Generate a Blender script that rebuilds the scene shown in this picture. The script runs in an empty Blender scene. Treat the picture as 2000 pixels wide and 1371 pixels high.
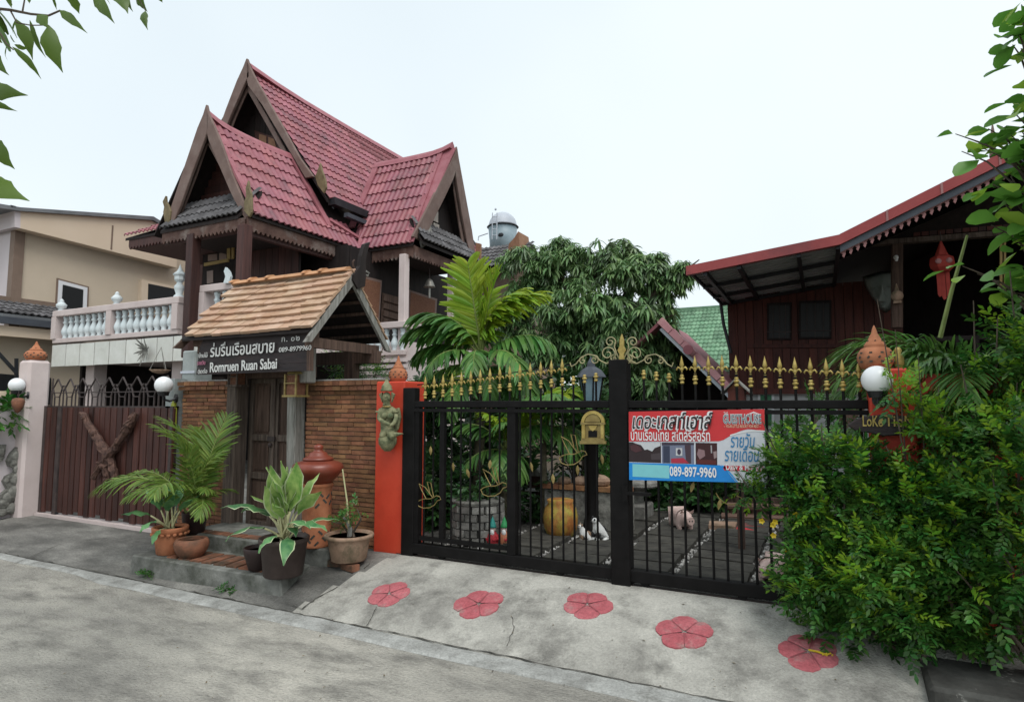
import bpy, bmesh, math, random
import numpy as np
from mathutils import Vector, Matrix, Euler, Quaternion
R = math.radians
rnd = random.Random(7)
SC = bpy.context.scene
COL = SC.collection

# ---------------------------------------------------------------- camera
FPX, YAW, PITCH, HCAM = 1200.0, R(26.6), R(4.9), 1.65
FW = Vector((-math.sin(YAW) * math.cos(PITCH), math.cos(YAW) * math.cos(PITCH), math.sin(PITCH)))
RT = Vector((math.cos(YAW), math.sin(YAW), 0))
UP = RT.cross(FW)
cam_d = bpy.data.cameras.new('camera')
cam = bpy.data.objects.new('camera', cam_d)
COL.objects.link(cam)
cam_d.sensor_width = 36.0
cam_d.lens = 36.0 * FPX / 2000.0
cam_d.clip_start = 0.05
cam_d.clip_end = 2000.0
cam.matrix_world = Matrix(((RT.x, UP.x, -FW.x, 0), (RT.y, UP.y, -FW.y, 0), (RT.z, UP.z, -FW.z, HCAM), (0, 0, 0, 1)))
SC.camera = cam

# ---------------------------------------------------------------- sky and sun (overcast)
SUN_EL, SUN_AZ = R(58), R(128)          # azimuth measured clockwise from +Y
world = bpy.data.worlds.new('World')
SC.world = world
world.use_nodes = True
wn, wl = world.node_tree.nodes, world.node_tree.links
wn.clear()
w_out = wn.new('ShaderNodeOutputWorld')
w_bg = wn.new('ShaderNodeBackground')
w_sky = wn.new('ShaderNodeTexSky')
w_sky.sky_type = 'NISHITA'
w_sky.sun_disc = False
w_sky.sun_elevation = SUN_EL
w_sky.sun_rotation = SUN_AZ
w_hs = wn.new('ShaderNodeHueSaturation')
w_hs.inputs['Saturation'].default_value = 0.5
w_mix = wn.new('ShaderNodeMixRGB')      # a cloud layer over the sky
w_mix.inputs[0].default_value = 0.86
w_tc = wn.new('ShaderNodeTexCoord')
w_nz = wn.new('ShaderNodeTexNoise')
w_nz.inputs['Scale'].default_value = 1.3
w_nz.inputs['Detail'].default_value = 3.0
w_rp = wn.new('ShaderNodeValToRGB')
w_rp.color_ramp.elements[0].position = 0.3
w_rp.color_ramp.elements[0].color = (8.3, 9.35, 10.0, 1)
w_rp.color_ramp.elements[1].position = 0.72
w_rp.color_ramp.elements[1].color = (9.9, 10.8, 11.1, 1)
wl.new(w_tc.outputs['Generated'], w_nz.inputs['Vector'])
wl.new(w_nz.outputs['Fac'], w_rp.inputs['Fac'])
wl.new(w_sky.outputs['Color'], w_hs.inputs['Color'])
wl.new(w_hs.outputs['Color'], w_mix.inputs[1])
wl.new(w_rp.outputs['Color'], w_mix.inputs[2])
wl.new(w_mix.outputs['Color'], w_bg.inputs['Color'])
w_bg.inputs['Strength'].default_value = 0.09
wl.new(w_bg.outputs['Background'], w_out.inputs['Surface'])
sun_d = bpy.data.lights.new('sun', 'SUN')
sun_d.energy = 1.5
sun_d.angle = R(35)
sun_d.color = (1.0, 0.97, 0.93)
sun = bpy.data.objects.new('sun', sun_d)
COL.objects.link(sun)
sdir = Vector((math.sin(SUN_AZ) * math.cos(SUN_EL), math.cos(SUN_AZ) * math.cos(SUN_EL), math.sin(SUN_EL)))
sun.rotation_euler = sdir.to_track_quat('Z', 'Y').to_euler()
SC.view_settings.view_transform = 'Standard'
SC.view_settings.look = 'None'
SC.view_settings.gamma = 1.0
SC.view_settings.exposure = 0.25
SC.view_settings.use_curve_mapping = False
SC.cycles.use_denoising = True
SC.cycles.max_bounces = 5
SC.cycles.diffuse_bounces = 1
SC.cycles.transparent_max_bounces = 4
SC.cycles.sample_clamp_indirect = 6.0

# ---------------------------------------------------------------- helpers
CAMP = Vector((0, 0, HCAM))
def ray(px, py):
    return FW + RT * ((px - 1000.0) / FPX) - UP * ((py - 685.5) / FPX)
def N(px, py, **k):
    """The point of the plane X=, Y= or Z= that the photograph shows at (px, py)."""
    d = ray(px, py)
    for a, i in (('X', 0), ('Y', 1), ('Z', 2)):
        if a in k:
            return CAMP + d * ((k[a] - CAMP[i]) / d[i])
def dist(p):
    return (Vector(p) - CAMP).length

WM = {}
def link(o, parent=None, M=None):
    M = M or Matrix.Identity(4)
    COL.objects.link(o)
    if parent is not None:
        o.parent = parent
        o.matrix_parent_inverse = WM[parent].inverted()
    o.matrix_basis = M
    WM[o] = M
    return o
def tag(o, label=None, cat=None, group=None, kind=None):
    if label: o['label'] = label
    if cat: o['category'] = cat
    if group: o['group'] = group
    if kind: o['kind'] = kind
    return o
def thing(name, label, cat, loc=(0, 0, 0), group=None):
    o = bpy.data.objects.new(name, None)
    o.empty_display_size = 0.1
    link(o, None, Matrix.Translation(Vector(loc)))
    return tag(o, label, cat, group)
def copy_tree(o, parent=None):
    c = o.copy()
    COL.objects.link(c)
    c.parent = parent
    for ch in list(o.children):
        copy_tree(ch, c)
    return c
def piece(name, mesh, parent, M, kind=None):
    o = bpy.data.objects.new(name, mesh)
    link(o, parent, M)
    if kind: o['kind'] = kind
    return o

class MB:
    def __init__(s):
        s.v = []; s.f = []
    def add(s, vs, fs):
        b = len(s.v)
        s.v.extend([tuple(p) for p in vs])
        s.f.extend([tuple(i + b for i in f) for f in fs])
        return s
    def box(s, x0, y0, z0, x1, y1, z1):
        vs = [(x, y, z) for z in (z0, z1) for y in (y0, y1) for x in (x0, x1)]
        return s.add(vs, [(0, 2, 3, 1), (4, 5, 7, 6), (0, 1, 5, 4), (2, 6, 7, 3), (0, 4, 6, 2), (1, 3, 7, 5)])
    def mbox(s, M, sx, sy, sz):
        vs = [M @ Vector((x * sx / 2, y * sy / 2, z * sz / 2)) for z in (-1, 1) for y in (-1, 1) for x in (-1, 1)]
        return s.add(vs, [(0, 2, 3, 1), (4, 5, 7, 6), (0, 1, 5, 4), (2, 6, 7, 3), (0, 4, 6, 2), (1, 3, 7, 5)])
    def beam(s, p, q, w, h, up=(0, 0, 1)):
        p, q = Vector(p), Vector(q)
        d = (q - p); L = d.length; d.normalize()
        u = Vector(up)
        if abs(d.dot(u)) > 0.98: u = Vector((0, 1, 0))
        sd = d.cross(u).normalized(); u = sd.cross(d)
        M = Matrix.Translation((p + q) / 2) @ Matrix((d, sd, u)).transposed().to_4x4()
        return s.mbox(M, L, w, h)
    def tube(s, pts, r, n=6, cap=True):
        pts = [Vector(p) for p in pts]
        rs = r if isinstance(r, (list, tuple)) else [r] * len(pts)
        vs = []; fs = []; last = None
        for i, p in enumerate(pts):
            a = pts[max(i - 1, 0)]; b = pts[min(i + 1, len(pts) - 1)]
            d = (b - a).normalized() if (b - a).length > 1e-9 else Vector((0, 0, 1))
            if last is None:
                t = Vector((0, 0, 1)) if abs(d.z) < 0.9 else Vector((1, 0, 0))
            else:
                t = last
            e = (t - d * t.dot(d)).normalized(); last = e
            g = d.cross(e)
            for k in range(n):
                an = 2 * math.pi * k / n
                vs.append(p + (e * math.cos(an) + g * math.sin(an)) * rs[i])
        for i in range(len(pts) - 1):
            for k in range(n):
                k2 = (k + 1) % n
                fs.append((i * n + k, i * n + k2, (i + 1) * n + k2, (i + 1) * n + k))
        if cap:
            fs.append(tuple(reversed(range(n)))); fs.append(tuple(range((len(pts) - 1) * n, len(pts) * n)))
        return s.add(vs, fs)
    def lathe(s, prof, c=(0, 0, 0), n=16, sx=1.0, sy=1.0):
        vs = []; fs = []; c = Vector(c)
        for (r, z) in prof:
            for k in range(n):
                an = 2 * math.pi * k / n
                vs.append(c + Vector((r * math.cos(an) * sx, r * math.sin(an) * sy, z)))
        m = len(prof)
        for i in range(m - 1):
            for k in range(n):
                k2 = (k + 1) % n
                fs.append((i * n + k, i * n + k2, (i + 1) * n + k2, (i + 1) * n + k))
        if prof[0][0] > 1e-4: fs.append(tuple(reversed(range(n))))
        if prof[-1][0] > 1e-4: fs.append(tuple(range((m - 1) * n, m * n)))
        return s.add(vs, fs)
    def prism(s, poly, ext):
        poly = [Vector(p) for p in poly]; e = Vector(ext); n = len(poly)
        nrm = Vector((0, 0, 0))
        for i in range(n):
            nrm += poly[i].cross(poly[(i + 1) % n])
        if nrm.dot(e) > 0: poly = poly[::-1]
        vs = poly + [p + e for p in poly]
        fs = [tuple(range(n)), tuple(reversed(range(n, 2 * n)))]
        for i in range(n):
            j = (i + 1) % n
            fs.append((j, i, i + n, j + n))
        return s.add(vs, fs)
    def ball(s, c, r, n=10, m=7, sx=1, sy=1, sz=1):
        prof = [(r * math.sin(math.pi * i / m) if 0 < i < m else 0.0, -r * math.cos(math.pi * i / m) * sz) for i in range(m + 1)]
        return s.lathe(prof, c, n, sx, sy)
    def mesh(s, name, mat=None, smooth=False):
        me = bpy.data.meshes.new(name)
        me.from_pydata(s.v, [], s.f)
        if smooth:
            me.polygons.foreach_set('use_smooth', [True] * len(me.polygons))
        if mat is not None: me.materials.append(mat)
        me.update()
        return me

def obj(name, mb, mat, parent=None, label=None, smooth=False, kind=None, M=None, bevel=0):
    me = mb.mesh(name, mat, smooth) if isinstance(mb, MB) else mb
    o = bpy.data.objects.new(name, me)
    link(o, parent, M)
    if label: o['label'] = label
    if kind: o['kind'] = kind
    if bevel:
        b = o.modifiers.new('bevel', 'BEVEL'); b.width = bevel; b.segments = 1; b.limit_method = 'ANGLE'
    return o
def fix_normals(me):
    bm = bmesh.new(); bm.from_mesh(me); bmesh.ops.recalc_face_normals(bm, faces=bm.faces); bm.to_mesh(me); bm.free()
def unit_box(name, mat, bev=0.0):
    me = MB().box(-.5, -.5, -.5, .5, .5, .5).mesh(name, mat)
    return me
def TRS(loc, rot=(0, 0, 0), sc=(1, 1, 1)):
    if not hasattr(sc, '__len__'): sc = (sc, sc, sc)
    return Matrix.Translation(Vector(loc)) @ Euler(rot).to_matrix().to_4x4() @ Matrix.Diagonal((*sc, 1))
def frame(o, u, v, w=None):
    u, v = Vector(u), Vector(v)
    w = Vector(w) if w is not None else u.cross(v)
    return Matrix.Translation(Vector(o)) @ Matrix((u, v, w)).transposed().to_4x4()

def skin(name, mat, verts, edges, radii, parent=None, M=None, sub=2, root=0, label=None):
    """One continuous body grown round a jointed skeleton."""
    me = bpy.data.meshes.new(name)
    me.from_pydata([tuple(v) for v in verts], edges, [])
    me.materials.append(mat)
    o = bpy.data.objects.new(name, me)
    link(o, parent, M)
    o.modifiers.new('skin', 'SKIN').use_smooth_shade = True
    sv = me.skin_vertices[0].data
    for i, r in enumerate(radii):
        sv[i].radius = (r, r) if not hasattr(r, '__len__') else r
        sv[i].use_root = (i == root)
    s = o.modifiers.new('sub', 'SUBSURF'); s.levels = sub; s.render_levels = sub
    if label: o['label'] = label
    return o

# ---------------------------------------------------------------- materials
def mat(name, c1, c2=None, scale=4.0, rough=0.8, bump=0.0, bscale=None, metal=0.0, var=0.0, hue=0.0, island=0.0,
        stretch=(1, 1, 1), spec=0.4, c3=None, c3scale=1.2, c3lo=0.5, c3hi=0.68, coat=0.0, detail=5.0, trans=0.0, local=False, bdist=0.01, grit=None):
    m = bpy.data.materials.new(name)
    m.use_nodes = True
    nd, ln = m.node_tree.nodes, m.node_tree.links
    bs = nd['Principled BSDF']
    out = nd['Material Output']
    if local:
        tc = nd.new('ShaderNodeTexCoord'); src = tc.outputs['Object']
    else:
        tc = nd.new('ShaderNodeNewGeometry'); src = tc.outputs['Position']
    mp = nd.new('ShaderNodeMapping'); mp.inputs['Scale'].default_value = stretch
    ln.new(src, mp.inputs['Vector'])
    nz = nd.new('ShaderNodeTexNoise'); nz.inputs['Scale'].default_value = scale; nz.inputs['Detail'].default_value = detail
    nz.inputs['Roughness'].default_value = 0.62
    ln.new(mp.outputs['Vector'], nz.inputs['Vector'])
    rp = nd.new('ShaderNodeValToRGB')
    rp.color_ramp.elements[0].position = 0.34; rp.color_ramp.elements[1].position = 0.66
    rp.color_ramp.elements[0].color = (*c1, 1); rp.color_ramp.elements[1].color = (*(c2 or c1), 1)
    ln.new(nz.outputs['Fac'], rp.inputs['Fac'])
    col = rp.outputs['Color']
    if c3 is not None:
        n3 = nd.new('ShaderNodeTexNoise'); n3.inputs['Scale'].default_value = c3scale; n3.inputs['Detail'].default_value = 7
        n3.inputs['Roughness'].default_value = 0.68
        ln.new(mp.outputs['Vector'], n3.inputs['Vector'])
        r3 = nd.new('ShaderNodeValToRGB'); r3.color_ramp.elements[0].position = c3lo; r3.color_ramp.elements[1].position = c3hi
        ln.new(n3.outputs['Fac'], r3.inputs['Fac'])
        mx = nd.new('ShaderNodeMixRGB'); ln.new(r3.outputs['Color'], mx.inputs[0]); ln.new(col, mx.inputs[1])
        mx.inputs[2].default_value = (*c3, 1); col = mx.outputs['Color']
    if grit:
        ng = nd.new('ShaderNodeTexNoise'); ng.inputs['Scale'].default_value = grit[0]; ng.inputs['Detail'].default_value = 3; ng.inputs['Roughness'].default_value = 0.8
        ln.new(src, ng.inputs['Vector'])
        mg = nd.new('ShaderNodeMapRange'); mg.inputs['From Min'].default_value = .32; mg.inputs['From Max'].default_value = .68
        mg.inputs['To Min'].default_value = 1 - grit[1]; mg.inputs['To Max'].default_value = 1 + grit[1]
        ln.new(ng.outputs['Fac'], mg.inputs['Value'])
        mm = nd.new('ShaderNodeVectorMath'); mm.operation = 'SCALE'
        ln.new(col, mm.inputs[0]); ln.new(mg.outputs['Result'], mm.inputs['Scale']); col = mm.outputs['Vector']
    if var or hue or island:
        hs = nd.new('ShaderNodeHueSaturation')
        if island:
            ge = nd.new('ShaderNodeNewGeometry'); ro = ge.outputs['Random Per Island']
        else:
            oi = nd.new('ShaderNodeObjectInfo'); ro = oi.outputs['Random']
        k = island or var
        mr = nd.new('ShaderNodeMapRange'); mr.inputs['To Min'].default_value = 1 - k; mr.inputs['To Max'].default_value = 1 + k
        ln.new(ro, mr.inputs['Value']); ln.new(mr.outputs['Result'], hs.inputs['Value'])
        if hue:
            ma = nd.new('ShaderNodeMath'); ma.operation = 'MULTIPLY'; ma.inputs[1].default_value = 7.31
            fr = nd.new('ShaderNodeMath'); fr.operation = 'FRACT'
            mh = nd.new('ShaderNodeMapRange'); mh.inputs['To Min'].default_value = 0.5 - hue; mh.inputs['To Max'].default_value = 0.5 + hue
            ln.new(ro, ma.inputs[0]); ln.new(ma.outputs[0], fr.inputs[0]); ln.new(fr.outputs[0], mh.inputs['Value'])
            ln.new(mh.outputs['Result'], hs.inputs['Hue'])
        ln.new(col, hs.inputs['Color']); col = hs.outputs['Color']
    ln.new(col, bs.inputs['Base Color'])
    bs.inputs['Roughness'].default_value = rough
    bs.inputs['Metallic'].default_value = metal
    bs.inputs['Specular IOR Level'].default_value = spec
    if coat: bs.inputs['Coat Weight'].default_value = coat
    if bump:
        nb = nd.new('ShaderNodeTexNoise'); nb.inputs['Scale'].default_value = bscale or scale * 6; nb.inputs['Detail'].default_value = 6
        ln.new(mp.outputs['Vector'], nb.inputs['Vector'])
        bp = nd.new('ShaderNodeBump'); bp.inputs['Strength'].default_value = bump; bp.inputs['Distance'].default_value = bdist
        ln.new(nb.outputs['Fac'], bp.inputs['Height']); ln.new(bp.outputs['Normal'], bs.inputs['Normal'])
    if trans:
        tr = nd.new('ShaderNodeBsdfTranslucent'); ln.new(col, tr.inputs['Color'])
        mxs = nd.new('ShaderNodeMixShader'); mxs.inputs[0].default_value = trans
        ln.new(bs.outputs['BSDF'], mxs.inputs[1]); ln.new(tr.outputs['BSDF'], mxs.inputs[2])
        ln.new(mxs.outputs['Shader'], out.inputs['Surface'])
    return m
def leafmat(name, a, b, var=0.3, rough=0.4, trans=0.3, spec=0.4, hue=0.022):
    return mat(name, a, b, scale=2.2, rough=rough, island=var, hue=hue, trans=trans, spec=spec, detail=3)
def glassmat(name, c, rough=0.05):
    m = bpy.data.materials.new(name); m.use_nodes = True
    b = m.node_tree.nodes['Principled BSDF']
    b.inputs['Base Color'].default_value = (*c, 1); b.inputs['Roughness'].default_value = rough
    b.inputs['Specular IOR Level'].default_value = 0.6
    return m

M_ = {}
M_['road'] = mat('road_concrete', (.25, .238, .212), (.56, .525, .455), .75, .92, .9, 60, c3=(.15, .142, .126), c3scale=3.6, c3lo=.46, c3hi=.74, stretch=(.6, 1.25, 1), detail=15, bdist=.03, grit=(55, .2))
M_['apron'] = mat('apron_concrete', (.28, .268, .24), (.53, .51, .455), 1.4, .92, .8, 70, c3=(.095, .09, .08), c3scale=3.4, c3lo=.46, c3hi=.78, detail=14, bdist=.015, grit=(60, .17))
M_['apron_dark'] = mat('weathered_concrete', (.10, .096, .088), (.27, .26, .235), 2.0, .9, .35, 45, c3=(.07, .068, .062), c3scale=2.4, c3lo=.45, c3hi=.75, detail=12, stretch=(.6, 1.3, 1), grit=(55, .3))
M_['gutter'] = mat('gutter_cement', (.29, .288, .27), (.43, .43, .405), 3, .9, .5, 60, c3=(.15, .145, .13), c3scale=5, c3lo=.46, c3hi=.74, grit=(60, .25))
M_['step'] = mat('step_concrete', (.12, .122, .11), (.27, .27, .245), 5, .92, .5, 50, c3=(.045, .05, .035), c3scale=3.2, c3lo=.45, c3hi=.72)
M_['kerb'] = mat('shade_painted_kerb_concrete', (.035, .034, .03), (.10, .098, .088), 4, .92, .6, 50, c3=(.42, .41, .37), c3scale=3.2, c3lo=.60, c3hi=.68)  # dark base carries the kerb's shadow in its colour; pale patches are real
M_['crack'] = mat('crack_dirt', (.045, .042, .036), (.09, .085, .07), 20, 1)
M_['soil'] = mat('soil', (.06, .045, .03), (.12, .09, .06), 8, 1, .6, 40)
M_['gravel'] = mat('gravel', (.30, .29, .27), (.55, .53, .5), 10, .9, island=.35)
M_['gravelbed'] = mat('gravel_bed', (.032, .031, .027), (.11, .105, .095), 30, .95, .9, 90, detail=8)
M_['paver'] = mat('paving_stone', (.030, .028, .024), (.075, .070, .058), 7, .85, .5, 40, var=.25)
M_['brick'] = mat('brick', (.175, .073, .036), (.29, .138, .068), 9, .88, .6, 60, var=.30, hue=.012, c3=(.13, .07, .042), c3scale=2.2, c3lo=.5, c3hi=.8)
M_['mortar'] = mat('mortar', (.10, .066, .042), (.18, .12, .08), 20, .95, .5, 80)
M_['claytile'] = mat('clay_tile', (.44, .26, .16), (.56, .38, .265), 4, .85, .3, 40, var=.09, hue=.006, c3=(.66, .50, .38), c3scale=3, c3lo=.5, c3hi=.75)
M_['ridgeclay'] = mat('ridge_clay', (.46, .22, .105), (.55, .31, .165), 6, .8, .3, 40, var=.12)
M_['redtile'] = mat('red_roof_tile', (.265, .075, .092), (.35, .125, .148), 2.5, .45, .15, 40, var=.15, hue=.008, c3=(.10, .050, .058), c3scale=2.2, c3lo=.50, c3hi=.76)
M_['redtrim'] = mat('red_roof_trim', (.31, .095, .115), (.39, .155, .175), 3, .6, .1, c3=(.25, .07, .085), c3scale=2, c3lo=.5, c3hi=.8)
M_['greytile'] = mat('grey_roof_tile', (.07, .066, .068), (.15, .145, .15), 4, .8, .3, 30, var=.25)
M_['barge'] = mat('weathered_bargeboard', (.155, .098, .082), (.215, .148, .126), 2.5, .75, .25, 40, c3=(.25, .195, .172), c3scale=3, c3lo=.52, c3hi=.8)
M_['finial'] = mat('aged_gilt_wood', (.13, .098, .048), (.23, .18, .095), 8, .7, .3)
M_['darkwood'] = mat('dark_red_wood', (.040, .0145, .0115), (.078, .030, .024), 3, .6, .3, 30, stretch=(6, 6, .6), var=.3)
M_['blackwood'] = mat('near_black_wood', (.010, .0065, .006), (.024, .0155, .014), 3, .8, .3, 30, stretch=(5, 5, .6), var=.25)
M_['trimwood'] = mat('scalloped_trim_wood', (.075, .036, .028), (.15, .085, .066), 4, .8, .4, 40, c3=(.27, .225, .20), c3scale=2.5, c3lo=.5, c3hi=.72)
M_['redwood'] = mat('red_stained_wood', (.056, .0125, .0085), (.115, .028, .017), 3, .6, .25, 25, stretch=(7, 7, .5), var=.25)
M_['greywood'] = mat('grey_aged_wood', (.19, .185, .165), (.36, .35, .32), 4, .9, .5, 40, stretch=(7, 7, .6), c3=(.10, .09, .075), c3scale=3)
M_['oldwood'] = mat('old_door_wood', (.052, .030, .022), (.125, .078, .058), 4, .85, .5, 40, stretch=(8, 8, .6), var=.2)
M_['oldwoodl'] = mat('worn_frame_wood', (.070, .050, .040), (.17, .130, .105), 4, .9, .6, 40, stretch=(8, 8, .5), c3=(.04, .028, .022), c3scale=3)
M_['pinkwhite'] = mat('pinkish_white_paint', (.60, .50, .475), (.68, .58, .555), 2, .75, .1, 30, c3=(.46, .38, .355), c3scale=1.4, c3lo=.55, c3hi=.9)
M_['baluster'] = mat('pale_blue_white_paint', (.60, .68, .70), (.74, .79, .80), 6, .6, .1, c3=(.42, .46, .46), c3scale=5, c3lo=.6, c3hi=.85)
M_['fascia'] = mat('cream_panel', (.66, .66, .60), (.76, .76, .71), 3, .7, .1, 30, var=.06, c3=(.5, .49, .43), c3scale=2, c3lo=.58, c3hi=.85)
M_['beige'] = mat('beige_wall', (.60, .50, .38), (.66, .55, .425), .7, .85, .05, c3=(.52, .425, .32), c3scale=.5, c3lo=.5, c3hi=.85)
M_['beigel'] = mat('pale_beige_band', (.70, .56, .42), (.74, .60, .46), .8, .8)
M_['lilac'] = mat('lilac_white_paint', (.62, .55, .56), (.68, .61, .62), 1, .8)
M_['brownpaint'] = mat('brown_paint', (.20, .14, .105), (.24, .17, .13), 3, .7)
M_['metalgrey'] = mat('grey_metal_roofing', (.16, .17, .18), (.25, .26, .27), 2, .5, metal=.3)
M_['redpaint'] = mat('red_orange_paint', (.54, .046, .020), (.64, .072, .032), 2, .55, .12, 40, c3=(.40, .040, .018), c3scale=1.5, c3lo=.56, c3hi=.85)
M_['black'] = mat('black_gate_paint', (.005, .0045, .0045), (.010, .009, .009), 8, .5, .05, spec=.15)
M_['gold'] = mat('gold_paint', (.36, .26, .07), (.52, .40, .13), 20, .5, .1, metal=.35)
M_['dullgold'] = mat('tarnished_gold', (.20, .145, .05), (.33, .25, .09), 16, .5, .2, metal=.3)
M_['scroll'] = mat('greenish_gold_iron', (.30, .27, .15), (.45, .40, .22), 12, .5, metal=.3)
M_['slat'] = mat('gate_slat_wood', (.036, .0125, .0095), (.080, .028, .020), 3, .55, .25, 30, stretch=(6, 6, .5), var=.42)
M_['irondark'] = mat('rusty_dark_iron', (.035, .026, .026), (.075, .055, .05), 10, .6)
M_['terracotta'] = mat('terracotta', (.36, .125, .058), (.50, .20, .10), 7, .85, .3, 50, c3=(.12, .075, .042), c3scale=5, c3lo=.50, c3hi=.78)
M_['terrawet'] = mat('dark_weathered_terracotta', (.20, .075, .04), (.30, .13, .075), 6, .75, .3, 50, c3=(.055, .042, .028), c3scale=5, c3lo=.40, c3hi=.66)
M_['jar'] = mat('glazed_red_jar', (.17, .038, .022), (.26, .062, .036), 5, .32, .05, spec=.5)
M_['bowl'] = mat('stained_bowl_clay', (.27, .17, .115), (.40, .27, .19), 8, .85, .4, 40, c3=(.085, .08, .045), c3scale=6, c3lo=.48, c3hi=.7)
M_['plasticpot'] = mat('dark_plastic_pot', (.050, .034, .030), (.072, .052, .046), 10, .55)
M_['blackpot'] = mat('black_red_pot', (.02, .012, .012), (.04, .02, .018), 10, .5)
M_['globe'] = mat('white_globe', (.84, .85, .86), (.86, .87, .88), 3, .25, spec=.5)
M_['blackplastic'] = mat('black_plastic', (.01, .01, .012), (.016, .016, .018), 10, .4)
M_['stonegreen'] = mat('mossy_green_statue', (.16, .165, .085), (.31, .30, .17), 18, .8, .4, 60, c3=(.085, .11, .055), c3scale=14, c3lo=.45, c3hi=.65)
M_['stonegrey'] = mat('carved_grey_stone', (.09, .088, .078), (.27, .265, .235), 12, .9, .8, 50)
M_['cement'] = mat('grey_cement_post', (.28, .31, .30), (.40, .43, .42), 4, .9, .3, 40)
M_['trunk'] = mat('bark', (.07, .052, .038), (.14, .11, .085), 14, .95, .8, 40, stretch=(1, 1, .4))
M_['palmtrunk'] = mat('palm_stem', (.10, .085, .055), (.20, .175, .12), 14, .9, .5, 40)
M_['stem'] = mat('green_stem', (.16, .21, .055), (.25, .30, .09), 10, .6)
M_['palestem'] = mat('pale_leaf_stalk', (.44, .42, .22), (.56, .54, .31), 10, .6)
M_['mango'] = leafmat('mango_leaf', (.11, .21, .075), (.235, .37, .145), .4, .4, .34, .5)
M_['palm'] = leafmat('palm_leaflet', (.065, .175, .036), (.13, .29, .066), .35, .38, .32)
M_['palmlight'] = leafmat('yellow_green_palm', (.21, .36, .022), (.34, .47, .04), .22, .42, .42)
M_['areca'] = leafmat('areca_leaflet', (.11, .20, .028), (.22, .32, .065), .35, .4, .35)
M_['shrub'] = leafmat('shrub_leaf', (.028, .102, .018), (.082, .205, .036), .55, .34, .3)
M_['shrubl'] = leafmat('young_shrub_leaf', (.16, .34, .022), (.27, .46, .04), .35, .36, .4)
M_['vine'] = leafmat('round_leaf', (.062, .19, .026), (.125, .30, .05), .35, .4, .42)
M_['vinel'] = leafmat('young_round_leaf', (.21, .38, .04), (.29, .46, .06), .25, .4, .45)
M_['broad'] = leafmat('dark_broad_leaf', (.022, .062, .018), (.052, .12, .035), .4, .32, .2)
M_['overleaf'] = leafmat('tree_leaf', (.055, .115, .018), (.105, .19, .03), .35, .4, .35)
M_['agla'] = mat('variegated_leaf', (.15, .32, .07), (.42, .56, .18), 12, .4, trans=.35, var=.28, detail=3, stretch=(1, 1, .6))
M_['aglad'] = mat('dark_variegated_leaf', (.06, .19, .075), (.16, .34, .13), 12, .38, trans=.25, var=.25, detail=3)
M_['leafedge'] = mat('pale_leaf_margin', (.42, .50, .28), (.5, .56, .34), 10, .5)
M_['pinkflower'] = mat('pink_painted_flower', (.37, .085, .098), (.47, .140, .155), 4, .8, .2, 60, c3=(.30, .19, .175), c3scale=8, c3lo=.53, c3hi=.72, grit=(50, .25))
M_['pinkline'] = mat('flower_groove', (.24, .06, .07), (.30, .08, .09), 8, .9)
M_['yellow'] = mat('yellow_petal', (.75, .52, .03), (.85, .66, .06), 10, .5, trans=.3)
M_['signwood'] = mat('black_sign_board', (.013, .009, .010), (.033, .022, .022), 4, .6, .3, 30, stretch=(.7, 5, 6), c3=(.055, .022, .020), c3scale=3, c3lo=.55, c3hi=.75)
M_['chalk'] = mat('white_lettering', (.62, .62, .60), (.74, .74, .72), 30, .8)
M_['chalkpink'] = mat('pink_lettering', (.50, .18, .28), (.55, .2, .3), 30, .8)
M_['window'] = glassmat('dark_window_glass', (.006, .007, .008), .55)
M_['glassblue'] = glassmat('lantern_glass', (.18, .27, .33), .1)
M_['whiteframe'] = mat('white_window_frame', (.78, .78, .80), (.8, .8, .82), 3, .4)
M_['rattan'] = mat('rattan_panel', (.13, .052, .028), (.22, .10, .056), 40, .8, .5, 150)
M_['redroof'] = mat('painted_red_sheet', (.29, .045, .045), (.36, .068, .066), 2, .45, .05, c3=(.21, .045, .048), c3scale=1.5)
M_['sheetunder'] = mat('corrugated_underside', (.34, .36, .37), (.46, .48, .49), 3, .6)
M_['steel'] = mat('dark_steel', (.018, .020, .024), (.034, .037, .042), 6, .45, metal=.2)
M_['bluedark'] = mat('slate_blue_fascia', (.055, .062, .078), (.075, .085, .10), 3, .6)
M_['pinktrim'] = mat('pinkish_carved_trim', (.30, .14, .135), (.36, .18, .175), 6, .7)
M_['lanternred'] = mat('red_cloth_lantern', (.27, .028, .020), (.36, .045, .03), 6, .75)
M_['silver'] = mat('dome_grey', (.46, .49, .54), (.56, .59, .64), 2, .5)
M_['domeblue'] = mat('tank_blue_grey', (.25, .33, .37), (.34, .42, .46), 3, .5)
M_['greenroof'] = mat('green_roof_tile', (.105, .22, .125), (.19, .32, .20), 4, .7, .2, island=.25)
M_['orangeclay'] = mat('orange_verge_board', (.25, .13, .075), (.34, .19, .115), 4, .8)
M_['bronze'] = mat('grey_bell_metal', (.20, .19, .17), (.30, .28, .25), 8, .45, metal=.6)
M_['stoneface'] = mat('pale_green_stone', (.17, .20, .18), (.26, .29, .26), 7, .9, .4, 40)
M_['pig'] = mat('pink_pig_paint', (.62, .43, .38), (.75, .57, .51), 8, .6, .1)
M_['whitepaint'] = mat('white_glossy_paint', (.74, .74, .72), (.8, .8, .78), 8, .4)
M_['blackgloss'] = mat('black_glossy_paint', (.012, .012, .014), (.02, .02, .022), 8, .35)
M_['orangepot'] = mat('streaked_orange_jar', (.30, .105, .025), (.42, .19, .05), 6, .6, .2, stretch=(1, 1, .5), c3=(.36, .29, .05), c3scale=7, c3lo=.44, c3hi=.58, grit=(25, .3))
M_['stonewhite'] = mat('pale_stone_blocks', (.15, .145, .13), (.30, .29, .265), 14, .9, .5, 50, var=.35)
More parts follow.
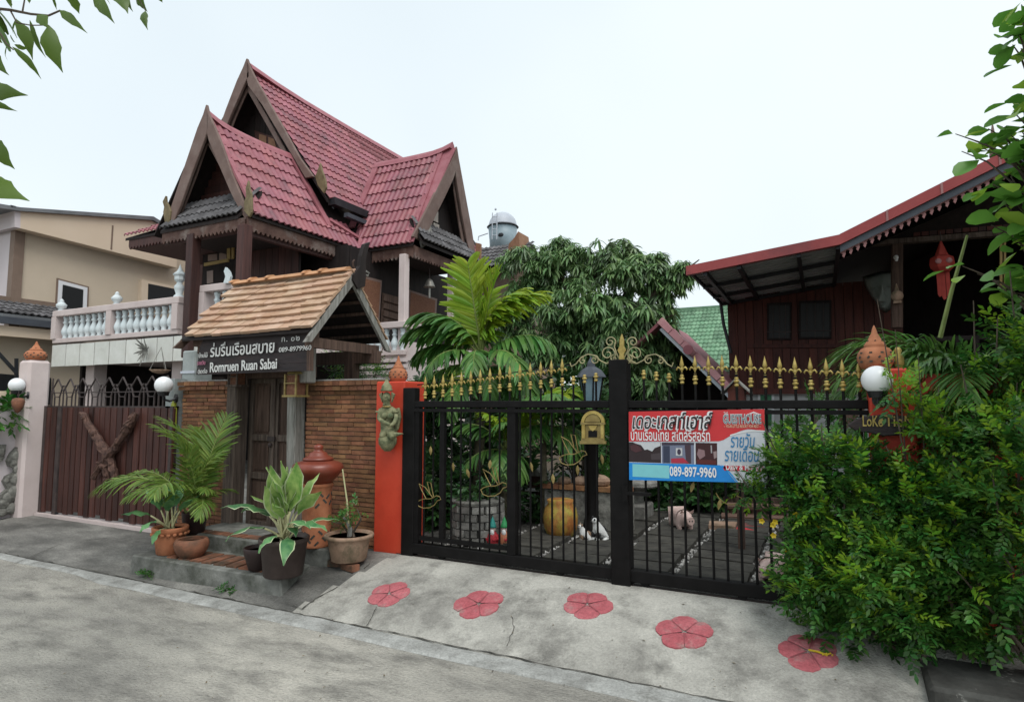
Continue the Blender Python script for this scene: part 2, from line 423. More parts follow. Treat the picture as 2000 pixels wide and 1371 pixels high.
M_['whitewall'] = mat('white_ground_wall', (.52, .53, .53), (.60, .61, .60), 2, .8)
M_['greenpaint'] = mat('green_paint', (.035, .16, .075), (.05, .22, .10), 6, .5)
M_['redmat'] = mat('red_mat', (.55, .03, .04), (.62, .05, .06), 20, .9)
M_['woodbrown'] = mat('brown_bench_wood', (.10, .055, .038), (.19, .115, .085), 4, .7, .3, 30, stretch=(.6, 6, 6), var=.2)
def flat(name, c, rough=.5):
    return mat(name, tuple(x * .95 for x in c), c, 30, rough)

# ---------------------------------------------------------------- fast joined meshes and plant builders
def fast_mesh(name, tv, tf, mats, materials, mi=None, smooth=False):
    """Many transformed copies of a template joined into one mesh, built with numpy."""
    tv = np.asarray(tv, float)
    A = np.array([np.array(m) for m in mats]); n, k = len(A), len(tv)
    V = (np.einsum('nij,kj->nki', A[:, :3, :3], tv) + A[:, None, :3, 3]).reshape(-1, 3)
    sizes = np.array([len(f) for f in tf]); flat_ = np.concatenate([np.array(f) for f in tf])
    loops = (flat_[None, :] + (np.arange(n) * k)[:, None]).reshape(-1)
    tot = np.tile(sizes, n); start = np.concatenate([[0], np.cumsum(tot)[:-1]])
    me = bpy.data.meshes.new(name)
    me.vertices.add(len(V)); me.vertices.foreach_set('co', V.reshape(-1))
    me.loops.add(len(loops)); me.loops.foreach_set('vertex_index', loops.astype(np.int32))
    me.polygons.add(len(tot)); me.polygons.foreach_set('loop_start', start.astype(np.int32)); me.polygons.foreach_set('loop_total', tot.astype(np.int32))
    for m in materials: me.materials.append(m)
    if mi is not None: me.polygons.foreach_set('material_index', np.tile(np.array(mi), n).astype(np.int32))
    if smooth: me.polygons.foreach_set('use_smooth', np.ones(len(tot), bool))
    me.update(calc_edges=True); me.validate()
    return me
class LM(MB):
    """A mesh builder that remembers which material each face takes."""
    def __init__(s):
        super().__init__(); s.mi = []
    def mark(s, i):
        s.mi += [i] * (len(s.f) - len(s.mi)); return s
    def mesh(s, name, mats, smooth=False):
        me = super().mesh(name, None, smooth)
        for m in mats: me.materials.append(m)
        me.polygons.foreach_set('material_index', s.mi)
        return me
def blade(mb, o, d, up, L, w, droop, nseg=3, fold=.25, prof=None):
    """A leaf strip from o along d, drooping, folded along its midrib."""
    o = Vector(o); d = Vector(d).normalized(); up = Vector(up)
    s = d.cross(up)
    if s.length < 1e-4: s = d.cross(Vector((1, 0, 0)))
    s.normalize(); base = len(mb.v); p = o.copy()
    for i in range(nseg + 1):
        f = i / nseg
        ww = w * (prof[i] if prof else math.sin(math.pi * min(.97, (.12 + .83 * f))) ** .8) / 2
        n = s.cross(d).normalized()
        mb.v += [tuple(p - s * ww + n * ww * fold), tuple(p), tuple(p + s * ww + n * ww * fold)]
        if i < nseg:
            d = (d + Vector((0, 0, -droop / nseg))).normalized()
            p = p + d * (L / nseg)
    for i in range(nseg):
        b = base + 3 * i
        mb.f += [(b, b + 1, b + 4, b + 3), (b + 1, b + 2, b + 5, b + 4)]
def frond_mesh(name, seed, mats, L=1.0, a0=70, a1=-10, n=26, ll=.32, lw=.03, ldroop=.5, ang=55, start=.18, vee=.35, rr=.008, nseg=3):
    g = random.Random(seed); mb = LM(); pts = []; p = Vector((0, 0, 0)); N_ = 14
    for i in range(N_ + 1):
        pts.append(p.copy()); a = R(a0 + (a1 - a0) * (i / N_) ** 1.3)
        p = p + Vector((math.cos(a), 0, math.sin(a))) * (L / N_)
    mb.tube(pts, [rr * (1.3 - 1.1 * i / N_) for i in range(N_ + 1)], 4).mark(0)
    for i in range(n):
        f = start + (1 - start) * (i + .5) / n; q = f * N_; k = min(int(q), N_ - 1); o = pts[k].lerp(pts[k + 1], q - k)
        tg = (pts[k + 1] - pts[k]).normalized(); nr = Vector((0, 1, 0)).cross(tg) * -1
        pr = math.sin(math.pi * (.16 + .78 * ((f - start) / (1 - start)))) ** .7
        an = R(ang * (1 - .45 * (f - start) / (1 - start)) + g.uniform(-6, 6))
        for sd in (-1, 1):
            d = tg * math.cos(an) + Vector((0, sd, 0)) * math.sin(an) + nr * (vee + g.uniform(-.1, .1))
            blade(mb, o, d, nr, ll * pr * g.uniform(.85, 1.1), lw * (.6 + .5 * pr), ldroop * g.uniform(.7, 1.3), nseg)
    mb.mark(1)
    return mb.mesh(name, mats)
def palm(name, label, cat, base, fronds, variants, trunk=None, group=None):
    """fronds: (azimuth deg, tilt deg, scale, variant, offset); each frond is a part."""
    t = thing(name, label, cat, base, group)
    b = Vector(base)
    for (az, tilt, s, v, off) in fronds:
        M = Matrix.Translation(b + Vector(off)) @ Matrix.Rotation(R(az), 4, 'Z') @ Matrix.Rotation(R(-tilt), 4, 'Y') @ Matrix.Rotation(rnd.uniform(-.25, .25), 4, 'X') @ Matrix.Diagonal((s, s, s, 1))
        piece('frond', variants[v], t, M)
    return t
def big_leaf(name, seed, mats, stalk=.25, L=.45, w=.14, a0=75, a1=10, nseg=7, margin=True, tw=0.0):
    """A stalked arching leaf (stalk + blade + pale margin) as one mesh."""
    g = random.Random(seed); mb = LM(); pts = []; p = Vector((0, 0, 0))
    for i in range(6):
        pts.append(p.copy()); a = R(a0 - (a0 - a1) * .25 * i / 5); p = p + Vector((math.cos(a), 0, math.sin(a))) * (stalk / 5)
    mb.tube(pts, [.014 - .0012 * i for i in range(6)], 5).mark(0)
    p = pts[-1]; base = len(mb.v); W = [0, .55, .9, 1.0, .92, .7, .36, .02]
    for i in range(nseg + 1):
        f = i / nseg; a = R(a0 - (a0 - a1) * (.25 + .75 * f)); d = Vector((math.cos(a), 0, math.sin(a))); nr = Vector((-d.z, 0, d.x))
        ww = w * W[i] / 2; wv = .016 * math.sin(i * 2.1 + seed); sv = Vector((0, 1, 0)) * math.cos(tw * f * 2) + nr * math.sin(tw * f * 2); nr = d.cross(sv) * -1
        for (s, k) in ((-1, .42), (-.86, .34), (0, 0), (.86, .34), (1, .42)):
            mb.v.append(tuple(p + sv * (s * ww) + nr * (k * ww * .62 + wv * s * (1 if s > 0 else -.6))))
        p = p + d * (L / nseg)
    for i in range(nseg):
        b = base + 5 * i
        for j in range(4):
            mb.f.append((b + j, b + j + 1, b + j + 6, b + j + 5)); mb.mi.append(2 if margin and j in (0, 3) else 1)
    return mb.mesh(name, mats, True)
def twig_template(seed, n=9, L=.16, ll=.045, lw=.021, droop=.35, tri=False):
    """A little spray of leaves along +X."""
    g = random.Random(seed); mb = MB()
    for i in range(n):
        f = (i + .7) / n; sd = (-1, 1)[i % 2]
        an = R(g.uniform(35, 70)) if i < n - 1 else 0
        d = Vector((math.cos(an), sd * math.sin(an), g.uniform(-.15, .35)))
        blade(mb, (L * f, 0, -.02 * f * f), d, (0, 0, 1), ll * g.uniform(.75, 1.2), lw * g.uniform(.8, 1.15), droop * g.uniform(.5, 1.4), 2, .2, prof=[.3, 1.0, .05])
    return mb
def orient(p, d, s, roll=None):
    d = Vector(d).normalized()
    q = d.to_track_quat('X', 'Z')
    M = Matrix.Translation(Vector(p)) @ q.to_matrix().to_4x4() @ Matrix.Rotation(rnd.uniform(-.7, .7) if roll is None else roll, 4, 'X')
    return M @ Matrix.Diagonal((s, s, s, 1))
def blob_points(blobs, n, g, shell=.6, clumps=9):
    out = []; W = [b[1][0] * b[1][1] + b[1][1] * b[1][2] + b[1][0] * b[1][2] for b in blobs]; T = sum(W)
    for b, w in zip(blobs, W):
        c, r = Vector(b[0]), b[1]
        subs = []                                    # a lobe is a heap of smaller clumps with gaps between them
        for _ in range(clumps):
            v = Vector((g.gauss(0, 1), g.gauss(0, 1), g.gauss(0, 1))).normalized(); k = g.uniform(.55, 1.0)
            subs.append((c + Vector((v.x * r[0], v.y * r[1], v.z * r[2])) * k, g.uniform(.26, .46)))
        for _ in range(max(1, int(n * w / T))):
            v = Vector((g.gauss(0, 1), g.gauss(0, 1), g.gauss(0, 1))).normalized()
            if g.random() < shell and subs:
                q, k = subs[g.randrange(len(subs))]
                if v.z < -.2 and g.random() < .6: v.z = -v.z
                k *= g.uniform(.8, 1.08)
                p = q + Vector((v.x * r[0], v.y * r[1], v.z * r[2])) * k
                d = (v + (q - c).normalized() * .35 + Vector((0, 0, .1))).normalized()
            else:
                p = c + Vector((v.x * r[0], v.y * r[1], v.z * r[2])) * (g.random() ** .5 * .92); d = v
            out.append((p, d))
    return out
def shrub(name, label, cat, base, blobs, n, tmpl, m, s=(.8, 1.2), nparts=120, pname='leafy_twig', young=None, yfrac=.1, group=None, stems=None, seed=1, shell=.6, droop=0.0, stem_r=.012, crown='foliage', stem_mat=None, noisy=.4, kill=None):
    """A plant: woody stems, the nearest sprays as parts, the rest as one mass of foliage."""
    g = random.Random(seed)
    t = thing(name, label, cat, base, group)
    pts = blob_points(blobs, n, g, shell)
    if kill: pts = [p for p in pts if not kill(p[0])]
    pts.sort(key=lambda q: dist(q[0]))
    me = [tm_.mesh(pname, m) for tm_ in tmpl]
    ym = [tm_.mesh(pname, young) for tm_ in tmpl] if young else me
    rest = [[] for _ in tmpl]; yrest = []
    for i, (p, d) in enumerate(pts):
        d = (d + Vector((g.gauss(0, noisy), g.gauss(0, noisy), g.gauss(0, noisy) - droop))).normalized()
        M = orient(p, d, g.uniform(*s)); k = g.randrange(len(tmpl))
        top = (g.random() < yfrac * (.25 + 2.6 * max(0, d.z))) if young else False
        if i < nparts: piece(pname, (ym if top else me)[k], t, M)
        elif top: yrest.append(M)
        else: rest[k].append(M)
    for k, L in enumerate(rest):
        if not L: continue
        o = bpy.data.objects.new(crown, fast_mesh(crown, tmpl[k].v, tmpl[k].f, L, [m])); link(o, t); o['kind'] = 'stuff'
    if yrest:
        o = bpy.data.objects.new('young_' + crown, fast_mesh('young_' + crown, tmpl[0].v, tmpl[0].f, yrest, [young])); link(o, t); o['kind'] = 'stuff'
    b0 = Vector(base)
    for i, (c, r) in enumerate(blobs if stems is None else stems):
        c = Vector(c); q = b0 + Vector((g.uniform(-.05, .05), g.uniform(-.05, .05), 0))
        mid = q.lerp(c, .5) + Vector((g.uniform(-.08, .08), g.uniform(-.08, .08), .05))
        obj('stem', MB().tube([q, mid, c, c + (c - mid) * .5], [stem_r, stem_r * .8, stem_r * .55, stem_r * .25], 6), stem_mat or M_['trunk'], t)
    return t

# ================================================================ GROUND
def smooth(a, b, x):
    t = min(1, max(0, (x - a) / (b - a))); return t * t * (3 - 2 * t)
def RZ(x, y):
    H = .13 + .125 * smooth(-6.3, -3.6, x)
    t = min(1, max(0, (y - 3.68) / 1.08))
    return H * (1 - (1 - t) ** 1.45) + .003
def on_ramp(px, py):
    z = .1
    for _ in range(8):
        p = N(px, py, Z=z); z = RZ(p.x, p.y)
    return N(px, py, Z=z)
def sheet(name, x0, x1, y0, y1, z, m):
    o = obj(name, MB().add([(x0, y0, z), (x1, y0, z), (x1, y1, z), (x0, y1, z)], [(0, 1, 2, 3)]), m, kind='structure')
    return o
sheet('ground', -400, 400, -400, 400, -.03, M_['soil'])
sheet('road', -60, 40, -12, 3.72, 0, M_['road'])
mb = MB(); nx, ny = 300, 18
for j in range(ny + 1):
    for i in range(nx + 1):
        x = -16 + 20 * i / nx; y = 3.66 + 1.10 * j / ny
        mb.v.append((x, y, RZ(x, y) + (.004 * math.sin(x * 5.1) * math.sin(y * 7.3) if 0 < j < ny else 0)))
for j in range(ny):
    for i in range(nx):
        a = j * (nx + 1) + i; mb.f.append((a, a + 1, a + nx + 2, a + nx + 1))
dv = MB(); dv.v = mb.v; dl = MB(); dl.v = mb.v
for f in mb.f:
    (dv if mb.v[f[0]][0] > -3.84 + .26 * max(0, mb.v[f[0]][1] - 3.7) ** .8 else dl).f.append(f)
obj('driveway_ramp', dv, M_['apron'], smooth=True, kind='structure')
obj('side_ramp', dl, M_['apron_dark'], smooth=True, kind='structure')
# pale cement gutter strip along the foot of the ramp, in separate pours
mb = MB(); xs = [-16 + .5 * i for i in range(38)]
rows = []
for x in xs:
    j = rnd.uniform(-.012, .012); w = .14 if x > -6.5 else .07
    y1 = 3.675 + j; y0 = y1 - w + rnd.uniform(-.015, .015)
    rows.append(((x, y0 - .03, .001), (x, y0, .012), (x, y1, .016)))
for r in rows: mb.v.extend(r)
for i in range(len(rows) - 1):
    for k in range(2):
        a = i * 3 + k; mb.f.append((a, a + 3, a + 4, a + 1))
obj('gutter_strip', mb, M_['gutter'], kind='structure')
def ribbon(mb, pts, w):
    prev = None; base = len(mb.v); n = len(pts)
    for i, p in enumerate(pts):
        a = pts[max(i - 1, 0)]; b = pts[min(i + 1, n - 1)]
        d = (b - a); d.z = 0; d.normalize(); s = Vector((-d.y, d.x, 0)) * (w * rnd.uniform(.35, 1.2) / 2)
        mb.v.extend([tuple(p - s), tuple(p + s)])
    for i in range(n - 1):
        k = base + 2 * i; mb.f.append((k, k + 2, k + 3, k + 1))
def jag(a, b, n, j):
    a, b = Vector(a), Vector(b); o = []
    for i in range(n + 1):
        p = a.lerp(b, i / n)
        if 0 < i < n: p += Vector((rnd.uniform(-j, j), rnd.uniform(-j, j), 0))
        o.append(p)
    return o
mb = MB()
ribbon(mb, [Vector((x, 3.69 + rnd.uniform(-.012, .012), .019)) for x in np.arange(-8.5, 1.2, .06)], .016)
for pl in ([(590, 1190), (615, 1170), (650, 1152), (680, 1130), (712, 1112), (722, 1100)], [(560, 1178), (590, 1190)], [(990, 1262), (1003, 1230), (1000, 1205)],
           [(735, 1185), (727, 1205), (715, 1222)], [(30, 1100), (120, 1062), (215, 1050)]):
    P = [on_ramp(*q) + Vector((0, 0, .004)) for q in pl]
    L = []
    for i in range(len(P) - 1): L += jag(P[i], P[i + 1], 5, .008)[(1 if i else 0):]
    ribbon(mb, L, .014 if len(pl) > 3 else .007)
obj('crack', mb, M_['crack'], kind='structure')
sheet('carport_floor', -16, -4.9, 4.76, 12.5, .135, M_['apron_dark'])
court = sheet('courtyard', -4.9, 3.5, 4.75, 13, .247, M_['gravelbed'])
# low planter kerb in the near right corner
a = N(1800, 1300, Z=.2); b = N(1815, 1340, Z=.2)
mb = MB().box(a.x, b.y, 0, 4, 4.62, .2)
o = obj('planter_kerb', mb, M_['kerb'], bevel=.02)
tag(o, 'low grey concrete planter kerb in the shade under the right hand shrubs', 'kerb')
# paving stones of the courtyard
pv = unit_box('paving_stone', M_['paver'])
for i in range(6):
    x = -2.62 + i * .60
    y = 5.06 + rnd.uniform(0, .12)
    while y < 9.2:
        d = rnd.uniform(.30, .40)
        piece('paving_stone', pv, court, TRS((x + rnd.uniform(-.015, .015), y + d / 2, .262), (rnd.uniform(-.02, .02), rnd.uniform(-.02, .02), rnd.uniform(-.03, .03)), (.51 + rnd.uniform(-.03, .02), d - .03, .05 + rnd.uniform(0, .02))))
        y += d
# pale gravel, concentrated between the rows of stones and along the gate
def pebble():
    bm = bmesh.new(); bmesh.ops.create_icosphere(bm, subdivisions=1, radius=1)
    v = np.array([p.co[:] for p in bm.verts]); f = np.array([[q.index for q in p.verts] for p in bm.faces]); bm.free()
    return v, f
def scatter(tv, tf, mats):
    """Join many transformed copies of one little template (numpy)."""
    tv = np.asarray(tv, float); A = np.array([np.array(m) for m in mats])
    V = np.einsum('nij,kj->nki', A[:, :3, :3], tv) + A[:, None, :3, 3]
    n, k = len(mats), len(tv)
    return V.reshape(-1, 3), [tuple(int(i) + b * k for i in f) for b in range(n) for f in tf]
def scatter_mesh(name, tv, tf, mats, m, smooth=False):
    V, F = scatter(tv, tf, mats)
    me = bpy.data.meshes.new(name); me.from_pydata(V.tolist(), [], F); me.materials.append(m)
    if smooth: me.polygons.foreach_set('use_smooth', [True] * len(me.polygons))
    return me
pvv, pff = pebble(); ms = []
for _ in range(2600):
    if rnd.random() < .55:
        i = rnd.randint(0, 6); x = -2.92 + i * .6 + rnd.gauss(0, .035); y = rnd.uniform(4.95, 9)
    elif rnd.random() < .7:
        x = rnd.uniform(-3.3, .6); y = 4.88 + abs(rnd.gauss(0, .11))
    else:
        x = rnd.uniform(-3.6, -2.2); y = rnd.uniform(4.9, 6.2)
    s = rnd.uniform(.009, .021)
    ms.append(TRS((x, y, .252 + s * .3), (rnd.random() * 6, rnd.random() * 6, rnd.random() * 6), (s * 1.2, s, s * .7)))
o = bpy.data.objects.new('gravel', scatter_mesh('gravel', pvv, pff, ms, M_['gravel'])); link(o); tag(o, 'pale gravel scattered between the courtyard paving stones', 'gravel', kind='stuff')
# small debris and fallen leaves on the road and ramp
lv = [(-.5, 0, 0), (0, -.22, .06), (.5, 0, .02), (0, .22, .1)]; ms = []
for _ in range(150):
    px, py = rnd.uniform(40, 1650), rnd.uniform(1130, 1368); p = on_ramp(px, py)
    s = rnd.uniform(.008, .028); ms.append(TRS(p + Vector((0, 0, .006)), (rnd.uniform(-.3, .3), rnd.uniform(-.3, .3), rnd.random() * 6), s))
o = bpy.data.objects.new('leaf_litter', scatter_mesh('leaf_litter', lv, [(0, 1, 2, 3)], ms, mat('dry_leaf', (.06, .045, .025), (.20, .15, .08), 30, .9, island=.4))); link(o); tag(o, 'scraps of dry leaf lying on road and ramp', 'leaf litter', kind='stuff')

# painted flowers on the ramp: five raised petals each
FL = [((760, 1161), .172, .3, 'pink painted flower on the ramp nearest the red gate pillar'),
      ((935, 1181), .188, .9, 'pink painted flower on the ramp second from the red gate pillar'),
      ((1147, 1182), .185, 0, 'pink painted flower on the ramp straight below the gate\'s middle post'),
      ((1337, 1237), .18, .5, 'pink painted flower lowest on the ramp, below the banner'),
      ((1580, 1275), .188, .75, 'darker pink painted flower with a yellow pistil at the foot of the shrubs')]
for k, (c, r, a0, lab) in enumerate(FL):
    p = on_ramp(*c)
    t = thing('painted_flower', lab, 'painted flower', p, 'pink flowers painted along the ramp')
    for q in range(5):
        a = a0 + q * 2 * math.pi / 5; hw = math.pi / 5 - .012
        prof = []
        pr_ = rnd.uniform(.88, 1.06)
        for i in range(13):
            th = -hw + 2 * hw * i / 12
            rr = r * pr_ * (1.0 - .16 * abs(i - 6) ** 2.2 / 6 ** 2.2 + rnd.uniform(-.02, .02))
            prof.append((math.cos(a + th) * rr, math.sin(a + th) * rr))
        pts = [(math.cos(a) * .012, math.sin(a) * .012)] + prof
        mid = [(x * .55, y * .55) for x, y in prof]
        mb = MB(); n = len(prof)
        def Z(x, y, h): return Vector((p.x + x, p.y + y, RZ(p.x + x, p.y + y) + h))
        mb.v = [tuple(Z(*pts[0], .005))] + [tuple(Z(x, y, .014 if 1 < i < n - 2 else .008)) for i, (x, y) in enumerate(mid)] + [tuple(Z(x, y, .006)) for x, y in prof] + [tuple(Z(x, y, -.01)) for x, y in prof]
        for i in range(n - 1):
            mb.f += [(0, 1 + i, 2 + i), (1 + i, 1 + n + i, 2 + n + i, 2 + i), (1 + n + i, 1 + 2 * n + i, 2 + 2 * n + i, 2 + n + i)]
        obj('petal', mb, M_['pinkflower'], t)
        gm = MB(); e = a + math.pi / 5
        ribbon(gm, [Z(math.cos(e) * s, math.sin(e) * s, .009) for s in (.01, r * .35, r * .7)], .012)
        obj('groove', gm, M_['pinkline'], t)
    if k == 4:
        gm = MB().tube([Z(0, 0, .012), Z(.05, -.02, .022), Z(.10, -.03, .016)], .006, 5)
        for i in range(6): gm.ball(Z(.075 + .01 * i, -.028 + rnd.uniform(-.012, .012), .022), .006, 5, 4)
        obj('pistil', gm, M_['yellow'], t)

# ================================================================ LEFT GATE, PILLAR AND SIDE WALL
Yg = 4.78
t = thing('gate_pillar', 'tall pinkish white gate pillar at the left end of the wooden slat gate', 'pillar', (-9.81, 4.68, 0))
mb = MB().box(-9.95, 4.55, 0, -9.68, 4.83, 2.25)
obj('shaft', mb, M_['pinkwhite'], t, bevel=.035)
FIN = [(.10, 0), (.17, .01), (.205, .06), (.222, .11), (.21, .16), (.17, .205), (.125, .225), (.135, .235), (.115, .26), (.085, .29), (.06, .33), (.05, .345), (.038, .36), (.026, .40), (.012, .43), (0, .445)]
def finial(name, label, loc, s, m, zs=1.0):
    t = thing(name, label, 'finial', loc, 'pierced terracotta finials on the gate pillars')
    loc = Vector(loc)
    obj('jar_body', MB().lathe([(r * s, z * s * zs) for r, z in FIN], loc, 20), m, t, smooth=True)
    hb = MB()
    for row, (zz, rr, n, sz) in enumerate(((.075, .212, 10, .024), (.118, .222, 11, .022), (.162, .207, 10, .022), (.285, .092, 6, .014))):
        for i in range(n):
            a = 2 * math.pi * (i + .5 * row) / n
            M = TRS(loc + Vector((math.cos(a) * rr * s, math.sin(a) * rr * s, zz * s * zs)), (0, math.pi / 2, 0), 1)
            M = Matrix.Translation(loc + Vector((math.cos(a) * rr * s, math.sin(a) * rr * s, zz * s * zs))) @ Matrix.Rotation(a, 4, 'Z') @ Matrix.Rotation(math.pi / 4 * (row % 2), 4, 'X')
            hb.mbox(M, .012 * s, sz * s * 1.5, sz * s)
    obj('pierced_hole', hb, M_['crack'], t)
    return t
finial('pillar_finial', 'pierced terracotta jar finial on top of the pinkish white pillar', (-9.815, 4.69, 2.25), .62, M_['terracotta'])
# side wall running from the pillar to the street
t = thing('side_wall', 'lilac white side wall running from the left pillar towards the street', 'wall', (-10.3, 3, 0))
obj('wall_panel', MB().box(-10.08, -2, 0, -9.90, 4.55, 1.74), M_['lilac'], t)
obj('coping', MB().box(-10.12, -2, 1.74, -9.86, 4.55, 1.82), M_['beigel'], t)
def globe_lamp(label, c, r, wall, mount):
    """A white ball on a cup, held by an arm with a round plate on `mount`."""
    c = Vector(c); w = Vector(wall)
    t = thing('globe_lamp', label, 'lamp', c, 'white globe lamps on the gate pillars')
    obj('globe', MB().ball(c, r, 24, 14), M_['globe'], t, smooth=True)
    obj('cup', MB().lathe([(r * .55, -r * 1.25), (r * .62, -r * .95), (r * .66, -r * .78)], c, 16), M_['blackplastic'], t)
    a = c + Vector((0, 0, -r * 1.2)); b = w
    obj('arm', MB().tube([a, a + Vector((0, 0, -r * .45)), a.lerp(b, .5) + Vector((0, 0, -r * .5)), b], r * .14, 8), M_['blackplastic'], t)
    d = (b - a); d.z = 0; d.normalize()
    obj('wall_plate', MB().tube([b - d * .015, b + d * .012], r * .5, 16), M_['blackplastic'], t)
    return t
globe_lamp('white globe lamp on black bracket at the left edge, on the pinkish white pillar', N(33, 752, X=-9.76), .096, N(55, 772, X=-9.70), None)
# carved stone reliefs leaning on the side wall
def relief(label, poly, x, seed, bumps):
    t = thing('carved_stone_relief', label, 'carving', N(*poly[0], X=x), 'carved stone reliefs against the left wall')
    P = [N(u, v, X=x) for u, v in poly]
    mb = MB().prism(P, (-.09, 0, 0))
    g = random.Random(seed)
    for (u, v, r) in bumps:
        c = N(u, v, X=x)
        mb.ball(c, r, 9, 6, .5, 1, 1)
    o = obj('carved_slab', mb, M_['stonegrey'], t, smooth=False)
    return t
relief('mossy grey carved stone relief of a rearing animal beside the left pillar',
       [(-6, 1010), (30, 1000), (37, 960), (46, 905), (49, 880), (46, 868), (36, 872), (24, 884), (16, 900), (19, 910), (30, 914), (30, 922), (14, 930), (8, 940), (12, 948), (16, 955), (4, 965), (-10, 970)], -9.82, 1,
       [(36, 890, .075), (30, 903, .05), (39, 915, .08), (34, 935, .09), (22, 930, .045), (14, 938, .035), (30, 960, .09), (18, 972, .08), (8, 985, .07), (22, 992, .08), (4, 1000, .06), (34, 975, .05)])
relief('square carved stone tile with a face at the far left edge', [(-12, 868), (13, 868), (10, 884), (6, 900), (-12, 904)], -9.84, 2, [(0, 885, .06), (4, 893, .03), (6, 880, .03)])

# sliding gate of dark wooden slats
t = thing('slat_gate', 'dark brown wooden slat sliding gate with iron lattice on top', 'gate', (-8.2, Yg, .17))
sl = unit_box('slat', M_['slat'])
x = -9.62; i = 0
while x < -6.95:
    w = rnd.uniform(.092, .112); b = .20 if i % 4 else .185
    if i in (6, 10, 14): b = .235
    h = 1.60 - b
    if i != 2:
        piece('slat', sl, t, TRS((x + w / 2, Yg + rnd.uniform(-.004, .004), b + h / 2), (0, rnd.uniform(-.006, .006), 0), (w, .024, h)))
    x += w + (.019 if i % 4 else .030); i += 1
obj('gate_frame', MB().box(-9.66, Yg + .02, 1.575, -6.9, Yg + .06, 1.62).box(-9.66, Yg + .02, .30, -6.9, Yg + .055, .34).box(-9.66, Yg + .02, .9, -6.9, Yg + .055, .94).box(-9.66, Yg - .02, .16, -9.60, Yg + .05, 1.62).box(-6.95, Yg - .02, .16, -6.9, Yg + .05, 1.62).box(-9.32, Yg - .022, .14, -9.24, Yg + .02, 1.6), M_['irondark'], t)
obj('wheel', MB().tube([(-9.28, Yg - .02, .165), (-9.28, Yg + .02, .165)], .055, 14), M_['blackplastic'], t)
lat = MB(); n = 9; x0, x1 = -9.6, -6.95; st = (x1 - x0) / n
for i in range(n):
    xa = x0 + i * st; xm = xa + st / 2; xb = xa + st
    z0, z1, z2, z3, z4 = 1.62, 1.74, 1.82, 1.90, 1.99
    for p, q in (((xa, z0), (xa, z2)), ((xa, z2), (xm, z4)), ((xm, z4), (xb, z2)), ((xa + .02, z3), (xa + .09, z1)), ((xb - .02, z3), (xb - .09, z1)), ((xa + .09, z1), (xb - .09, z1)), ((xm - .06, z0), (xm - .06, z1)), ((xm + .06, z0), (xm + .06, z1))):
        lat.beam((p[0], Yg + .03, p[1]), (q[0], Yg + .03, q[1]), .012, .016, (0, 1, 0))
lat.beam((x0, Yg + .03, 1.80), (x1, Yg + .03, 1.80), .012, .012, (0, 1, 0))
obj('lattice', lat, M_['irondark'], t)
obj('gate_spike', MB().tube([(x0 + .02, Yg + .03, 1.62), (x0 + .02, Yg + .03, 2.0)], .01, 6), M_['irondark'], t)
o = obj('gate_track', MB().box(-9.66, 4.72, .08, -6.95, 4.85, .17), M_['pinkwhite']); tag(o, 'pale pinkish concrete track under the wooden slat gate', 'gate track')
M_['drift'] = mat('reddish_driftwood', (.045, .022, .017), (.14, .075, .055), 14, .8, .9, 50)
# driftwood hung on the slats
t = thing('driftwood', 'twisted driftwood branch hung across the wooden slat gate', 'driftwood', N(205, 880, Y=4.72))
def PW(L, y): return [N(u, v, Y=y) for u, v in L]
for nm, L, rr in (('branch', [(161, 808), (172, 824), (186, 848), (200, 872), (212, 892), (222, 914), (226, 934)], [.03, .055, .05, .055, .07, .045, .03]),
                  ('branch', [(264, 808), (255, 826), (243, 846), (230, 868), (214, 888), (198, 908), (183, 934)], [.03, .06, .045, .05, .07, .05, .035]),
                  ('branch', [(214, 890), (208, 912), (211, 936)], [.05, .04, .02])):
    P = PW(L, 4.715)
    Q = []; RR = []
    for i in range(len(P) - 1):
        for s in range(3):
            f = s / 3; Q.append(P[i].lerp(P[i + 1], f) + Vector((rnd.uniform(-.012, .012), rnd.uniform(-.01, .01), rnd.uniform(-.012, .012)))); RR.append((rr[i] * (1 - f) + rr[i + 1] * f) * rnd.uniform(.7, 1.15))
    Q.append(P[-1]); RR.append(rr[-1])
    mb = MB().tube(Q, RR, 7)
    for s in range(4):                                    # gnarled strands and burls winding along the limb
        a = s * 1.6; W_ = []
        for i, (p, r) in enumerate(zip(Q, RR)):
            a += rnd.uniform(.1, .9); W_.append(p + Vector((math.cos(a) * r * .95, -abs(math.sin(a)) * r * .8, math.sin(a) * r * .4)))
        mb.tube(W_, [.016 * rnd.uniform(.6, 1.3) for _ in W_], 5)
    for _ in range(5):
        k = rnd.randrange(len(Q)); mb.ball(Q[k] + Vector((rnd.uniform(-.03, .03), -.03, rnd.uniform(-.03, .03))), rnd.uniform(.02, .04), 6, 5)
    obj(nm, mb, M_['drift'], t)
# cement utility post behind the brick wall with the second globe
t = thing('cement_post', 'square grey cement post rising behind the left brick wall', 'post', (-6.95, 5.0, .15))
obj('shaft', MB().box(-7.04, 4.95, .13, -6.80, 5.2, 2.30), M_['cement'], t, bevel=.015)
obj('narrow_base', MB().box(-7.10, 4.80, .13, -6.94, 4.945, 1.95), M_['cement'], t)
obj('strap', MB().box(-7.05, 4.94, 2.02, -6.79, 4.955, 2.05), M_['silver'], t)
o = obj('surfboard', MB().prism([N(u, v, Y=4.78) for u, v in [(333, 830), (332, 810), (334, 790), (339, 778), (341, 800), (340, 830)]], (0, .03, 0)), mat('lime_paint', (.36, .40, .04), (.42, .46, .06), 5, .5)); tag(o, 'narrow lime yellow board leaning by the cement post', 'board')
globe_lamp('white globe lamp on black bracket between the slat gate and the brick wall', N(320, 752, Y=4.66), .101, N(344, 778, Y=4.79), None)

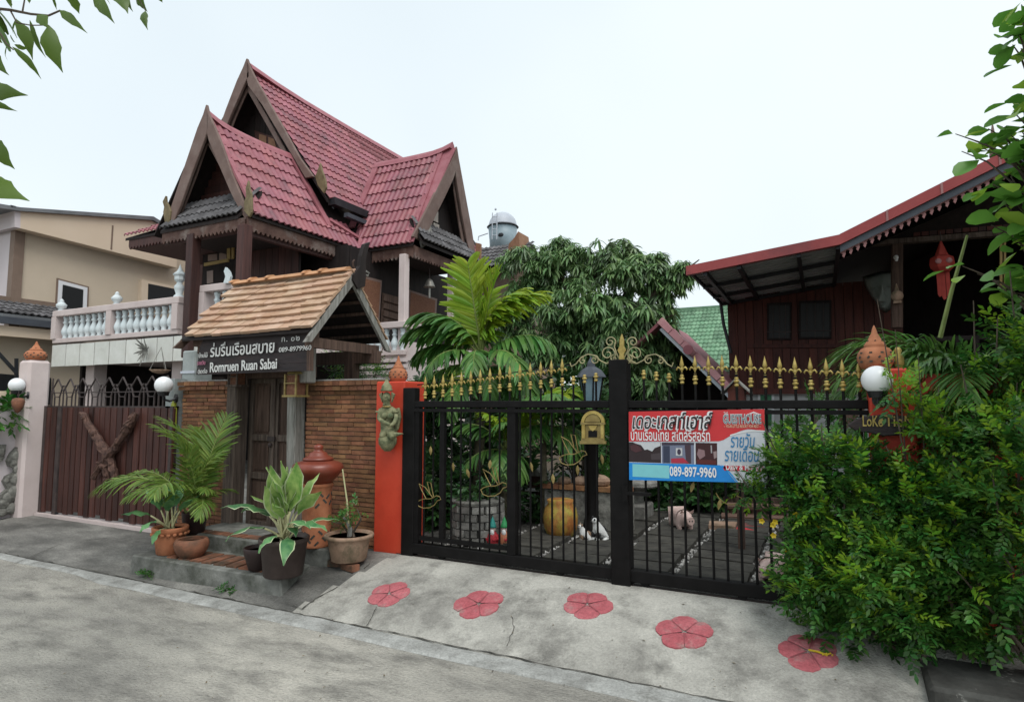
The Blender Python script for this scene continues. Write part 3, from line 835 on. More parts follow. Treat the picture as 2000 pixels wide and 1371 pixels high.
# ================================================================ BRICK WALLS OF THE LITTLE GATEHOUSE
brk = unit_box('brick', M_['brick'])
def brick_wall(label, x0, x1, y, z0, z1, seed):
    g = random.Random(seed)
    t = thing('brick_wall', label, 'wall', ((x0 + x1) / 2, y, z0), 'thin brick walls of the gatehouse')
    obj('mortar_core', MB().box(x0 + .012, y + .014, z0, x1 - .012, y + .18, z1), M_['mortar'], t)
    ch = .0458; nrow = int((z1 - .085 - z0) / ch)
    for r in range(nrow):
        x = x0 - (.10 if r % 2 else 0) * 1.0 + g.uniform(-.01, .01); z = z0 + (r + .5) * ch
        while x < x1 - .01:
            L = g.uniform(.17, .215); a, b = max(x, x0), min(x + L, x1)
            if b - a > .02:
                dy = g.uniform(-.005, .006)
                piece('brick', brk, t, TRS(((a + b) / 2, y + .03 + dy, z + g.uniform(-.002, .002)), (g.uniform(-.03, .03), g.uniform(-.014, .014), 0), (b - a - .006, .06, ch - .0095)))
            x += L
    zt = z0 + nrow * ch                          # two corbelled courses and a coping
    for k, (zz, hh, dy) in enumerate(((zt, .048, -.03), (zt + .05, .052, -.045))):
        x = x0 - .03
        while x < x1 + .02:
            L = g.uniform(.085, .12)
            piece('brick', brk, t, TRS((x + L / 2, y + dy + .09 + g.uniform(-.004, .004), zz + hh / 2), (0, g.uniform(-.01, .01), 0), (L - .008, .20, hh - .006)))
            x += L
    obj('coping', MB().box(x0 - .02, y - .02, zt + .103, x1, y + .18, zt + .118), M_['gutter'], t)
    return t
brick_wall('thin brown brick wall left of the old wooden door, behind the potted palm', -6.86, -5.99, 4.85, .16, 1.90, 11)
brick_wall('thin brown brick wall right of the old wooden door, behind the big red jar', -4.86, -3.86, 4.85, .18, 1.90, 12)
# the door and its frame
t = thing('wooden_door', 'old dark panelled double door in a worn timber frame', 'door', (-5.45, 4.95, .25))
fm = MB()
obj('frame_post', MB().mbox(TRS((-5.90, 4.84, 1.10), (.0, .015, 0)), .17, .17, 1.85), M_['oldwoodl'], t, bevel=.012)
obj('frame_post', MB().mbox(TRS((-4.96, 4.82, 1.10), (.0, -.02, 0)), .125, .15, 1.80), M_['greywood'], t, bevel=.012)
obj('lintel', MB().box(-6.0, 4.78, 1.93, -4.85, 4.98, 2.05), M_['oldwood'], t)
for (xa, xb) in ((-5.80, -5.42), (-5.405, -5.03)):
    mbd = MB()
    mbd.box(xa, 4.93, .27, xa + .055, 4.975, 1.94).box(xb - .055, 4.93, .27, xb, 4.975, 1.94)
    zs = [.27, .36, .82, .89, 1.24, 1.31, 1.88, 1.94]
    for k in range(0, 8, 2): mbd.box(xa + .055, 4.932, zs[k], xb - .055, 4.973, zs[k + 1])
    dl_ = obj('door_leaf', mbd, M_['oldwoodl'], t)
    for k in (1, 3, 5):
        obj('panel', MB().box(xa + .055, 4.955, zs[k], xb - .055, 4.968, zs[k + 1]).box(xa + .085, 4.944, zs[k] + .03, xb - .085, 4.955, zs[k + 1] - .03), M_['oldwood'], dl_)
obj('meeting_stile', MB().box(-5.44, 4.905, .27, -5.385, 4.93, 1.94), M_['oldwoodl'], t, bevel=.008)
obj('latch', MB().box(-5.47, 4.895, 1.24, -5.36, 4.912, 1.29).ball((-5.41, 4.885, 1.2), .025, 8, 6), M_['irondark'], t)
# steps
t = thing('door_step', 'mossy grey concrete doorstep inlaid with worn bricks', 'step', (-5, 3.8, 0))
ss = obj('lower_step', MB().add([(-6.02, 3.775, 0), (-4.06, 3.845, 0), (-4.06, 4.3, 0), (-6.02, 4.3, 0), (-6.0, 3.785, .20), (-4.09, 3.85, .19), (-4.2, 4.3, .20), (-6.0, 4.3, .20)],
    [(0, 1, 5, 4), (1, 2, 6, 5), (2, 3, 7, 6), (3, 0, 4, 7), (4, 5, 6, 7)]), M_['step'], t, bevel=.012)
su = obj('upper_sill', MB().add([(-5.96, 4.22, 0), (-4.02, 4.33, 0), (-3.98, 4.86, 0), (-5.96, 4.86, 0), (-5.95, 4.23, .345), (-4.03, 4.34, .335), (-4.0, 4.86, .335), (-5.95, 4.86, .345)],
    [(0, 1, 5, 4), (1, 2, 6, 5), (2, 3, 7, 6), (3, 0, 4, 7), (4, 5, 6, 7)]), M_['step'], t, bevel=.012)
wb = unit_box('brick', M_['terrawet'])
for k in range(9):
    piece('brick', wb, ss, TRS((-5.55 + k * .155, 4.02 + .006 * k, .199), (0, 0, .12), (.115, .30, .022)))
for k in range(7):
    piece('brick', wb, su, TRS((-5.78 + k * .25, 4.35 + .010 * k, .341), (0, 0, .06), (.22, .12, .016)))

# ================================================================ GATEHOUSE ROOF, SIGN, LANTERNS
XA, XB = -6.30, -4.40           # left and right ends
ye, yr, ye2 = 4.40, 4.98, 5.56
ze, zr = 2.335, 3.005
t = thing('gatehouse_roof', 'small clay tiled gable roof over the old wooden door', 'roof', (-5.3, 4.98, 2.3))
th_ = math.atan2(zr - ze, yr - ye); SL = math.hypot(zr - ze, yr - ye)
nrow, tw = 8, .142
tb = MB()                       # one flat tile, proud at its lower edge
tb.add([(-.5, 0, .0), (.5, 0, .0), (.5, 1, -.002), (-.5, 1, -.002), (-.5, 0, .014), (.5, 0, .014), (.5, 1, .004), (-.5, 1, .004)],
       [(0, 3, 2, 1), (4, 5, 6, 7), (0, 1, 5, 4), (1, 2, 6, 5), (2, 3, 7, 6), (3, 0, 4, 7)])
tm = tb.mesh('roof_tile', M_['claytile'])
for r in range(nrow):
    d = SL * r / nrow
    y = ye + math.cos(th_) * d; z = ze + math.sin(th_) * d
    xl = XA + .02 + .16 * (r / nrow); xr = XB + .035; n = 15
    for i in range(n):
        w_ = tw if (i or r % 2 == 0) else tw / 2
        xx = xr - w_ / 2; xr -= w_
        if xx < xl: continue
        dz = rnd.uniform(-.002, .006); sag = -.022 * math.sin(math.pi * (xx - XA) / (XB - XA))
        piece('roof_tile', tm, t, TRS((xx, y + rnd.uniform(-.006, .006), z + .050 + dz + sag), (th_ - .085 + rnd.uniform(-.015, .015), rnd.uniform(-.018, .018), rnd.uniform(-.012, .012)), (w_ * rnd.uniform(.985, 1.0), SL / nrow * 1.30, 2.3)))
bk = []
for r in range(nrow):
    d = SL * r / nrow
    for i in range(13):
        bk.append(TRS((XA + .1 + (i + .5) * tw, ye2 - math.cos(th_) * d, ze + .035 + math.sin(th_) * d), (th_ - .1, 0, math.pi), (tw * .97, SL / nrow * 1.32, 1.2)))
o = bpy.data.objects.new('rear_tiles', scatter_mesh('rear_tiles', tb.v, tb.f, bk, M_['claytile'])); link(o, t); o['kind'] = 'stuff'
# boarding, purlins, rafters
bd = MB()
for s in (0, 1):
    y0 = ye if s == 0 else ye2
    bd.add([(XA, y0, ze), (XB, y0, ze), (XB, yr, zr), (XA + .14, yr, zr), (XA, y0, ze + .02), (XB, y0, ze + .02), (XB, yr, zr + .02), (XA + .14, yr, zr + .02)],
           [(0, 1, 2, 3), (4, 5, 6, 7), (0, 1, 5, 4), (1, 2, 6, 5), (3, 0, 4, 7)])
obj('boarding', bd, M_['blackwood'], t)
for k in range(1, 6):
    for s in (-1, 1):
        yy = yr + s * .58 * k / 6; zz = zr - .67 * k / 6 - .03
        obj('purlin', MB().box(XA + .1, yy - .014, zz - .02, XB - .02, yy + .014, zz + .012), M_['oldwood'], t)
gb = MB()
for s in (-1, 1):
    ob = MB().prism([(XB, yr + s * .66, ze - .10), (XB, yr + s * .575, ze - .09), (XB, yr, zr - .10), (XB, yr, zr + .03)], (.035, 0, 0))
    obj('bargeboard', ob, M_['greywood'], t)
obj('bargeboard', MB().prism([(XA - .02, yr - .66, ze - .08), (XA - .02, yr - .56, ze - .08), (XA + .12, yr, zr - .08), (XA + .12, yr, zr + .03)], (.03, 0, 0)), M_['oldwood'], t)
obj('tie_beam', MB().box(XB - .10, 4.45, 2.20, XB - .03, 5.5, 2.30).box(XA + .15, 4.5, 2.2, XA + .22, 5.5, 2.3).box(XB - .9, 5.38, 2.10, XB + .0, 5.5, 2.24), M_['oldwood'], t)
obj('front_beam', MB().box(XA + .1, 4.48, 2.28, XB - .04, 4.58, 2.36), M_['oldwood'], t)
obj('roof_post', MB().box(-4.78, 4.60, 1.86, -4.63, 4.75, 2.34), M_['greywood'], t, bevel=.01)
obj('roof_post', MB().box(-6.15, 4.9, 1.86, -6.03, 5.02, 2.34), M_['oldwood'], t)
obj('roof_post', MB().box(-4.80, 5.35, 1.4, -4.68, 5.47, 2.34), M_['oldwood'], t)
# ridge caps: long flat ones with a few proud joints
xs = [-6.16, -5.86, -5.58, -5.30, -5.02, -4.78, -4.42]
for i in range(6):
    a, b = xs[i], xs[i + 1]
    pr = [(yr - .085, zr + .045), (yr - .045, zr + .085), (yr, zr + .10), (yr + .045, zr + .085), (yr + .085, zr + .045)]
    P = [(a, y, z) for y, z in pr]
    rcap = obj('ridge_tile', MB().prism(P, (b - a - .006, 0, 0)), M_['ridgeclay'], t)
    if i in (0, 1, 2, 4, 5):
        obj('collar', MB().prism([(a - .012, yr + (y - yr) * 1.28, z + .016) for y, z in pr], (.045, 0, 0)), M_['ridgeclay'], rcap)
# carved finial at the right gable apex
F = lambda L: [N(u, v, X=XB + .01) for u, v in L]
obj('gable_finial', MB().prism(F([(683, 548), (692, 565), (706, 560), (708, 540), (707, 510), (712, 488), (716, 474), (706, 478), (699, 500), (697, 520), (690, 530), (684, 538)]), (.05, 0, 0)), M_['blackwood'], t)
obj('curl', MB().tube(F([(706, 540), (709, 533), (715, 530), (721, 534), (718, 539), (714, 537)]), .012, 6), M_['greywood'], t)
obj('curl', MB().tube(F([(694, 528), (690, 520), (689, 512), (692, 508)]), .01, 6), M_['oldwood'], t)

DG = None
def text(name, body, parent, o, u, v, size, m, ext=.002, xs=1.0, shear=0.0, spacing=1.0, offset=0.0, width=None):
    """Lettering laid on the plane spanned by u (along) and v (up) at o, turned into a mesh."""
    cu = bpy.data.curves.new(name, 'FONT')
    cu.body = body; cu.size = size; cu.extrude = ext; cu.shear = shear; cu.space_character = spacing
    cu.offset = offset; cu.resolution_u = 3
    tmp = bpy.data.objects.new(name + '_tmp', cu); COL.objects.link(tmp)
    dg = bpy.context.evaluated_depsgraph_get(); dg.update()
    me = bpy.data.meshes.new_from_object(tmp.evaluated_get(dg)); me.name = name
    bpy.data.objects.remove(tmp); me.materials.clear(); me.materials.append(m)
    if width:
        xx = [p.co.x for p in me.vertices]; xs = width / (max(xx) - min(xx))
    ob = bpy.data.objects.new(name, me)
    u, v = Vector(u).normalized(), Vector(v).normalized()
    link(ob, parent, frame(o, u * xs, v, u.cross(v)))
    return ob
# the hanging sign
YS = 4.46
t = thing('hanging_sign', 'black wooden sign with white hand lettering hung under the gatehouse eave', 'sign', N(495, 690, Y=YS))
pts_t = [(398, 656), (395, 668), (390, 676), (387, 692)]
obj('board', MB().prism(PW([(398, 655), (604, 648), (604, 684), (388, 692), (390, 678), (395, 668)], YS), (0, .03, 0)), M_['signwood'], t)
obj('board', MB().prism(PW([(388, 692.6), (604, 684.6), (604, 708), (385, 718)], YS + .004), (0, .03, 0)), M_['signwood'], t)
obj('board', MB().prism(PW([(385, 718.6), (604, 708.6), (602, 724), (383, 732)], YS - .003), (0, .03, 0)), M_['signwood'], t)
obj('frame_edge', MB().prism(PW([(599, 650), (606, 650), (605, 724), (599, 724)], YS - .012), (0, .05, 0)), M_['oldwood'], t)
u = Vector((1, 0, .03)); v = Vector((0, 0, 1))
S_ = lambda px, py: N(px, py, Y=YS - .006)
text('lettering', 'ร่มรื่นเรือนสบาย', t, S_(410, 697), u, v, .172, M_['chalk'], width=S_(537, 690).x - S_(410, 690).x, shear=.05, offset=.002)
text('lettering', 'Romruen Ruan Sabai', t, S_(409, 727), u, v, .150, M_['chalk'], width=S_(541, 690).x - S_(409, 690).x, offset=.002)
text('lettering', 'บ้านไม้', t, S_(388, 699), u, v, .065, M_['chalk'], width=.14)
text('lettering', 'รายวัน', t, S_(385, 713), u, v, .060, M_['chalkpink'], width=.13)
text('lettering', 'ติดต่อ', t, S_(386, 730), u, v, .065, M_['chalk'])
text('lettering', 'ก. ๐๒', t, S_(549, 668), u, v, .085, M_['chalk'], width=.25, spacing=1.15)
text('lettering', '089-8979960', t, S_(544, 688), u, v, .068, M_['chalk'], width=.44, shear=.1)
obj('hanger', MB().tube([N(430, 655, Y=YS + .015), N(430, 640, Y=YS + .03)], .008, 5).tube([N(570, 652, Y=YS + .015), N(570, 630, Y=YS + .03)], .008, 5), M_['irondark'], t)
def lantern(label, c, w, h, m):
    t = thing('hanging_lantern', label, 'lantern', c, 'small box lanterns hung at the gatehouse door')
    c = Vector(c); mb = MB(); w2 = w / 2
    for sx in (-1, 1):
        for sy in (-1, 1): mb.box(c.x + sx * w2 - .008, c.y + sy * w2 - .008, c.z - h, c.x + sx * w2 + .008, c.y + sy * w2 + .008, c.z)
    mb.box(c.x - w2 - .02, c.y - w2 - .02, c.z - h - .012, c.x + w2 + .02, c.y + w2 + .02, c.z - h + .008).box(c.x - w2 - .01, c.y - w2 - .01, c.z - h * .45, c.x + w2 + .01, c.y - w2 + .004, c.z - h * .45 + .012)
    obj('cage', mb, m, t)
    obj('lid', MB().lathe([(w * .85, 0), (w * .8, .012), (w * .3, h * .3), (0, h * .34)], c, 4), m, t)
    obj('lamp_glass', MB().box(c.x - w2 + .012, c.y - w2 + .012, c.z - h + .01, c.x + w2 - .012, c.y + w2 - .012, c.z - .01), M_['rattan'], t)
    return t
lantern('small yellow framed lantern hung right of the old wooden door', N(579, 731, Y=4.62), .15, .22, M_['dullgold'])
lantern('dark box lantern hung left of the old wooden door', N(465, 725, Y=4.72), .13, .16, M_['oldwoodl'])

# ================================================================ RED PILLARS
t = thing('gate_pillar', 'red orange gate pillar at the left end of the black iron gate', 'pillar', (-3.7, 4.85, .2))
obj('shaft', MB().box(-3.88, 4.78, .10, -3.54, 5.12, 1.865), M_['redpaint'], t, bevel=.012)
finial('pillar_finial', 'pierced terracotta jar finial on top of the left red pillar', (-3.72, 4.92, 1.865), .42, M_['terracotta'], 1.4)
c = N(1711, 722, Y=4.76)
t = thing('gate_pillar', 'red orange gate pillar half hidden by shrubs at the right end of the black iron gate', 'pillar', (.42, 4.75, .2))
obj('shaft', MB().box(.285, 4.62, .10, .54, 4.9, c.z), M_['redpaint'], t, bevel=.012)
finial('pillar_finial', 'large pale terracotta jar finial behind the right globe lamp', (c.x, 4.76, c.z), .50, M_['terracotta'], 1.35)
t = thing('red_wall', 'red orange garden wall behind the shrubs at the right edge', 'wall', (2, 4.8, .2))
obj('wall_panel', MB().box(.54, 4.74, .0, 4.0, 4.88, 1.84), M_['redpaint'], t)
obj('wall_finial', MB().lathe([(.012, 0), (.02, .02), (.034, .06), (.034, .10), (.018, .13), (.024, .15), (.012, .17), (0, .172)], N(1756, 728, Y=4.82), 10), M_['gold'], t, smooth=True)
globe_lamp('white globe lamp in front of the right terracotta finial, partly behind leaves', N(1713, 742, Y=4.50), .090, N(1719, 782, Y=4.61), None)
obj_ = None
# carved name slab under the right globe
YN = 4.52
t = thing('name_slab', 'rough black wooden name slab with gold letters under the right globe lamp', 'sign', N(1730, 830, Y=YN))
obj('slab', MB().prism(PW([(1654, 830), (1672, 819), (1690, 813), (1730, 809), (1760, 811), (1790, 818), (1796, 830), (1785, 842), (1760, 850), (1725, 852), (1700, 846), (1672, 843)], YN), (0, .06, 0)), M_['signwood'], t, bevel=.006)
text('lettering', 'LoKo', t, N(1684, 832, Y=YN - .006), (1, 0, -.02), (0, 0, 1), .098, M_['gold'], offset=.001, width=.112)
text('lettering', '▲', t, N(1717, 827, Y=YN - .006), (1, 0, 0), (0, 0, 1), .05, M_['gold'], width=.03)
text('lettering', 'TioN', t, N(1728, 832, Y=YN - .006), (1, 0, -.02), (0, 0, 1), .098, M_['gold'], offset=.001, width=.155)

# ================================================================ BLACK IRON GATE
G = thing('iron_gate', 'black iron driveway gate with gold spear tips and gold ornaments', 'gate', (-1.42, Yg, .26))
def gx(px, py=900): return N(px, py, Y=Yg).x
B = M_['black']
obj('end_post', MB().box(-3.535, 4.75, .24, -3.40, 4.84, 1.80), B, G, bevel=.006)
obj('middle_post', MB().box(-1.508, 4.73, .25, -1.357, 4.85, 2.00), B, G, bevel=.006)
obj('top_rail', MB().box(-3.40, 4.755, 1.615, .285, 4.825, 1.675), B, G, bevel=.005)
obj('top_rail', MB().box(-3.40, 4.74, 1.575, -1.515, 4.752, 1.605).box(-1.35, 4.74, 1.575, .285, 4.752, 1.605), B, G)
obj('bottom_rail', MB().box(-3.40, 4.75, .285, .285, 4.83, .375), B, G, bevel=.005)
obj('inner_rail', MB().box(-3.35, 4.77, .405, -2.42, 4.81, .44), B, G)
obj('stile', MB().box(-2.43, 4.752, .375, -2.35, 4.828, 1.615), B, G, bevel=.004)
obj('stile', MB().box(-3.13, 4.772, .44, -3.08, 4.812, 1.615), B, G)
obj('stile', MB().box(-3.40, 4.76, .375, -3.35, 4.82, 1.615), B, G)
for x in (-3.1, -1.95, -1.25, -.55, .1):
    obj('wheel', MB().tube([(x, 4.765, .292), (x, 4.815, .292)], .036, 12), B, G)
o = obj('gate_track', MB().box(-3.6, 4.775, .22, .3, 4.80, .262).box(-3.6, 4.74, .22, .3, 4.765, .256), M_['irondark']); tag(o, 'thin iron rail on the ramp under the black gate', 'gate track')
bars = []
x = -3.307; k = 0
while x < .27:
    if not (-1.55 < x < -1.31): bars.append(x)
    x += .0985
bar = MB().lathe([(.0095, 0), (.0095, 1)], (0, 0, 0), 6).mesh('bar', B)
spear = MB().lathe([(.006, 0), (.010, .008), (.006, .018), (.007, .03), (.016, .045), (.007, .056), (.012, .064), (.017, .076), (.012, .10), (.006, .125), (0, .15)], (0, 0, 0), 8)
for s in (-1, 1):
    spear.tube([(s * .006, 0, .048), (s * .028, 0, .058), (s * .040, 0, .042), (s * .034, 0, .034)], [.008, .008, .006, .003], 5)
spear = spear.mesh('spear_tip', M_['gold'], True)
bead = MB().lathe([(.006, 0), (.016, .006), (.016, .018), (.008, .024), (.012, .03), (.021, .037), (.021, .046), (.009, .052), (.016, .06), (.014, .068), (.006, .074)], (0, 0, 0), 8).mesh('bead', M_['gold'], True)
def pxof(x, z, y=Yg):
    d = Vector((x, y, z)) - CAMP; w = d.dot(FW); return 1000 + FPX * d.dot(RT) / w
def lerp_tab(tab, x):
    for (a, b), (c_, d) in zip(tab, tab[1:]):
        if x <= c_: return b + (d - b) * (x - a) / (c_ - a)
    return tab[-1][1]
TIP_L = [(808, 736), (860, 731), (942, 719), (1023, 709), (1109, 697)]
TIP_R = [(1320, 694), (1433, 692), (1490, 694), (1580, 697), (1690, 702)]
BD = [(808, 778), (830, 772), (941, 761), (1023, 754), (1109, 745), (1180, 735), (1250, 731), (1326, 741), (1433, 746), (1580, 752), (1690, 756)]
for x in bars:
    px = pxof(x, 1.7)
    zb = N(px, lerp_tab(BD, px), Y=Yg).z - .035
    tip = None
    if px < 1115: tip = N(px, lerp_tab(TIP_L, px), Y=Yg).z
    elif px > 1318: tip = N(px, lerp_tab(TIP_R, px), Y=Yg).z
    top = (tip - .13) if tip else zb + .06
    bo = piece('bar', bar, G, TRS((x, Yg + .01, .375), (0, 0, 0), (1, 1, top - .375)))
    piece('bead', bead, bo, TRS((x, Yg + .01, zb)))
    if tip: piece('spear_tip', spear, bo, TRS((x, Yg + .01, tip - .15)))
for L in ([(815, 752), (900, 741), (1000, 728), (1122, 712)], [(1310, 719), (1433, 718), (1560, 724), (1690, 728)]):
    obj('curved_bar', MB().tube(PW(L, Yg + .03), .005, 5), B, G)
# scroll work over the middle post
def spiral(cx, cy, r0, a0, turns, sgn, n=22, r1=2.5):
    o = []
    for i in range(n + 1):
        f = i / n; a = a0 + sgn * f * turns * 2 * math.pi; r = r0 + (r1 - r0) * f
        o.append((cx + r * math.cos(a), cy + r * math.sin(a)))
    return o
for s in (-1, 1):
    cx = 1214
    X_ = lambda L: [(cx + s * (u - cx), v) for u, v in L]
    for L in (spiral(1241, 691, 17, math.pi * .5, 1.6, 1) , [(1224, 700), (1231, 708), (1244, 710), (1256, 704), (1268, 694), (1280, 692), (1293, 698), (1303, 711), (1312, 716), (1315, 708)],
              spiral(1236, 668, 11, math.pi * .9, 1.4, 1, r1=2), spiral(1229, 700, 7, -math.pi * .5, 1.2, 1, r1=1.5), spiral(1267, 703, 9, -math.pi * .5, 1.3, -1, r1=2),
              [(1216, 705), (1224, 690), (1228, 678), (1226, 668)], spiral(1290, 705, 7, -math.pi * .6, 1.2, 1, r1=1.5), [(1216, 708), (1228, 709), (1234, 702)]):
        obj('scroll', MB().tube(PW(X_(L), Yg), .0052, 5), M_['scroll'], G)
obj('centre_spear', MB().prism(PW([(1208, 708), (1210, 692), (1206, 684), (1210, 676), (1210, 664), (1214, 652), (1218, 664), (1218, 676), (1222, 684), (1218, 692), (1220, 708)], Yg - .01), (0, .02, 0)), M_['gold'], G)
# gold leaves welded to the bars
lfm = MB()
lfm.v = [(0, -.006, .5), (-.22, 0, .25), (-.30, .0, 0), (-.16, 0, -.3), (0, -.004, -.5), (.16, 0, -.3), (.30, 0, 0), (.22, 0, .25), (0, -.10, 0)]
lfm.f = [(8, i, (i + 1) % 8) for i in range(8)]
lfm.add([(p[0], p[1] + .05, p[2]) for p in lfm.v[:8]], []); lfm.f += [(i, i + 9, (i + 1) % 8 + 9, (i + 1) % 8) for i in range(8)] + [tuple(range(9, 17))]
lf = lfm.mesh('leaf_ornament', M_['dullgold'])
for (u, v) in ((841, 880), (885, 912), (914, 924), (957, 907), (998, 890), (1038, 912), (1080, 935), (1128, 918), (1176, 897), (1352, 951), (1405, 985)):
    piece('leaf_ornament', lf, G, TRS(N(u, v, Y=Yg - .012), (rnd.uniform(-.2, .2), rnd.uniform(-.3, .3), rnd.uniform(-.4, .4)), (.055, .06, .085)))
def bird(cx, cy, s=1.0, flip=1):
    L1 = [(-24, 6), (-18, 2), (-8, -1), (4, -1), (12, -4), (18, -8), (25, -6), (28, 0), (20, 3), (14, 12), (4, 18), (-10, 19), (-20, 15), (-24, 6)]
    L2 = [(-4, -1), (-14, -20), (-20, -34), (-6, -26), (10, -4)]; L3 = [(4, -14), (-2, -38), (6, -36), (12, -6)]
    mb = MB()
    for L in (L1, L2, L3):
        mb.tube(PW([(cx + flip * a * s, cy + b * s) for a, b in L], Yg - .012), .0042, 5)
    obj('bird_ornament', mb, M_['dullgold'], G)
bird(836, 975, .9); bird(963, 950); bird(1117, 888, 1.05)
obj('wire_ornament', MB().tube(PW([(1398, 962), (1404, 972), (1412, 980), (1424, 986), (1436, 984), (1446, 989), (1448, 972), (1438, 968)], Yg - .012), .0042, 5), M_['dullgold'], G)
obj('bolt', MB().box(-1.36, 4.70, .95, -1.18, 4.73, .975).box(-1.40, 4.70, .90, -1.36, 4.73, 1.02), B, G)

# arched gold plaque on the gate
YP = 4.735
t = thing('gold_plaque', 'arched gold metal letter plaque on the black gate left of the banner', 'plaque', N(1157, 866, Y=YP))
Q = lambda L, y=YP: PW(L, y)
obj('base', MB().prism(Q([(1132, 861), (1183, 861), (1183, 867), (1132, 867)]), (0, .03, 0)).prism(Q([(1135, 856), (1180, 856), (1180, 861), (1135, 861)], YP + .004), (0, .024, 0)), M_['dullgold'], t)
for a in (1136, 1173):
    obj('column', MB().prism(Q([(a, 828), (a + 6, 828), (a + 6, 856), (a, 856)]), (0, .025, 0)), M_['gold'], t)
obj('back_plate', MB().prism(Q([(1141, 830), (1174, 830), (1174, 856), (1141, 856)], YP + .012), (0, .012, 0)), M_['dullgold'], t)
obj('opening', MB().prism(Q([(1149, 841), (1166, 841), (1166, 854), (1149, 854)], YP + .008), (0, .003, 0)), M_['black'], t)
ar = [(1157.5 + 23 * math.cos(a), 827 - 25 * math.sin(a)) for a in np.linspace(0, math.pi, 13)]
ai = [(1157.5 + 17 * math.cos(a), 827 - 19 * math.sin(a)) for a in np.linspace(math.pi, 0, 13)]
obj('arch', MB().prism(Q(ar + ai), (0, .025, 0)), M_['gold'], t)
obj('lintel_bar', MB().prism(Q([(1134, 825), (1181, 825), (1181, 829), (1134, 829)], YP - .004), (0, .03, 0)), M_['dullgold'], t)
obj('pediment', MB().prism(Q([(1157.5 + 15 * math.cos(a), 824 - 15 * math.sin(a)) for a in np.linspace(0, math.pi, 11)], YP + .006), (0, .014, 0)), M_['dullgold'], t)
obj('shield', MB().prism(Q([(1149, 831), (1166, 831), (1163, 838), (1157.5, 842), (1152, 838)], YP + .002), (0, .008, 0)), M_['gold'], t)

# ================================================================ GUEST HOUSE BANNER
YB = 4.715
t = thing('banner', 'red white and blue guest house banner tied to the black iron gate', 'banner', N(1360, 870, Y=YB))
A_, B_, C_, D_ = (1228, 804), (1493, 799), (1495, 943), (1229, 937)
def bp(u, v, lay=0):
    """u, v in 0..1 over the banner, seen in the photograph's frame."""
    x = (A_[0] * (1 - u) + B_[0] * u) * (1 - v) + (D_[0] * (1 - u) + C_[0] * u) * v
    y = (A_[1] * (1 - u) + B_[1] * u) * (1 - v) + (D_[1] * (1 - u) + C_[1] * u) * v
    p = N(x, y, Y=YB); p.y -= lay * .0012
    return p
def bpoly(name, L, col, lay, parent=None, rough=.45):
    mb = MB().prism([bp(u, v, lay) for u, v in L], (0, .001, 0))
    return obj(name, mb, flat('print_%d' % len(bpy.data.materials), col, rough), parent or t)
bpoly('vinyl_sheet', [(0, 0), (1, 0), (1, 1), (0, 1)], (.60, .62, .66), 0)
RED = (.60, .035, .040)
arc = [(.66 + .0, .435)] + [(.66 + .02 + (.34) * f, .435 - .17 * math.sin(math.pi * .5 * min(1, f * 1.5)) + (.04 * max(0, f - .6) / .4)) for f in np.linspace(.05, 1, 10)]
bpoly('print_red', [(0, 0), (1, 0)] + [(1, .30)] + arc[::-1][1:] + [(0, .435)], RED, 1)
ln = [(.70 + .30 * f, .37 - .13 * math.sin(math.pi * min(1, f * 1.1) * .5) + .05 * f) for f in np.linspace(.15, 1, 8)]
bpoly('print_white_line', ln + [(a, b + .018) for a, b in ln[::-1]], (.75, .75, .75), 2)
bpoly('print_blue', [(0, .745), (.665, .765), (.70, .80), (.74, .90), (.785, 1), (0, 1)], (.012, .24, .66), 1)
bpoly('print_blue', [(.675, .765), (.70, .775), (.76, .90), (.80, 1), (.79, 1), (.745, .90)], (.03, .33, .72), 2)
bpoly('print_patch', [(.025, .765), (.295, .78), (.295, .965), (.025, .95)], (.21, .58, .62), 2)
# three photographs printed on the banner, as flat colour shapes
bpoly('photo_print', [(0, .445), (.235, .45), (.235, .745), (0, .735)], (.028, .016, .018), 1)
bpoly('photo_print', [(.03, .447), (.232, .452), (.232, .50), (.19, .53), (.17, .58), (.135, .55), (.115, .56), (.09, .49), (.05, .465)], (.56, .58, .60), 2)
bpoly('photo_print', [(.01, .50), (.05, .47), (.085, .52), (.095, .57), (.05, .60), (.015, .56)], (.07, .025, .03), 3)
bpoly('photo_print', [(.16, .62), (.23, .60), (.23, .70), (.165, .70)], (.06, .045, .05), 2)
bpoly('photo_print', [(.242, .45), (.478, .455), (.478, .755), (.242, .745)], (.17, .19, .27), 1)
bpoly('photo_print', [(.242, .45), (.478, .455), (.478, .485), (.242, .49)], (.04, .03, .05), 2)
bpoly('photo_print', [(.41, .49), (.455, .485), (.455, .75), (.42, .75)], (.06, .035, .05), 2)
bpoly('photo_print', [(.252, .50), (.30, .50), (.30, .745), (.252, .745)], (.035, .045, .08), 2)
bpoly('photo_print', [(.31, .68), (.40, .67), (.44, .745), (.31, .745)], (.42, .03, .06), 3)
bpoly('photo_print', [(.345, .53), (.392, .53), (.392, .64), (.345, .64)], (.55, .55, .56), 3)
bpoly('photo_print', [(.369 + .014 * math.cos(a), .585 + .042 * math.sin(a)) for a in np.linspace(0, 6.28, 14)[:-1]], (.05, .04, .07), 4)
bpoly('photo_print', [(.49, .455), (.648, .46), (.648, .77), (.49, .76)], (.045, .012, .014), 1)
bpoly('photo_print', [(.51, .54), (.555, .56), (.56, .64), (.52, .69), (.50, .62)], (.26, .16, .17), 2)
bpoly('photo_print', [(.60, .49), (.61, .49), (.612, .60), (.602, .60)], (.34, .33, .34), 2)
bpoly('photo_print', [(.62, .58), (.645, .57), (.645, .66), (.625, .68)], (.30, .22, .22), 2)
bpoly('photo_print', [(.50, .69), (.64, .70), (.64, .76), (.50, .75)], (.10, .018, .016), 2)
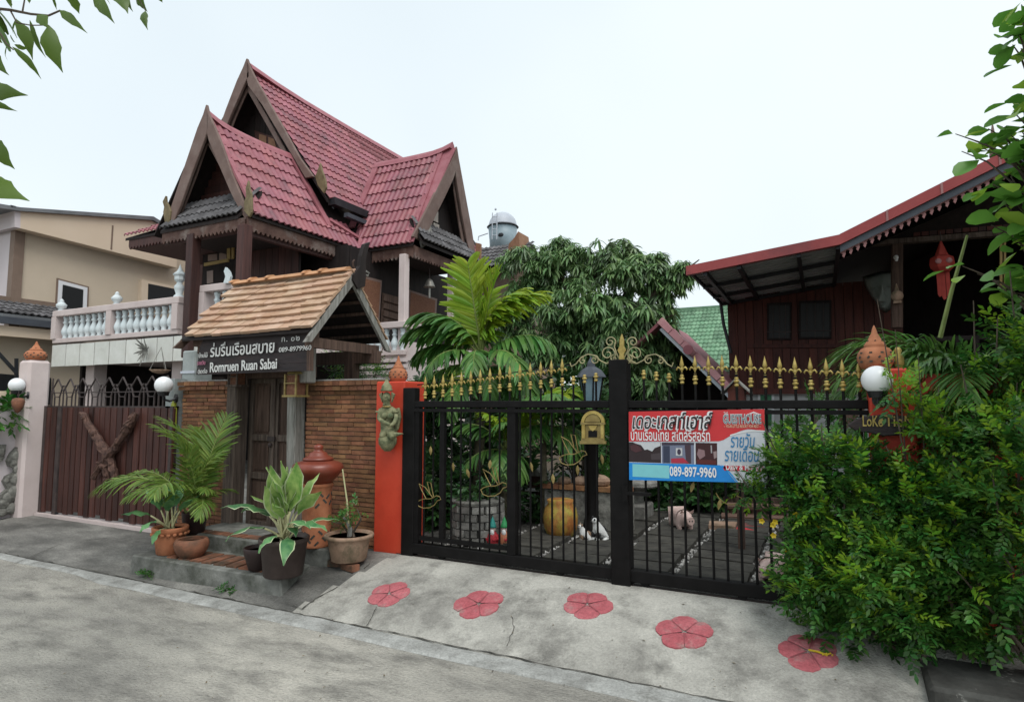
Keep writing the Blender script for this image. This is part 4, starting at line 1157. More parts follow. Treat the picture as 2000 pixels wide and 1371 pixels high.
# text
ud = bp(1, .5) - bp(0, .5); vd = Vector((0, 0, 1))
BLK = flat('print_black', (.02, .018, .02)); WHT = flat('print_white', (.78, .78, .78)); BLU = flat('print_text_blue', (.03, .20, .42)); GREY = flat('print_text_grey', (.20, .26, .28)); YEL = flat('print_text_cream', (.75, .62, .42))
BW = (bp(1, .5) - bp(0, .5)).length
def btext(body, u, v, size, m, lay, **k): return text('lettering', body, t, bp(u, v, lay), ud, vd, size, m, ext=.0003, **k)
btext('เดอะเกสท์เฮาส์', .018, .245, .158, WHT, 3, shear=.22, offset=.009, width=0.62 * BW)
btext('เดอะเกสท์เฮาส์', .018, .245, .158, BLK, 5, shear=.22, offset=.0015, width=0.62 * BW)
btext('บ้านเรือนไทย สไตล์รีสอร์ท', .012, .415, .111, WHT, 3, offset=.0012, width=0.605 * BW)
btext('THE', .70, .075, .035, WHT, 3, width=0.03 * BW)
btext('GUESTHOUSE', .695, .185, .090, WHT, 3, offset=.005, width=0.265 * BW)
btext('GUESTHOUSE', .695, .185, .090, GREY, 5, offset=.0012, width=0.265 * BW)
bpoly('print_roof_mark', [(.86, .075), (.92, .03), (.98, .075), (.92, .05)], (.75, .75, .75), 2)
btext('~ YOUR LITTLE RESORT FOR REST ~', .70, .245, .029, YEL, 3, width=0.255 * BW)
btext('รายวัน', .745, .515, .13, BLU, 3, shear=.2, offset=.001, width=0.17 * BW)
btext('รายเดือน', .70, .705, .13, BLU, 3, shear=.2, offset=.001, width=0.24 * BW)
bpoly('print_red', [(.70 + .0, .77), (.985, .775), (.995, .80), (.985, .845), (.70, .84), (.69, .805)], (.58, .03, .05), 2)
btext('Daily & Monthly', .71, .828, .060, WHT, 3, offset=.001, width=0.265 * BW)
btext('089-897-9960', .298, .925, .098, WHT, 3, offset=.0022, width=0.345 * BW)
for (u, v) in ((.01, .02), (.99, .02), (.01, .98), (.5, .01)):
    p = bp(u, v); obj('tie', MB().tube([p, p + Vector((0, .05, .03))], .004, 5), M_['black'], t)

# ================================================================ GREEN STONE FIGURE ON THE RED PILLAR
YK = 4.70
t = thing('stone_figure', 'mossy green stone figure of a crowned half bird woman on the left red pillar', 'statue', N(757, 866, Y=YK))
K = lambda u, v, dy=0: N(u, v, Y=YK + dy)
V = [K(757, 842), K(757, 826), K(757, 806, -.01), K(756, 793, -.01), K(755, 782, -.02), K(754, 768, -.03),
     K(743, 802, -.02), K(740, 818, -.05), K(752, 826, -.10), K(762, 829, -.11),
     K(770, 802), K(775, 816, -.03), K(768, 829, -.08), K(756, 832, -.11),
     K(750, 846, -.05), K(744, 856, -.09), K(764, 846, -.05), K(768, 856, -.09), K(756, 856, .02)]
E_ = [(0, 1), (1, 2), (2, 3), (3, 4), (4, 5), (2, 6), (6, 7), (7, 8), (8, 9), (2, 10), (10, 11), (11, 12), (12, 13), (0, 14), (14, 15), (0, 16), (16, 17), (0, 18)]
rr = [.066, .052, .062, .026, .042, .040, .03, .024, .02, .016, .03, .024, .02, .016, .042, .03, .042, .03, .05]
skin('body', M_['stonegreen'], V, E_, rr, t)
obj('crown', MB().lathe([(.055, 0), (.058, .015), (.046, .03), (.05, .045), (.034, .065), (.02, .09), (.008, .12), (0, .14)], K(755, 764, -.03), 12), M_['stonegreen'], t, smooth=True)
obj('head', MB().ball(K(755, 776, -.03), .047, 14, 10, .85, .9, 1.1), M_['stonegreen'], t, smooth=True)
obj('face_mask', MB().ball(K(749.5, 790, -.052), .010, 6, 4, 1.6).ball(K(753, 775, -.065), .012, 8, 6).ball(K(751, 773, -.062), .007, 6, 4).ball(K(757, 773, -.062), .007, 6, 4).ball(K(753.5, 780, -.06), .009, 6, 4, 1.4), M_['stonegreen'], t, smooth=True)
for s in (-1, 1):
    obj('breast', MB().ball(K(757 + s * 5.5, 812, -.055), .030, 10, 7), M_['stonegreen'], t, smooth=True)
    obj('ear_flange', MB().prism([K(755 + s * 9, 786, -.02), K(755 + s * 15, 770, -.02), K(755 + s * 9, 766, -.02)], (0, .02, 0)), M_['stonegreen'], t)
    obj('armlet', MB().lathe([(.030, 0), (.034, .01), (.030, .02)], K(757 + s * 16 - 1, 806, -.02), 10), M_['stonegreen'], t)
obj('wing', MB().prism([K(768, 800, .03), K(778, 796, .03), K(781, 815, .03), K(776, 838, .03), K(770, 846, .03)], (0, .03, 0)), M_['stonegreen'], t, bevel=.006)
obj('tail_feather', MB().prism([K(757, 848, -.09), K(768, 844, -.09), K(784, 847, -.09), (K(770, 853, -.09)), K(760, 856, -.09)], (0, .05, 0)), M_['stonegreen'], t, bevel=.008)
obj('plinth', MB().lathe([(.03, -.09), (.06, -.06), (.085, -.02), (.088, .03), (.07, .05), (.05, .06)], K(757, 862, -.01), 14), M_['stonegreen'], t, smooth=True)
obj('necklace', MB().lathe([(.042, 0), (.05, .008), (.043, .016)], K(756, 796, -.015), 14), M_['dullgold'], t)

# ================================================================ POTS AND PLANTS AT THE DOOR
def pot(name, label, c, prof, m, soil_r, soil_z, n=28, group='plant pots by the old door'):
    t = thing(name, label, 'pot', c, group); c = Vector(c)
    return t, c
# scalloped terracotta pot
c = Vector((-5.72, 3.98, .20))
t, _ = pot('flower_pot', 'tall terracotta pot with a wavy rim on the left end of the doorstep', c, None, None, 0, 0)
obj('pot_body', MB().lathe([(.10, 0), (.115, .01), (.138, .17), (.142, .20), (.158, .205), (.165, .25), (.158, .262), (.140, .258), (.132, .22)], c, 28), M_['terracotta'], t, smooth=True)
sc = MB()
for k in range(18):
    a = 2 * math.pi * k / 18
    sc.ball(c + Vector((math.cos(a) * .152, math.sin(a) * .152, .198)), .022, 7, 5, 1, 1, .8)
obj('wavy_rim', sc, M_['terracotta'], t, smooth=True)
obj('potting_soil', MB().lathe([(0, .235), (.136, .235)], c, 20), M_['soil'], t)
# squat bowl pot beside it
c2 = Vector((-5.40, 3.98, .20))
t, _ = pot('flower_pot', 'squat dark terracotta bowl pot right of the wavy rimmed pot', c2, None, None, 0, 0)
obj('pot_body', MB().lathe([(.075, 0), (.10, .01), (.142, .07), (.155, .12), (.15, .155), (.135, .175), (.118, .178), (.112, .165), (.13, .13)], c2, 28), M_['terrawet'], t, smooth=True)
obj('potting_soil', MB().lathe([(0, .14), (.125, .14)], c2, 20), M_['soil'], t)
# big dark plastic pot
c3 = Vector((-4.13, 4.05, .20)); c3 = N(553, 1122, Z=.20)
t, _ = pot('flower_pot', 'large dark brown plastic pot on the right end of the doorstep', c3, None, None, 0, 0)
obj('pot_body', MB().lathe([(.155, 0), (.162, .01), (.190, .27), (.205, .275), (.21, .31), (.203, .318), (.185, .31), (.18, .27)], c3, 32), M_['plasticpot'], t, smooth=True)
obj('potting_soil', MB().lathe([(0, .28), (.184, .28)], c3, 20), M_['soil'], t)
c4 = N(505, 1112, Z=.20)
t, _ = pot('flower_pot', 'small black pot with a red inside tucked behind the dark plastic pot', c4, None, None, 0, 0)
obj('pot_body', MB().lathe([(.07, 0), (.085, .01), (.125, .14), (.132, .19), (.127, .196), (.118, .19), (.11, .14)], c4, 24), M_['blackpot'], t, smooth=True)
obj('potting_soil', MB().lathe([(0, .165), (.114, .165)], c4, 20), M_['terrawet'], t)
# pierced pedestal, red jar with lid
c5 = N(614, 1066, Z=.335); c5.y += .02
t = thing('pierced_pedestal', 'orange terracotta cylinder pierced with leaf patterns under the red jar', 'pedestal', c5)
obj('cylinder', MB().lathe([(.135, 0), (.14, .01), (.132, .03), (.132, .53), (.140, .545), (.148, .56), (.14, .575), (.12, .575)], c5, 28), M_['terracotta'], t, smooth=True)
for zz in (.46, .40, .12, .06):
    for k in range(12):
        a = 2 * math.pi * (k + .5 * (zz in (.40, .06))) / 12
        M = Matrix.Translation(c5 + Vector((math.cos(a) * .131, math.sin(a) * .131, zz + .02 * math.sin(k * 2.4)))) @ Matrix.Rotation(a, 4, 'Z') @ Matrix.Rotation(.8 * (-1) ** k, 4, 'X')
        mbh = MB().mbox(M, .006, .050, .018)
        obj('pierced_hole', mbh, M_['crack'], t)
c6 = c5 + Vector((0, 0, .565))
t = thing('lidded_jar', 'large glossy red brown jar with a knobbed lid on the pierced pedestal', 'jar', c6)
obj('jar_body', MB().lathe([(.10, 0), (.125, .01), (.175, .06), (.222, .115), (.235, .15), (.222, .185), (.185, .205), (.135, .218), (.13, .225)], c6, 40), M_['jar'], t, smooth=True)
obj('jar_lid', MB().lathe([(.138, .222), (.142, .236), (.118, .25), (.085, .27), (.078, .29), (.05, .302), (.036, .318), (.044, .332), (.044, .35), (.026, .366), (0, .372)], c6, 32), M_['jar'], t, smooth=True)
# bonsai bowl on loose bricks
c7 = N(681, 1094, Z=.25)
for k, (dx, dy, a, lab) in enumerate(((-.10, -.03, .3, 'loose red brick propping the left side of the bonsai bowl'), (.08, -.07, -.2, 'loose red brick propping the front of the bonsai bowl'))):
    q = c7 + Vector((dx, dy, 0)); q.z = RZ(q.x, q.y) + .028
    o = piece('prop_brick', wb, None, TRS(q, (0, 0, a), (.16, .08, .055))); tag(o, lab, 'brick', 'bricks under the bonsai bowl')
c7.z = .255
t, _ = pot('bonsai_bowl', 'wide mossy clay bowl standing on loose bricks before the red pillar', c7, None, None, 0, 0)
obj('pot_body', MB().lathe([(.145, 0), (.155, .008), (.185, .17), (.19, .195), (.215, .20), (.222, .215), (.215, .23), (.196, .232), (.182, .205)], c7, 36), M_['bowl'], t, smooth=True)
obj('potting_soil', MB().lathe([(0, .205), (.186, .205)], c7, 20), M_['soil'], t)
b7 = c7 + Vector((.0, 0, .20))
tw_small = [twig_template(30 + k, 7, .09, .034, .016) for k in range(3)]
blobs = [(N(655, 1020, Y=b7.y), (.07, .06, .06)), (N(700, 1000, Y=b7.y), (.09, .07, .06)), (N(680, 1015, Y=b7.y), (.08, .08, .05))]
shrub('bonsai_plant', 'thin scraggly shrub with one bare tall stalk in the mossy clay bowl', 'plant', b7, blobs, 46, tw_small, M_['shrub'], nparts=46, seed=5)
t = [o for o in COL.objects if o.name.startswith('bonsai_plant')][0]
obj('bare_stalk', MB().tube([b7, N(678, 980, Y=b7.y), N(669, 916, Y=b7.y)], [.012, .008, .006], 6), M_['palestem'], t)
obj('trunk', MB().tube([b7 + Vector((0, 0, -.01)), b7 + Vector((.01, 0, .07)), b7 + Vector((-.02, 0, .12)), b7 + Vector((-.07, .0, .17))], [.024, .02, .014, .01], 7), M_['greywood'], t)
# variegated plant in the plastic pot: every leaf is a part
LV = [big_leaf('leaf', k, [M_['palestem'], M_['agla'], M_['leafedge']], stalk=.23 + .03 * (k % 3), L=.38 + .04 * (k % 2), w=.15, a0=88 - 5 * k, a1=62 - 26 * k, tw=.35 - .3 * k) for k in range(3)]
LD = [big_leaf('leaf', 10 + k, [M_['palestem'], M_['aglad'], M_['leafedge']], stalk=.22, L=.36, w=.115, a0=55 - 8 * k, a1=-40 - 10 * k, tw=.2 * (k - 1)) for k in range(3)]
def leafy(name, label, base, leaves, group=None, k=1.0):
    t = thing(name, label, 'plant', base, group)
    for (az, tilt, s, me) in leaves:
        s *= k
        M = Matrix.Translation(Vector(base) + Vector((rnd.uniform(-.03, .03), rnd.uniform(-.03, .03), 0))) @ Matrix.Rotation(R(az), 4, 'Z') @ Matrix.Rotation(R(-tilt), 4, 'Y') @ Matrix.Rotation(rnd.uniform(-.3, .3), 4, 'X') @ Matrix.Diagonal((s, s, s, 1))
        piece('leaf', me, t, M)
    return t
b3 = c3 + Vector((0, 0, .27))
leafy('variegated_plant', 'pale green variegated broad leaved plant in the large dark plastic pot', b3,
      [(225, 8, 1.15, LV[0]), (270, 10, 1.2, LV[0]), (310, 12, 1.1, LV[0]), (0, 10, 1.0, LV[0]), (180, 12, 1.05, LV[0]), (290, -8, .9, LV[0]), (200, 4, 1.1, LV[0]), (150, 2, 1.05, LV[0]), (330, 4, 1.05, LV[0]), (250, 6, 1.0, LV[1]), (20, 2, 1.0, LV[0]), (70, 0, .95, LV[1]), (290, 0, .85, LV[1]), (110, 0, 1.0, LV[1]),
       (225, 0, .8, LV[2]), (350, 0, .9, LV[2]), (300, -5, .8, LV[2]),
       (210, 8, 1.25, LD[0]), (180, 12, 1.15, LD[1]), (255, 0, 1.0, LD[1]), (345, 2, 1.05, LD[0]), (315, -8, 1.05, LD[2]), (5, 6, 1.0, LD[1]), (285, 0, .8, LD[2]), (330, 6, .8, LD[1]), (40, 4, .9, LD[0])], k=1.0)
LG = [big_leaf('leaf', 20 + k, [M_['palestem'], M_['aglad'], M_['aglad']], stalk=.24, L=.30, w=.10, a0=80 - 10 * k, a1=35 - 32 * k, margin=False) for k in range(3)]
b1 = Vector((-5.72, 3.98, .43))
leafy('broad_leaved_plant', 'broad leaved plant with pale stalks in the wavy rimmed terracotta pot', b1,
      [(200, 5, .85, LG[0]), (160, 0, .9, LG[0]), (330, 0, .9, LG[1]), (20, 6, .8, LG[0]), (215, -6, .9, LG[2]), (300, -20, .95, LG[2]), (350, 0, .85, LG[1]), (70, 0, .8, LG[1]), (180, 4, .8, LG[1]), (120, 0, .9, LG[0]), (250, 10, .7, LG[0]), (310, -40, .7, LG[2])])
# areca palm behind it
AV = [frond_mesh('frond', 40 + k, [M_['stem'], M_['areca']], L=1.25, a0=88 - 2 * k, a1=(10, -45, 45)[k], n=30, ll=.30, lw=.024, ldroop=(.7, 1.0, .5)[k], ang=52, start=.34, vee=.25, rr=.009) for k in range(3)]
ba = Vector((-5.78, 4.28, .34))
palm('areca_palm', 'feathery yellow green areca palm in front of the left brick wall', 'palm', ba,
     [(20, 24, .66, 0, (0, 0, 0)), (165, 10, 1.0, 0, (0, 0, 0)), (215, -6, 1.0, 1, (-.03, 0, 0)), (195, 0, .95, 1, (0, -.05, 0)), (325, 14, .62, 1, (.0, 0, 0)), (300, 0, .85, 1, (0, 0, 0)), (60, 18, .75, 0, (0, 0, 0)), (205, 10, 1.1, 0, (0, 0, 0)), (230, 14, 1.0, 0, (0, 0, 0)), (110, 6, 1.0, 2, (0, 0, 0)), (350, 20, .7, 2, (0, 0, 0)), (260, 6, .8, 2, (0, 0, 0)), (240, 0, .75, 1, (0, 0, 0)), (60, 10, .55, 1, (.0, 0, 0)), (180, 10, .85, 2, (0, 0, 0)), (320, -20, .62, 1, (0, 0, .1))], AV)
t = [o for o in COL.objects if o.name.startswith('areca_palm')][0]
for k in range(6):
    a = k * 1.05; obj('stem', MB().tube([ba + Vector((.04 * math.cos(a), .04 * math.sin(a), -.02)), ba + Vector((.03 * math.cos(a), .03 * math.sin(a), .36))], [.016, .010], 6), M_['stem'], t)
o = obj('nursery_pot', MB().lathe([(.09, -.01), (.10, 0), (.12, .2), (.125, .21), (.11, .2)], ba + Vector((0, 0, -.0)), 20), M_['blackpot'], None, smooth=True); tag(o, 'black nursery pot holding the areca palm behind the terracotta pot', 'pot', 'plant pots by the old door')
# weeds at the foot of the step
tw_w = [twig_template(60 + k, 6, .05, .03, .012) for k in range(2)]
for k, (u, v, lab) in enumerate(((290, 1128, 'small weed at the left foot of the doorstep'), (446, 1158, 'tuft of weeds at the middle foot of the doorstep'))):
    b = N(u, v, Z=.02)
    shrub('weed', lab, 'weed', b, [(b + Vector((0, -.02, .03)), (.07, .03, .025))], 26, tw_w, M_['shrub'], nparts=26, group='weeds at the foot of the step', seed=60 + k, stems=[])

# ================================================================ THE TIMBER HOUSE WITH RED TILED GABLES
def wave_tile(nw=2, seg=6, amp=.055, lip=.10):
    """Unit tile: x 0..1 across, y 0..1 up the slope, two waves, a lip at the lower edge."""
    mb = MB(); n = nw * seg
    for j, (y, dz) in enumerate(((0, .10), (1.0, .0))):
        for i in range(n + 1):
            x = i / n; mb.v.append((x, y, dz + amp * (1 - math.cos(2 * math.pi * nw * x)) / 2 * 2))
    for i in range(n + 1):
        x = i / n; mb.v.append((x, 0, .10 - lip + amp * (1 - math.cos(2 * math.pi * nw * x))))
    for i in range(n):
        mb.f.append((i, i + 1, n + 2 + i, n + 1 + i)); mb.f.append((2 * n + 2 + i, 2 * n + 3 + i, i + 1, i))
    return mb
WT = wave_tile()
wt_red = WT.mesh('roof_tile', M_['redtile']); wt_grey = WT.mesh('roof_tile', M_['greytile'])
def tile_slope(parent, O, U, V, Lu, Lv, tw, th, mesh, m, keep=None, limit=300, wave=.33, stuff='upper_tiles'):
    O, U, V = Vector(O), Vector(U).normalized(), Vector(V).normalized(); Nn = U.cross(V).normalized()
    nu, nv = max(1, round(Lu / tw)), max(1, round(Lv / th)); tw, th = Lu / nu, Lv / nv
    L = []
    for j in range(nv):
        for i in range(nu):
            p = O + U * (i * tw) + V * (j * th); c = p + U * (tw / 2) + V * (th / 2)
            if keep and not keep(c): continue
            M = frame(p + Nn * .02, U * tw, V * (th * 1.12), Nn * wave)
            L.append((dist(c), M))
    L.sort(key=lambda q: q[0])
    for d, M in L[:limit]: piece('roof_tile', mesh, parent, M)
    if len(L) > limit:
        o = bpy.data.objects.new(stuff, fast_mesh(stuff, WT.v, WT.f, [M for d, M in L[limit:]], [m])); link(o, parent); o['kind'] = 'stuff'
H = thing('timber_house', 'dark timber house with steep red tiled gables and pink balustraded terrace', 'house', (-11, 9, 0))
# --- roof decks (boards under the tiles)
rX, rZ, eX, eZ = -11.0, 7.42, -9.53, 5.22
def deck(P, ext): return MB().prism(P, ext)
front_roof = obj('front_roof', MB().prism([(rX, 8.0, rZ), (eX, 8.0, eZ), (eX, 8.0, eZ - .05), (rX, 8.0, rZ - .09)], (0, 3.1, 0)).prism([(rX, 8.0, rZ), (2 * rX - eX, 8.0, eZ), (2 * rX - eX, 8.0, eZ - .05), (rX, 8.0, rZ - .09)], (0, 2.4, 0)), M_['blackwood'], H)
Vf = Vector((rX - eX, 0, rZ - eZ)); Lf = Vf.length
bX, bZ = -12.66, 10.03; bs = -1.336
main_roof = obj('main_roof', MB().prism([(bX, 10.29, bZ), (-9.86, 10.29, bZ + bs * 2.8), (-9.86, 10.29, bZ + bs * 2.8 - .08), (bX, 10.29, bZ - .13)], (0, 8, 0)).prism([(bX, 10.29, bZ), (bX - 2.9, 10.29, bZ - 2.9 * 1.336), (bX - 2.9, 10.29, bZ - 2.9 * 1.336 - .08), (bX, 10.29, bZ - .13)], (0, 8, 0)), M_['blackwood'], H)
wY, wZ, wE, wez = 12.40, 7.83, 11.08, 5.22
wing_roof = obj('wing_roof', MB().prism([(-10.2, wY, wZ), (-10.2, wE, wez), (-10.2, wE, wez - .05), (-10.2, wY, wZ - .09)], (2.17, 0, 0)).prism([(-10.2, wY, wZ), (-10.2, 13.72, wez), (-10.2, 13.72, wez - .05), (-10.2, wY, wZ - .09)], (2.17, 0, 0)), M_['blackwood'], H)
tile_slope(front_roof, (eX, 8.03, eZ), (0, 1, 0), Vf, 3.05, Lf, .30, .37, wt_red, M_['redtile'], keep=lambda c: c.y < 10.3 or c.x > -9.95)
tile_slope(front_roof, (2 * rX - eX, 10.3, eZ), (0, -1, 0), (rX - (2 * rX - eX), 0, rZ - eZ), 2.25, Lf, .30, .37, wt_red, M_['redtile'], limit=0, stuff='rear_tiles')
Vb = Vector((bX + 9.86, 0, -bs * 2.8))
tile_slope(main_roof, (-9.86, 10.33, bZ + bs * 2.8), (0, 1, 0), Vb, 7.5, Vb.length, .30, .335, wt_red, M_['redtile'], limit=230)
tile_slope(main_roof, (bX - 2.9, 17.8, bZ + bs * 2.9), (0, -1, 0), (2.9, 0, 2.9 * 1.336), 7.5, Vb.length, .30, .335, wt_red, M_['redtile'], limit=0, stuff='rear_tiles')
Vw = Vector((0, wY - wE, wZ - wez))
tile_slope(wing_roof, (-10.2, wE, wez), (1, 0, 0), Vw, 2.13, Vw.length, .30, .35, wt_red, M_['redtile'], keep=lambda c: c.z > 6.1 or c.x > -9.9)
tile_slope(wing_roof, (-8.07, 13.72, wez), (-1, 0, 0), (0, wY - 13.72, wZ - wez), 2.13, Vw.length, .30, .35, wt_red, M_['redtile'], limit=0, stuff='rear_tiles')
# --- ridge caps, verge flashings, gutter
def cap(parent, p, q, w=.13, h=.07, name='ridge_cap', sag=0):
    p, q = Vector(p), Vector(q); pts = []
    for i in range(9):
        f = i / 8; pts.append(p.lerp(q, f) + Vector((0, 0, -sag * math.sin(math.pi * f) + .16 * max(0, .22 - f) ** 1.5 * 6)))
    mb = MB()
    for a, b in zip(pts, pts[1:]):
        d = (b - a).normalized(); s = d.cross(Vector((0, 0, 1))).normalized()
        mb.prism([a - s * w - Vector((0, 0, h * 1.7)), a - s * w * .5, a + Vector((0, 0, h)), a + s * w * .5, a + s * w - Vector((0, 0, h * 1.7))], b - a)
    obj(name, mb, M_['redtrim'], parent)
cap(front_roof, (rX, 8.02, rZ + .07), (rX, 10.35, rZ + .07), sag=.05)
cap(main_roof, (bX, 10.32, bZ + .07), (bX, 18, bZ + .07), w=.2, h=.09, sag=.03)
cap(wing_roof, (-7.84, wY, wZ + .06), (-10.2, wY, wZ + .06), sag=.03)
def strip(name, p, q, w, n, parent, m, th=.03):
    p, q, n = Vector(p), Vector(q), Vector(n).normalized(); d = (q - p).normalized(); s = d.cross(n).normalized()
    M = Matrix.Translation((p + q) / 2 + n * th / 2) @ Matrix((d, s, n)).transposed().to_4x4()
    obj(name, MB().mbox(M, (q - p).length, w, th), m, parent)
nf = Vector((0, 1, 0)).cross(Vf).normalized(); nw_ = Vector((1, 0, 0)).cross(Vw).normalized()
strip('verge_flashing', (rX, 10.27, rZ + .05), Vector((rX, 10.27, rZ + .05)) - Vf * .84, .16, nf, front_roof, M_['redtrim'], .05)
strip('verge_flashing', (-10.14, wY, wZ + .04), (-10.06, wY - .78 * (wY - wE), wZ - .74 * (wZ - wez)), .17, nw_, wing_roof, M_['redtrim'], .06)
strip('valley_flashing', (-9.80, 11.48, 5.98), (-9.52, 11.09, 5.30), .15, Vector((1, -1, 1.3)), wing_roof, M_['redtrim'], .04)
strip('verge_flashing', (-8.14, wE, wez + .05), (-8.14, wY, wZ + .05), .14, nw_, wing_roof, M_['redtrim'], .05)
strip('verge_flashing', (eX, 8.07, eZ + .05), (rX, 8.07, rZ + .05), .13, nf, front_roof, M_['redtrim'], .05)
strip('eave_flashing', (-9.83, 10.35, 5.80), (-9.66, 11.36, 5.52), .10, nf, front_roof, M_['redtrim'], .04)
obj('verge', MB().prism([Vector((-8.12, wE, wez + .03)), Vector((-8.12, wY, wZ + .03)), Vector((-7.74, wY, wZ + .03)), Vector((-8.02, wE, wez + .03))], nw_ * .03), M_['redtrim'], wing_roof)
obj('gutter', MB().beam((-9.82, 10.40, 6.26), (-9.82, 11.75, 6.26), .20, .17), M_['steel'], main_roof)
obj('gutter', MB().beam((-9.70, 10.75, 6.02), (-9.70, 11.8, 6.0), .12, .10), M_['bluedark'], main_roof)
obj('downpipe', MB().tube([N(648, 408, Y=10.9), N(664, 402, Y=11.3)], .05, 8), M_['silver'], main_roof)
obj('dormer_cheek', MB().prism([(-10.19, wY, wZ - .1), (-10.19, 11.3, 5.6), (-10.19, 13.4, 5.6)], (.04, 0, 0)), M_['blackwood'], wing_roof)
# --- gable ends: bargeboards traced at their own planes
def plankset(parent, poly_x0, poly_x1, y, zb, ztop, m, w=.14, axis='Y', name='plank'):
    pass
def gable(parent, plane, L, R_, mid, th):
    """L, R_: outlines of the two bargeboards (pixels), on the plane given."""
    for Q in (L, R_):
        obj('bargeboard', MB().prism([N(u, v, **plane) for u, v in Q], th), M_['barge'], parent, bevel=.01)
gable(front_roof, dict(Y=7.96), [(402, 204), (396, 224), (385, 250), (362, 318), (340, 385), (322, 438), (336, 440), (352, 402), (372, 345), (403, 262), (406, 250), (406, 225)],
      [(403, 204), (407, 222), (416, 242), (432, 280), (455, 345), (476, 395), (489, 420), (478, 428), (468, 412), (448, 372), (425, 318), (407, 275), (404, 262)], None, (0, .06, 0))
gable(front_roof, dict(Y=8.10), [(403, 250), (375, 340), (345, 420), (352, 422), (382, 345), (404, 282)], [(404, 250), (430, 310), (468, 400), (462, 404), (428, 325), (405, 282)], None, (0, .04, 0))
gable(main_roof, dict(Y=10.22), [(481, 114), (474, 132), (462, 158), (440, 215), (425, 258), (436, 262), (450, 226), (480, 158), (486, 150), (486, 130)],
      [(482, 114), (488, 132), (498, 152), (522, 195), (552, 248), (585, 308), (612, 345), (596, 348), (575, 312), (545, 262), (512, 206), (484, 168), (482, 158)], None, (0, .07, 0))
gable(main_roof, dict(Y=10.36), [(482, 160), (455, 222), (430, 285), (437, 290), (462, 225), (483, 178)], [(483, 160), (520, 225), (570, 315), (562, 318), (515, 235), (484, 180)], None, (0, .04, 0))
# wing gable leans outward a little
def GW(L):
    o = []
    for u, v in L:
        k = min(1, max(0, (460 - v) / 175.0)); o.append(N(u, v, X=-8.0 + .27 * k))
    return o
for Q in ([(893, 286), (888, 302), (880, 318), (862, 352), (836, 405), (806, 462), (822, 470), (832, 462), (850, 425), (872, 380), (886, 350), (892, 330)],
          [(893, 286), (897, 312), (903, 345), (912, 395), (922, 450), (930, 502), (922, 508), (912, 470), (902, 415), (893, 360), (890, 335)]):
    obj('bargeboard', MB().prism(GW(Q), (-.06, 0, 0)), M_['barge'], wing_roof, bevel=.01)
obj('bargeboard', MB().prism([p - Vector((.09, 0, 0)) for p in GW([(894, 330), (903, 395), (914, 455), (921, 500), (913, 495), (903, 440), (893, 372)])], (-.03, 0, 0)), M_['barge'], wing_roof)
# horn finials at the bargeboard feet
for par, L, pl in ((front_roof, [(322, 438), (318, 415), (320, 405), (317, 394), (323, 382), (324, 394), (329, 402), (333, 412), (330, 436)], dict(Y=7.93)),
                   (front_roof, [(486, 424), (476, 412), (476, 396), (480, 384), (479, 368), (484, 352), (486, 366), (490, 378), (491, 398), (491, 415)], dict(Y=7.93)),
                   (main_roof, [(632, 378), (620, 362), (615, 345), (620, 332), (625, 318), (629, 334), (635, 350), (637, 366)], dict(Y=10.16))):
    obj('horn_finial', MB().prism([N(u, v, **pl) for u, v in L], (0, .05, 0)), M_['finial'], par, bevel=.008)
# pediments of dark planks
pl_b = unit_box('plank', M_['blackwood']); pl_d = unit_box('plank', M_['darkwood'])
ped = obj('pediment', MB().prism([(-12.3, 8.62, 5.45), (-9.7, 8.62, 5.45), (rX, 8.62, 7.3)], (0, .04, 0)), M_['blackwood'], H)
for k in range(10):
    z = 5.5 + k * .16; hw = (7.25 - z) / 1.503 - .02
    piece('plank', pl_d, ped, TRS((rX, 8.60, z + .07), (.06, 0, 0), (2 * hw, .03, .15)))
ped2 = obj('pediment', MB().prism([(-15.2, 10.92, 6.3), (-10.0, 10.92, 6.3), (bX, 10.92, 9.85)], (0, .04, 0)), M_['blackwood'], H)
for k in range(24):
    x = -15.0 + k * .20; h = 9.78 - abs(x + .1 - bX) * 1.36 - 6.35
    if h > .1: piece('plank', pl_b, ped2, TRS((x + .1, 10.90, 6.35 + h / 2), (0, 0, 0), (.19, .03, h)))
wf = obj('window', MB().prism(PW([(497, 255), (548, 272), (566, 305), (500, 290)], 10.86), (0, .03, 0)), M_['darkwood'], ped2)
obj('pane', MB().prism(PW([(506, 262), (520, 266), (520, 284), (506, 280)], 10.845), (0, .01, 0)).prism(PW([(524, 268), (535, 272), (540, 290), (524, 286)], 10.845), (0, .01, 0)), M_['orangeclay'], wf)
# wing pediment with pale panes
P_ = lambda L, x: [N(u, v, X=x) for u, v in L]
wp = obj('pediment', MB().prism(P_([(838, 460), (888, 345), (918, 500)], -8.32), (-.04, 0, 0)), M_['blackwood'], H)
pm = unit_box('pane', mat('reed_panel', (.36, .31, .27), (.50, .45, .40), 60, .9, .4, 90, stretch=(1, 1, 8)))
for r, (za, zb, ya, yb) in enumerate(((5.80, 6.06, 11.62, 12.55), (6.10, 6.38, 11.82, 12.5), (6.42, 6.72, 12.02, 12.46))):
    n = (3, 2, 2)[r]
    for i in range(n):
        w = (yb - ya) / n
        piece('pane', pm, wp, TRS((-8.30, ya + w * (i + .5), (za + zb) / 2), (0, 0, 0), (.03, w - .06, zb - za)))
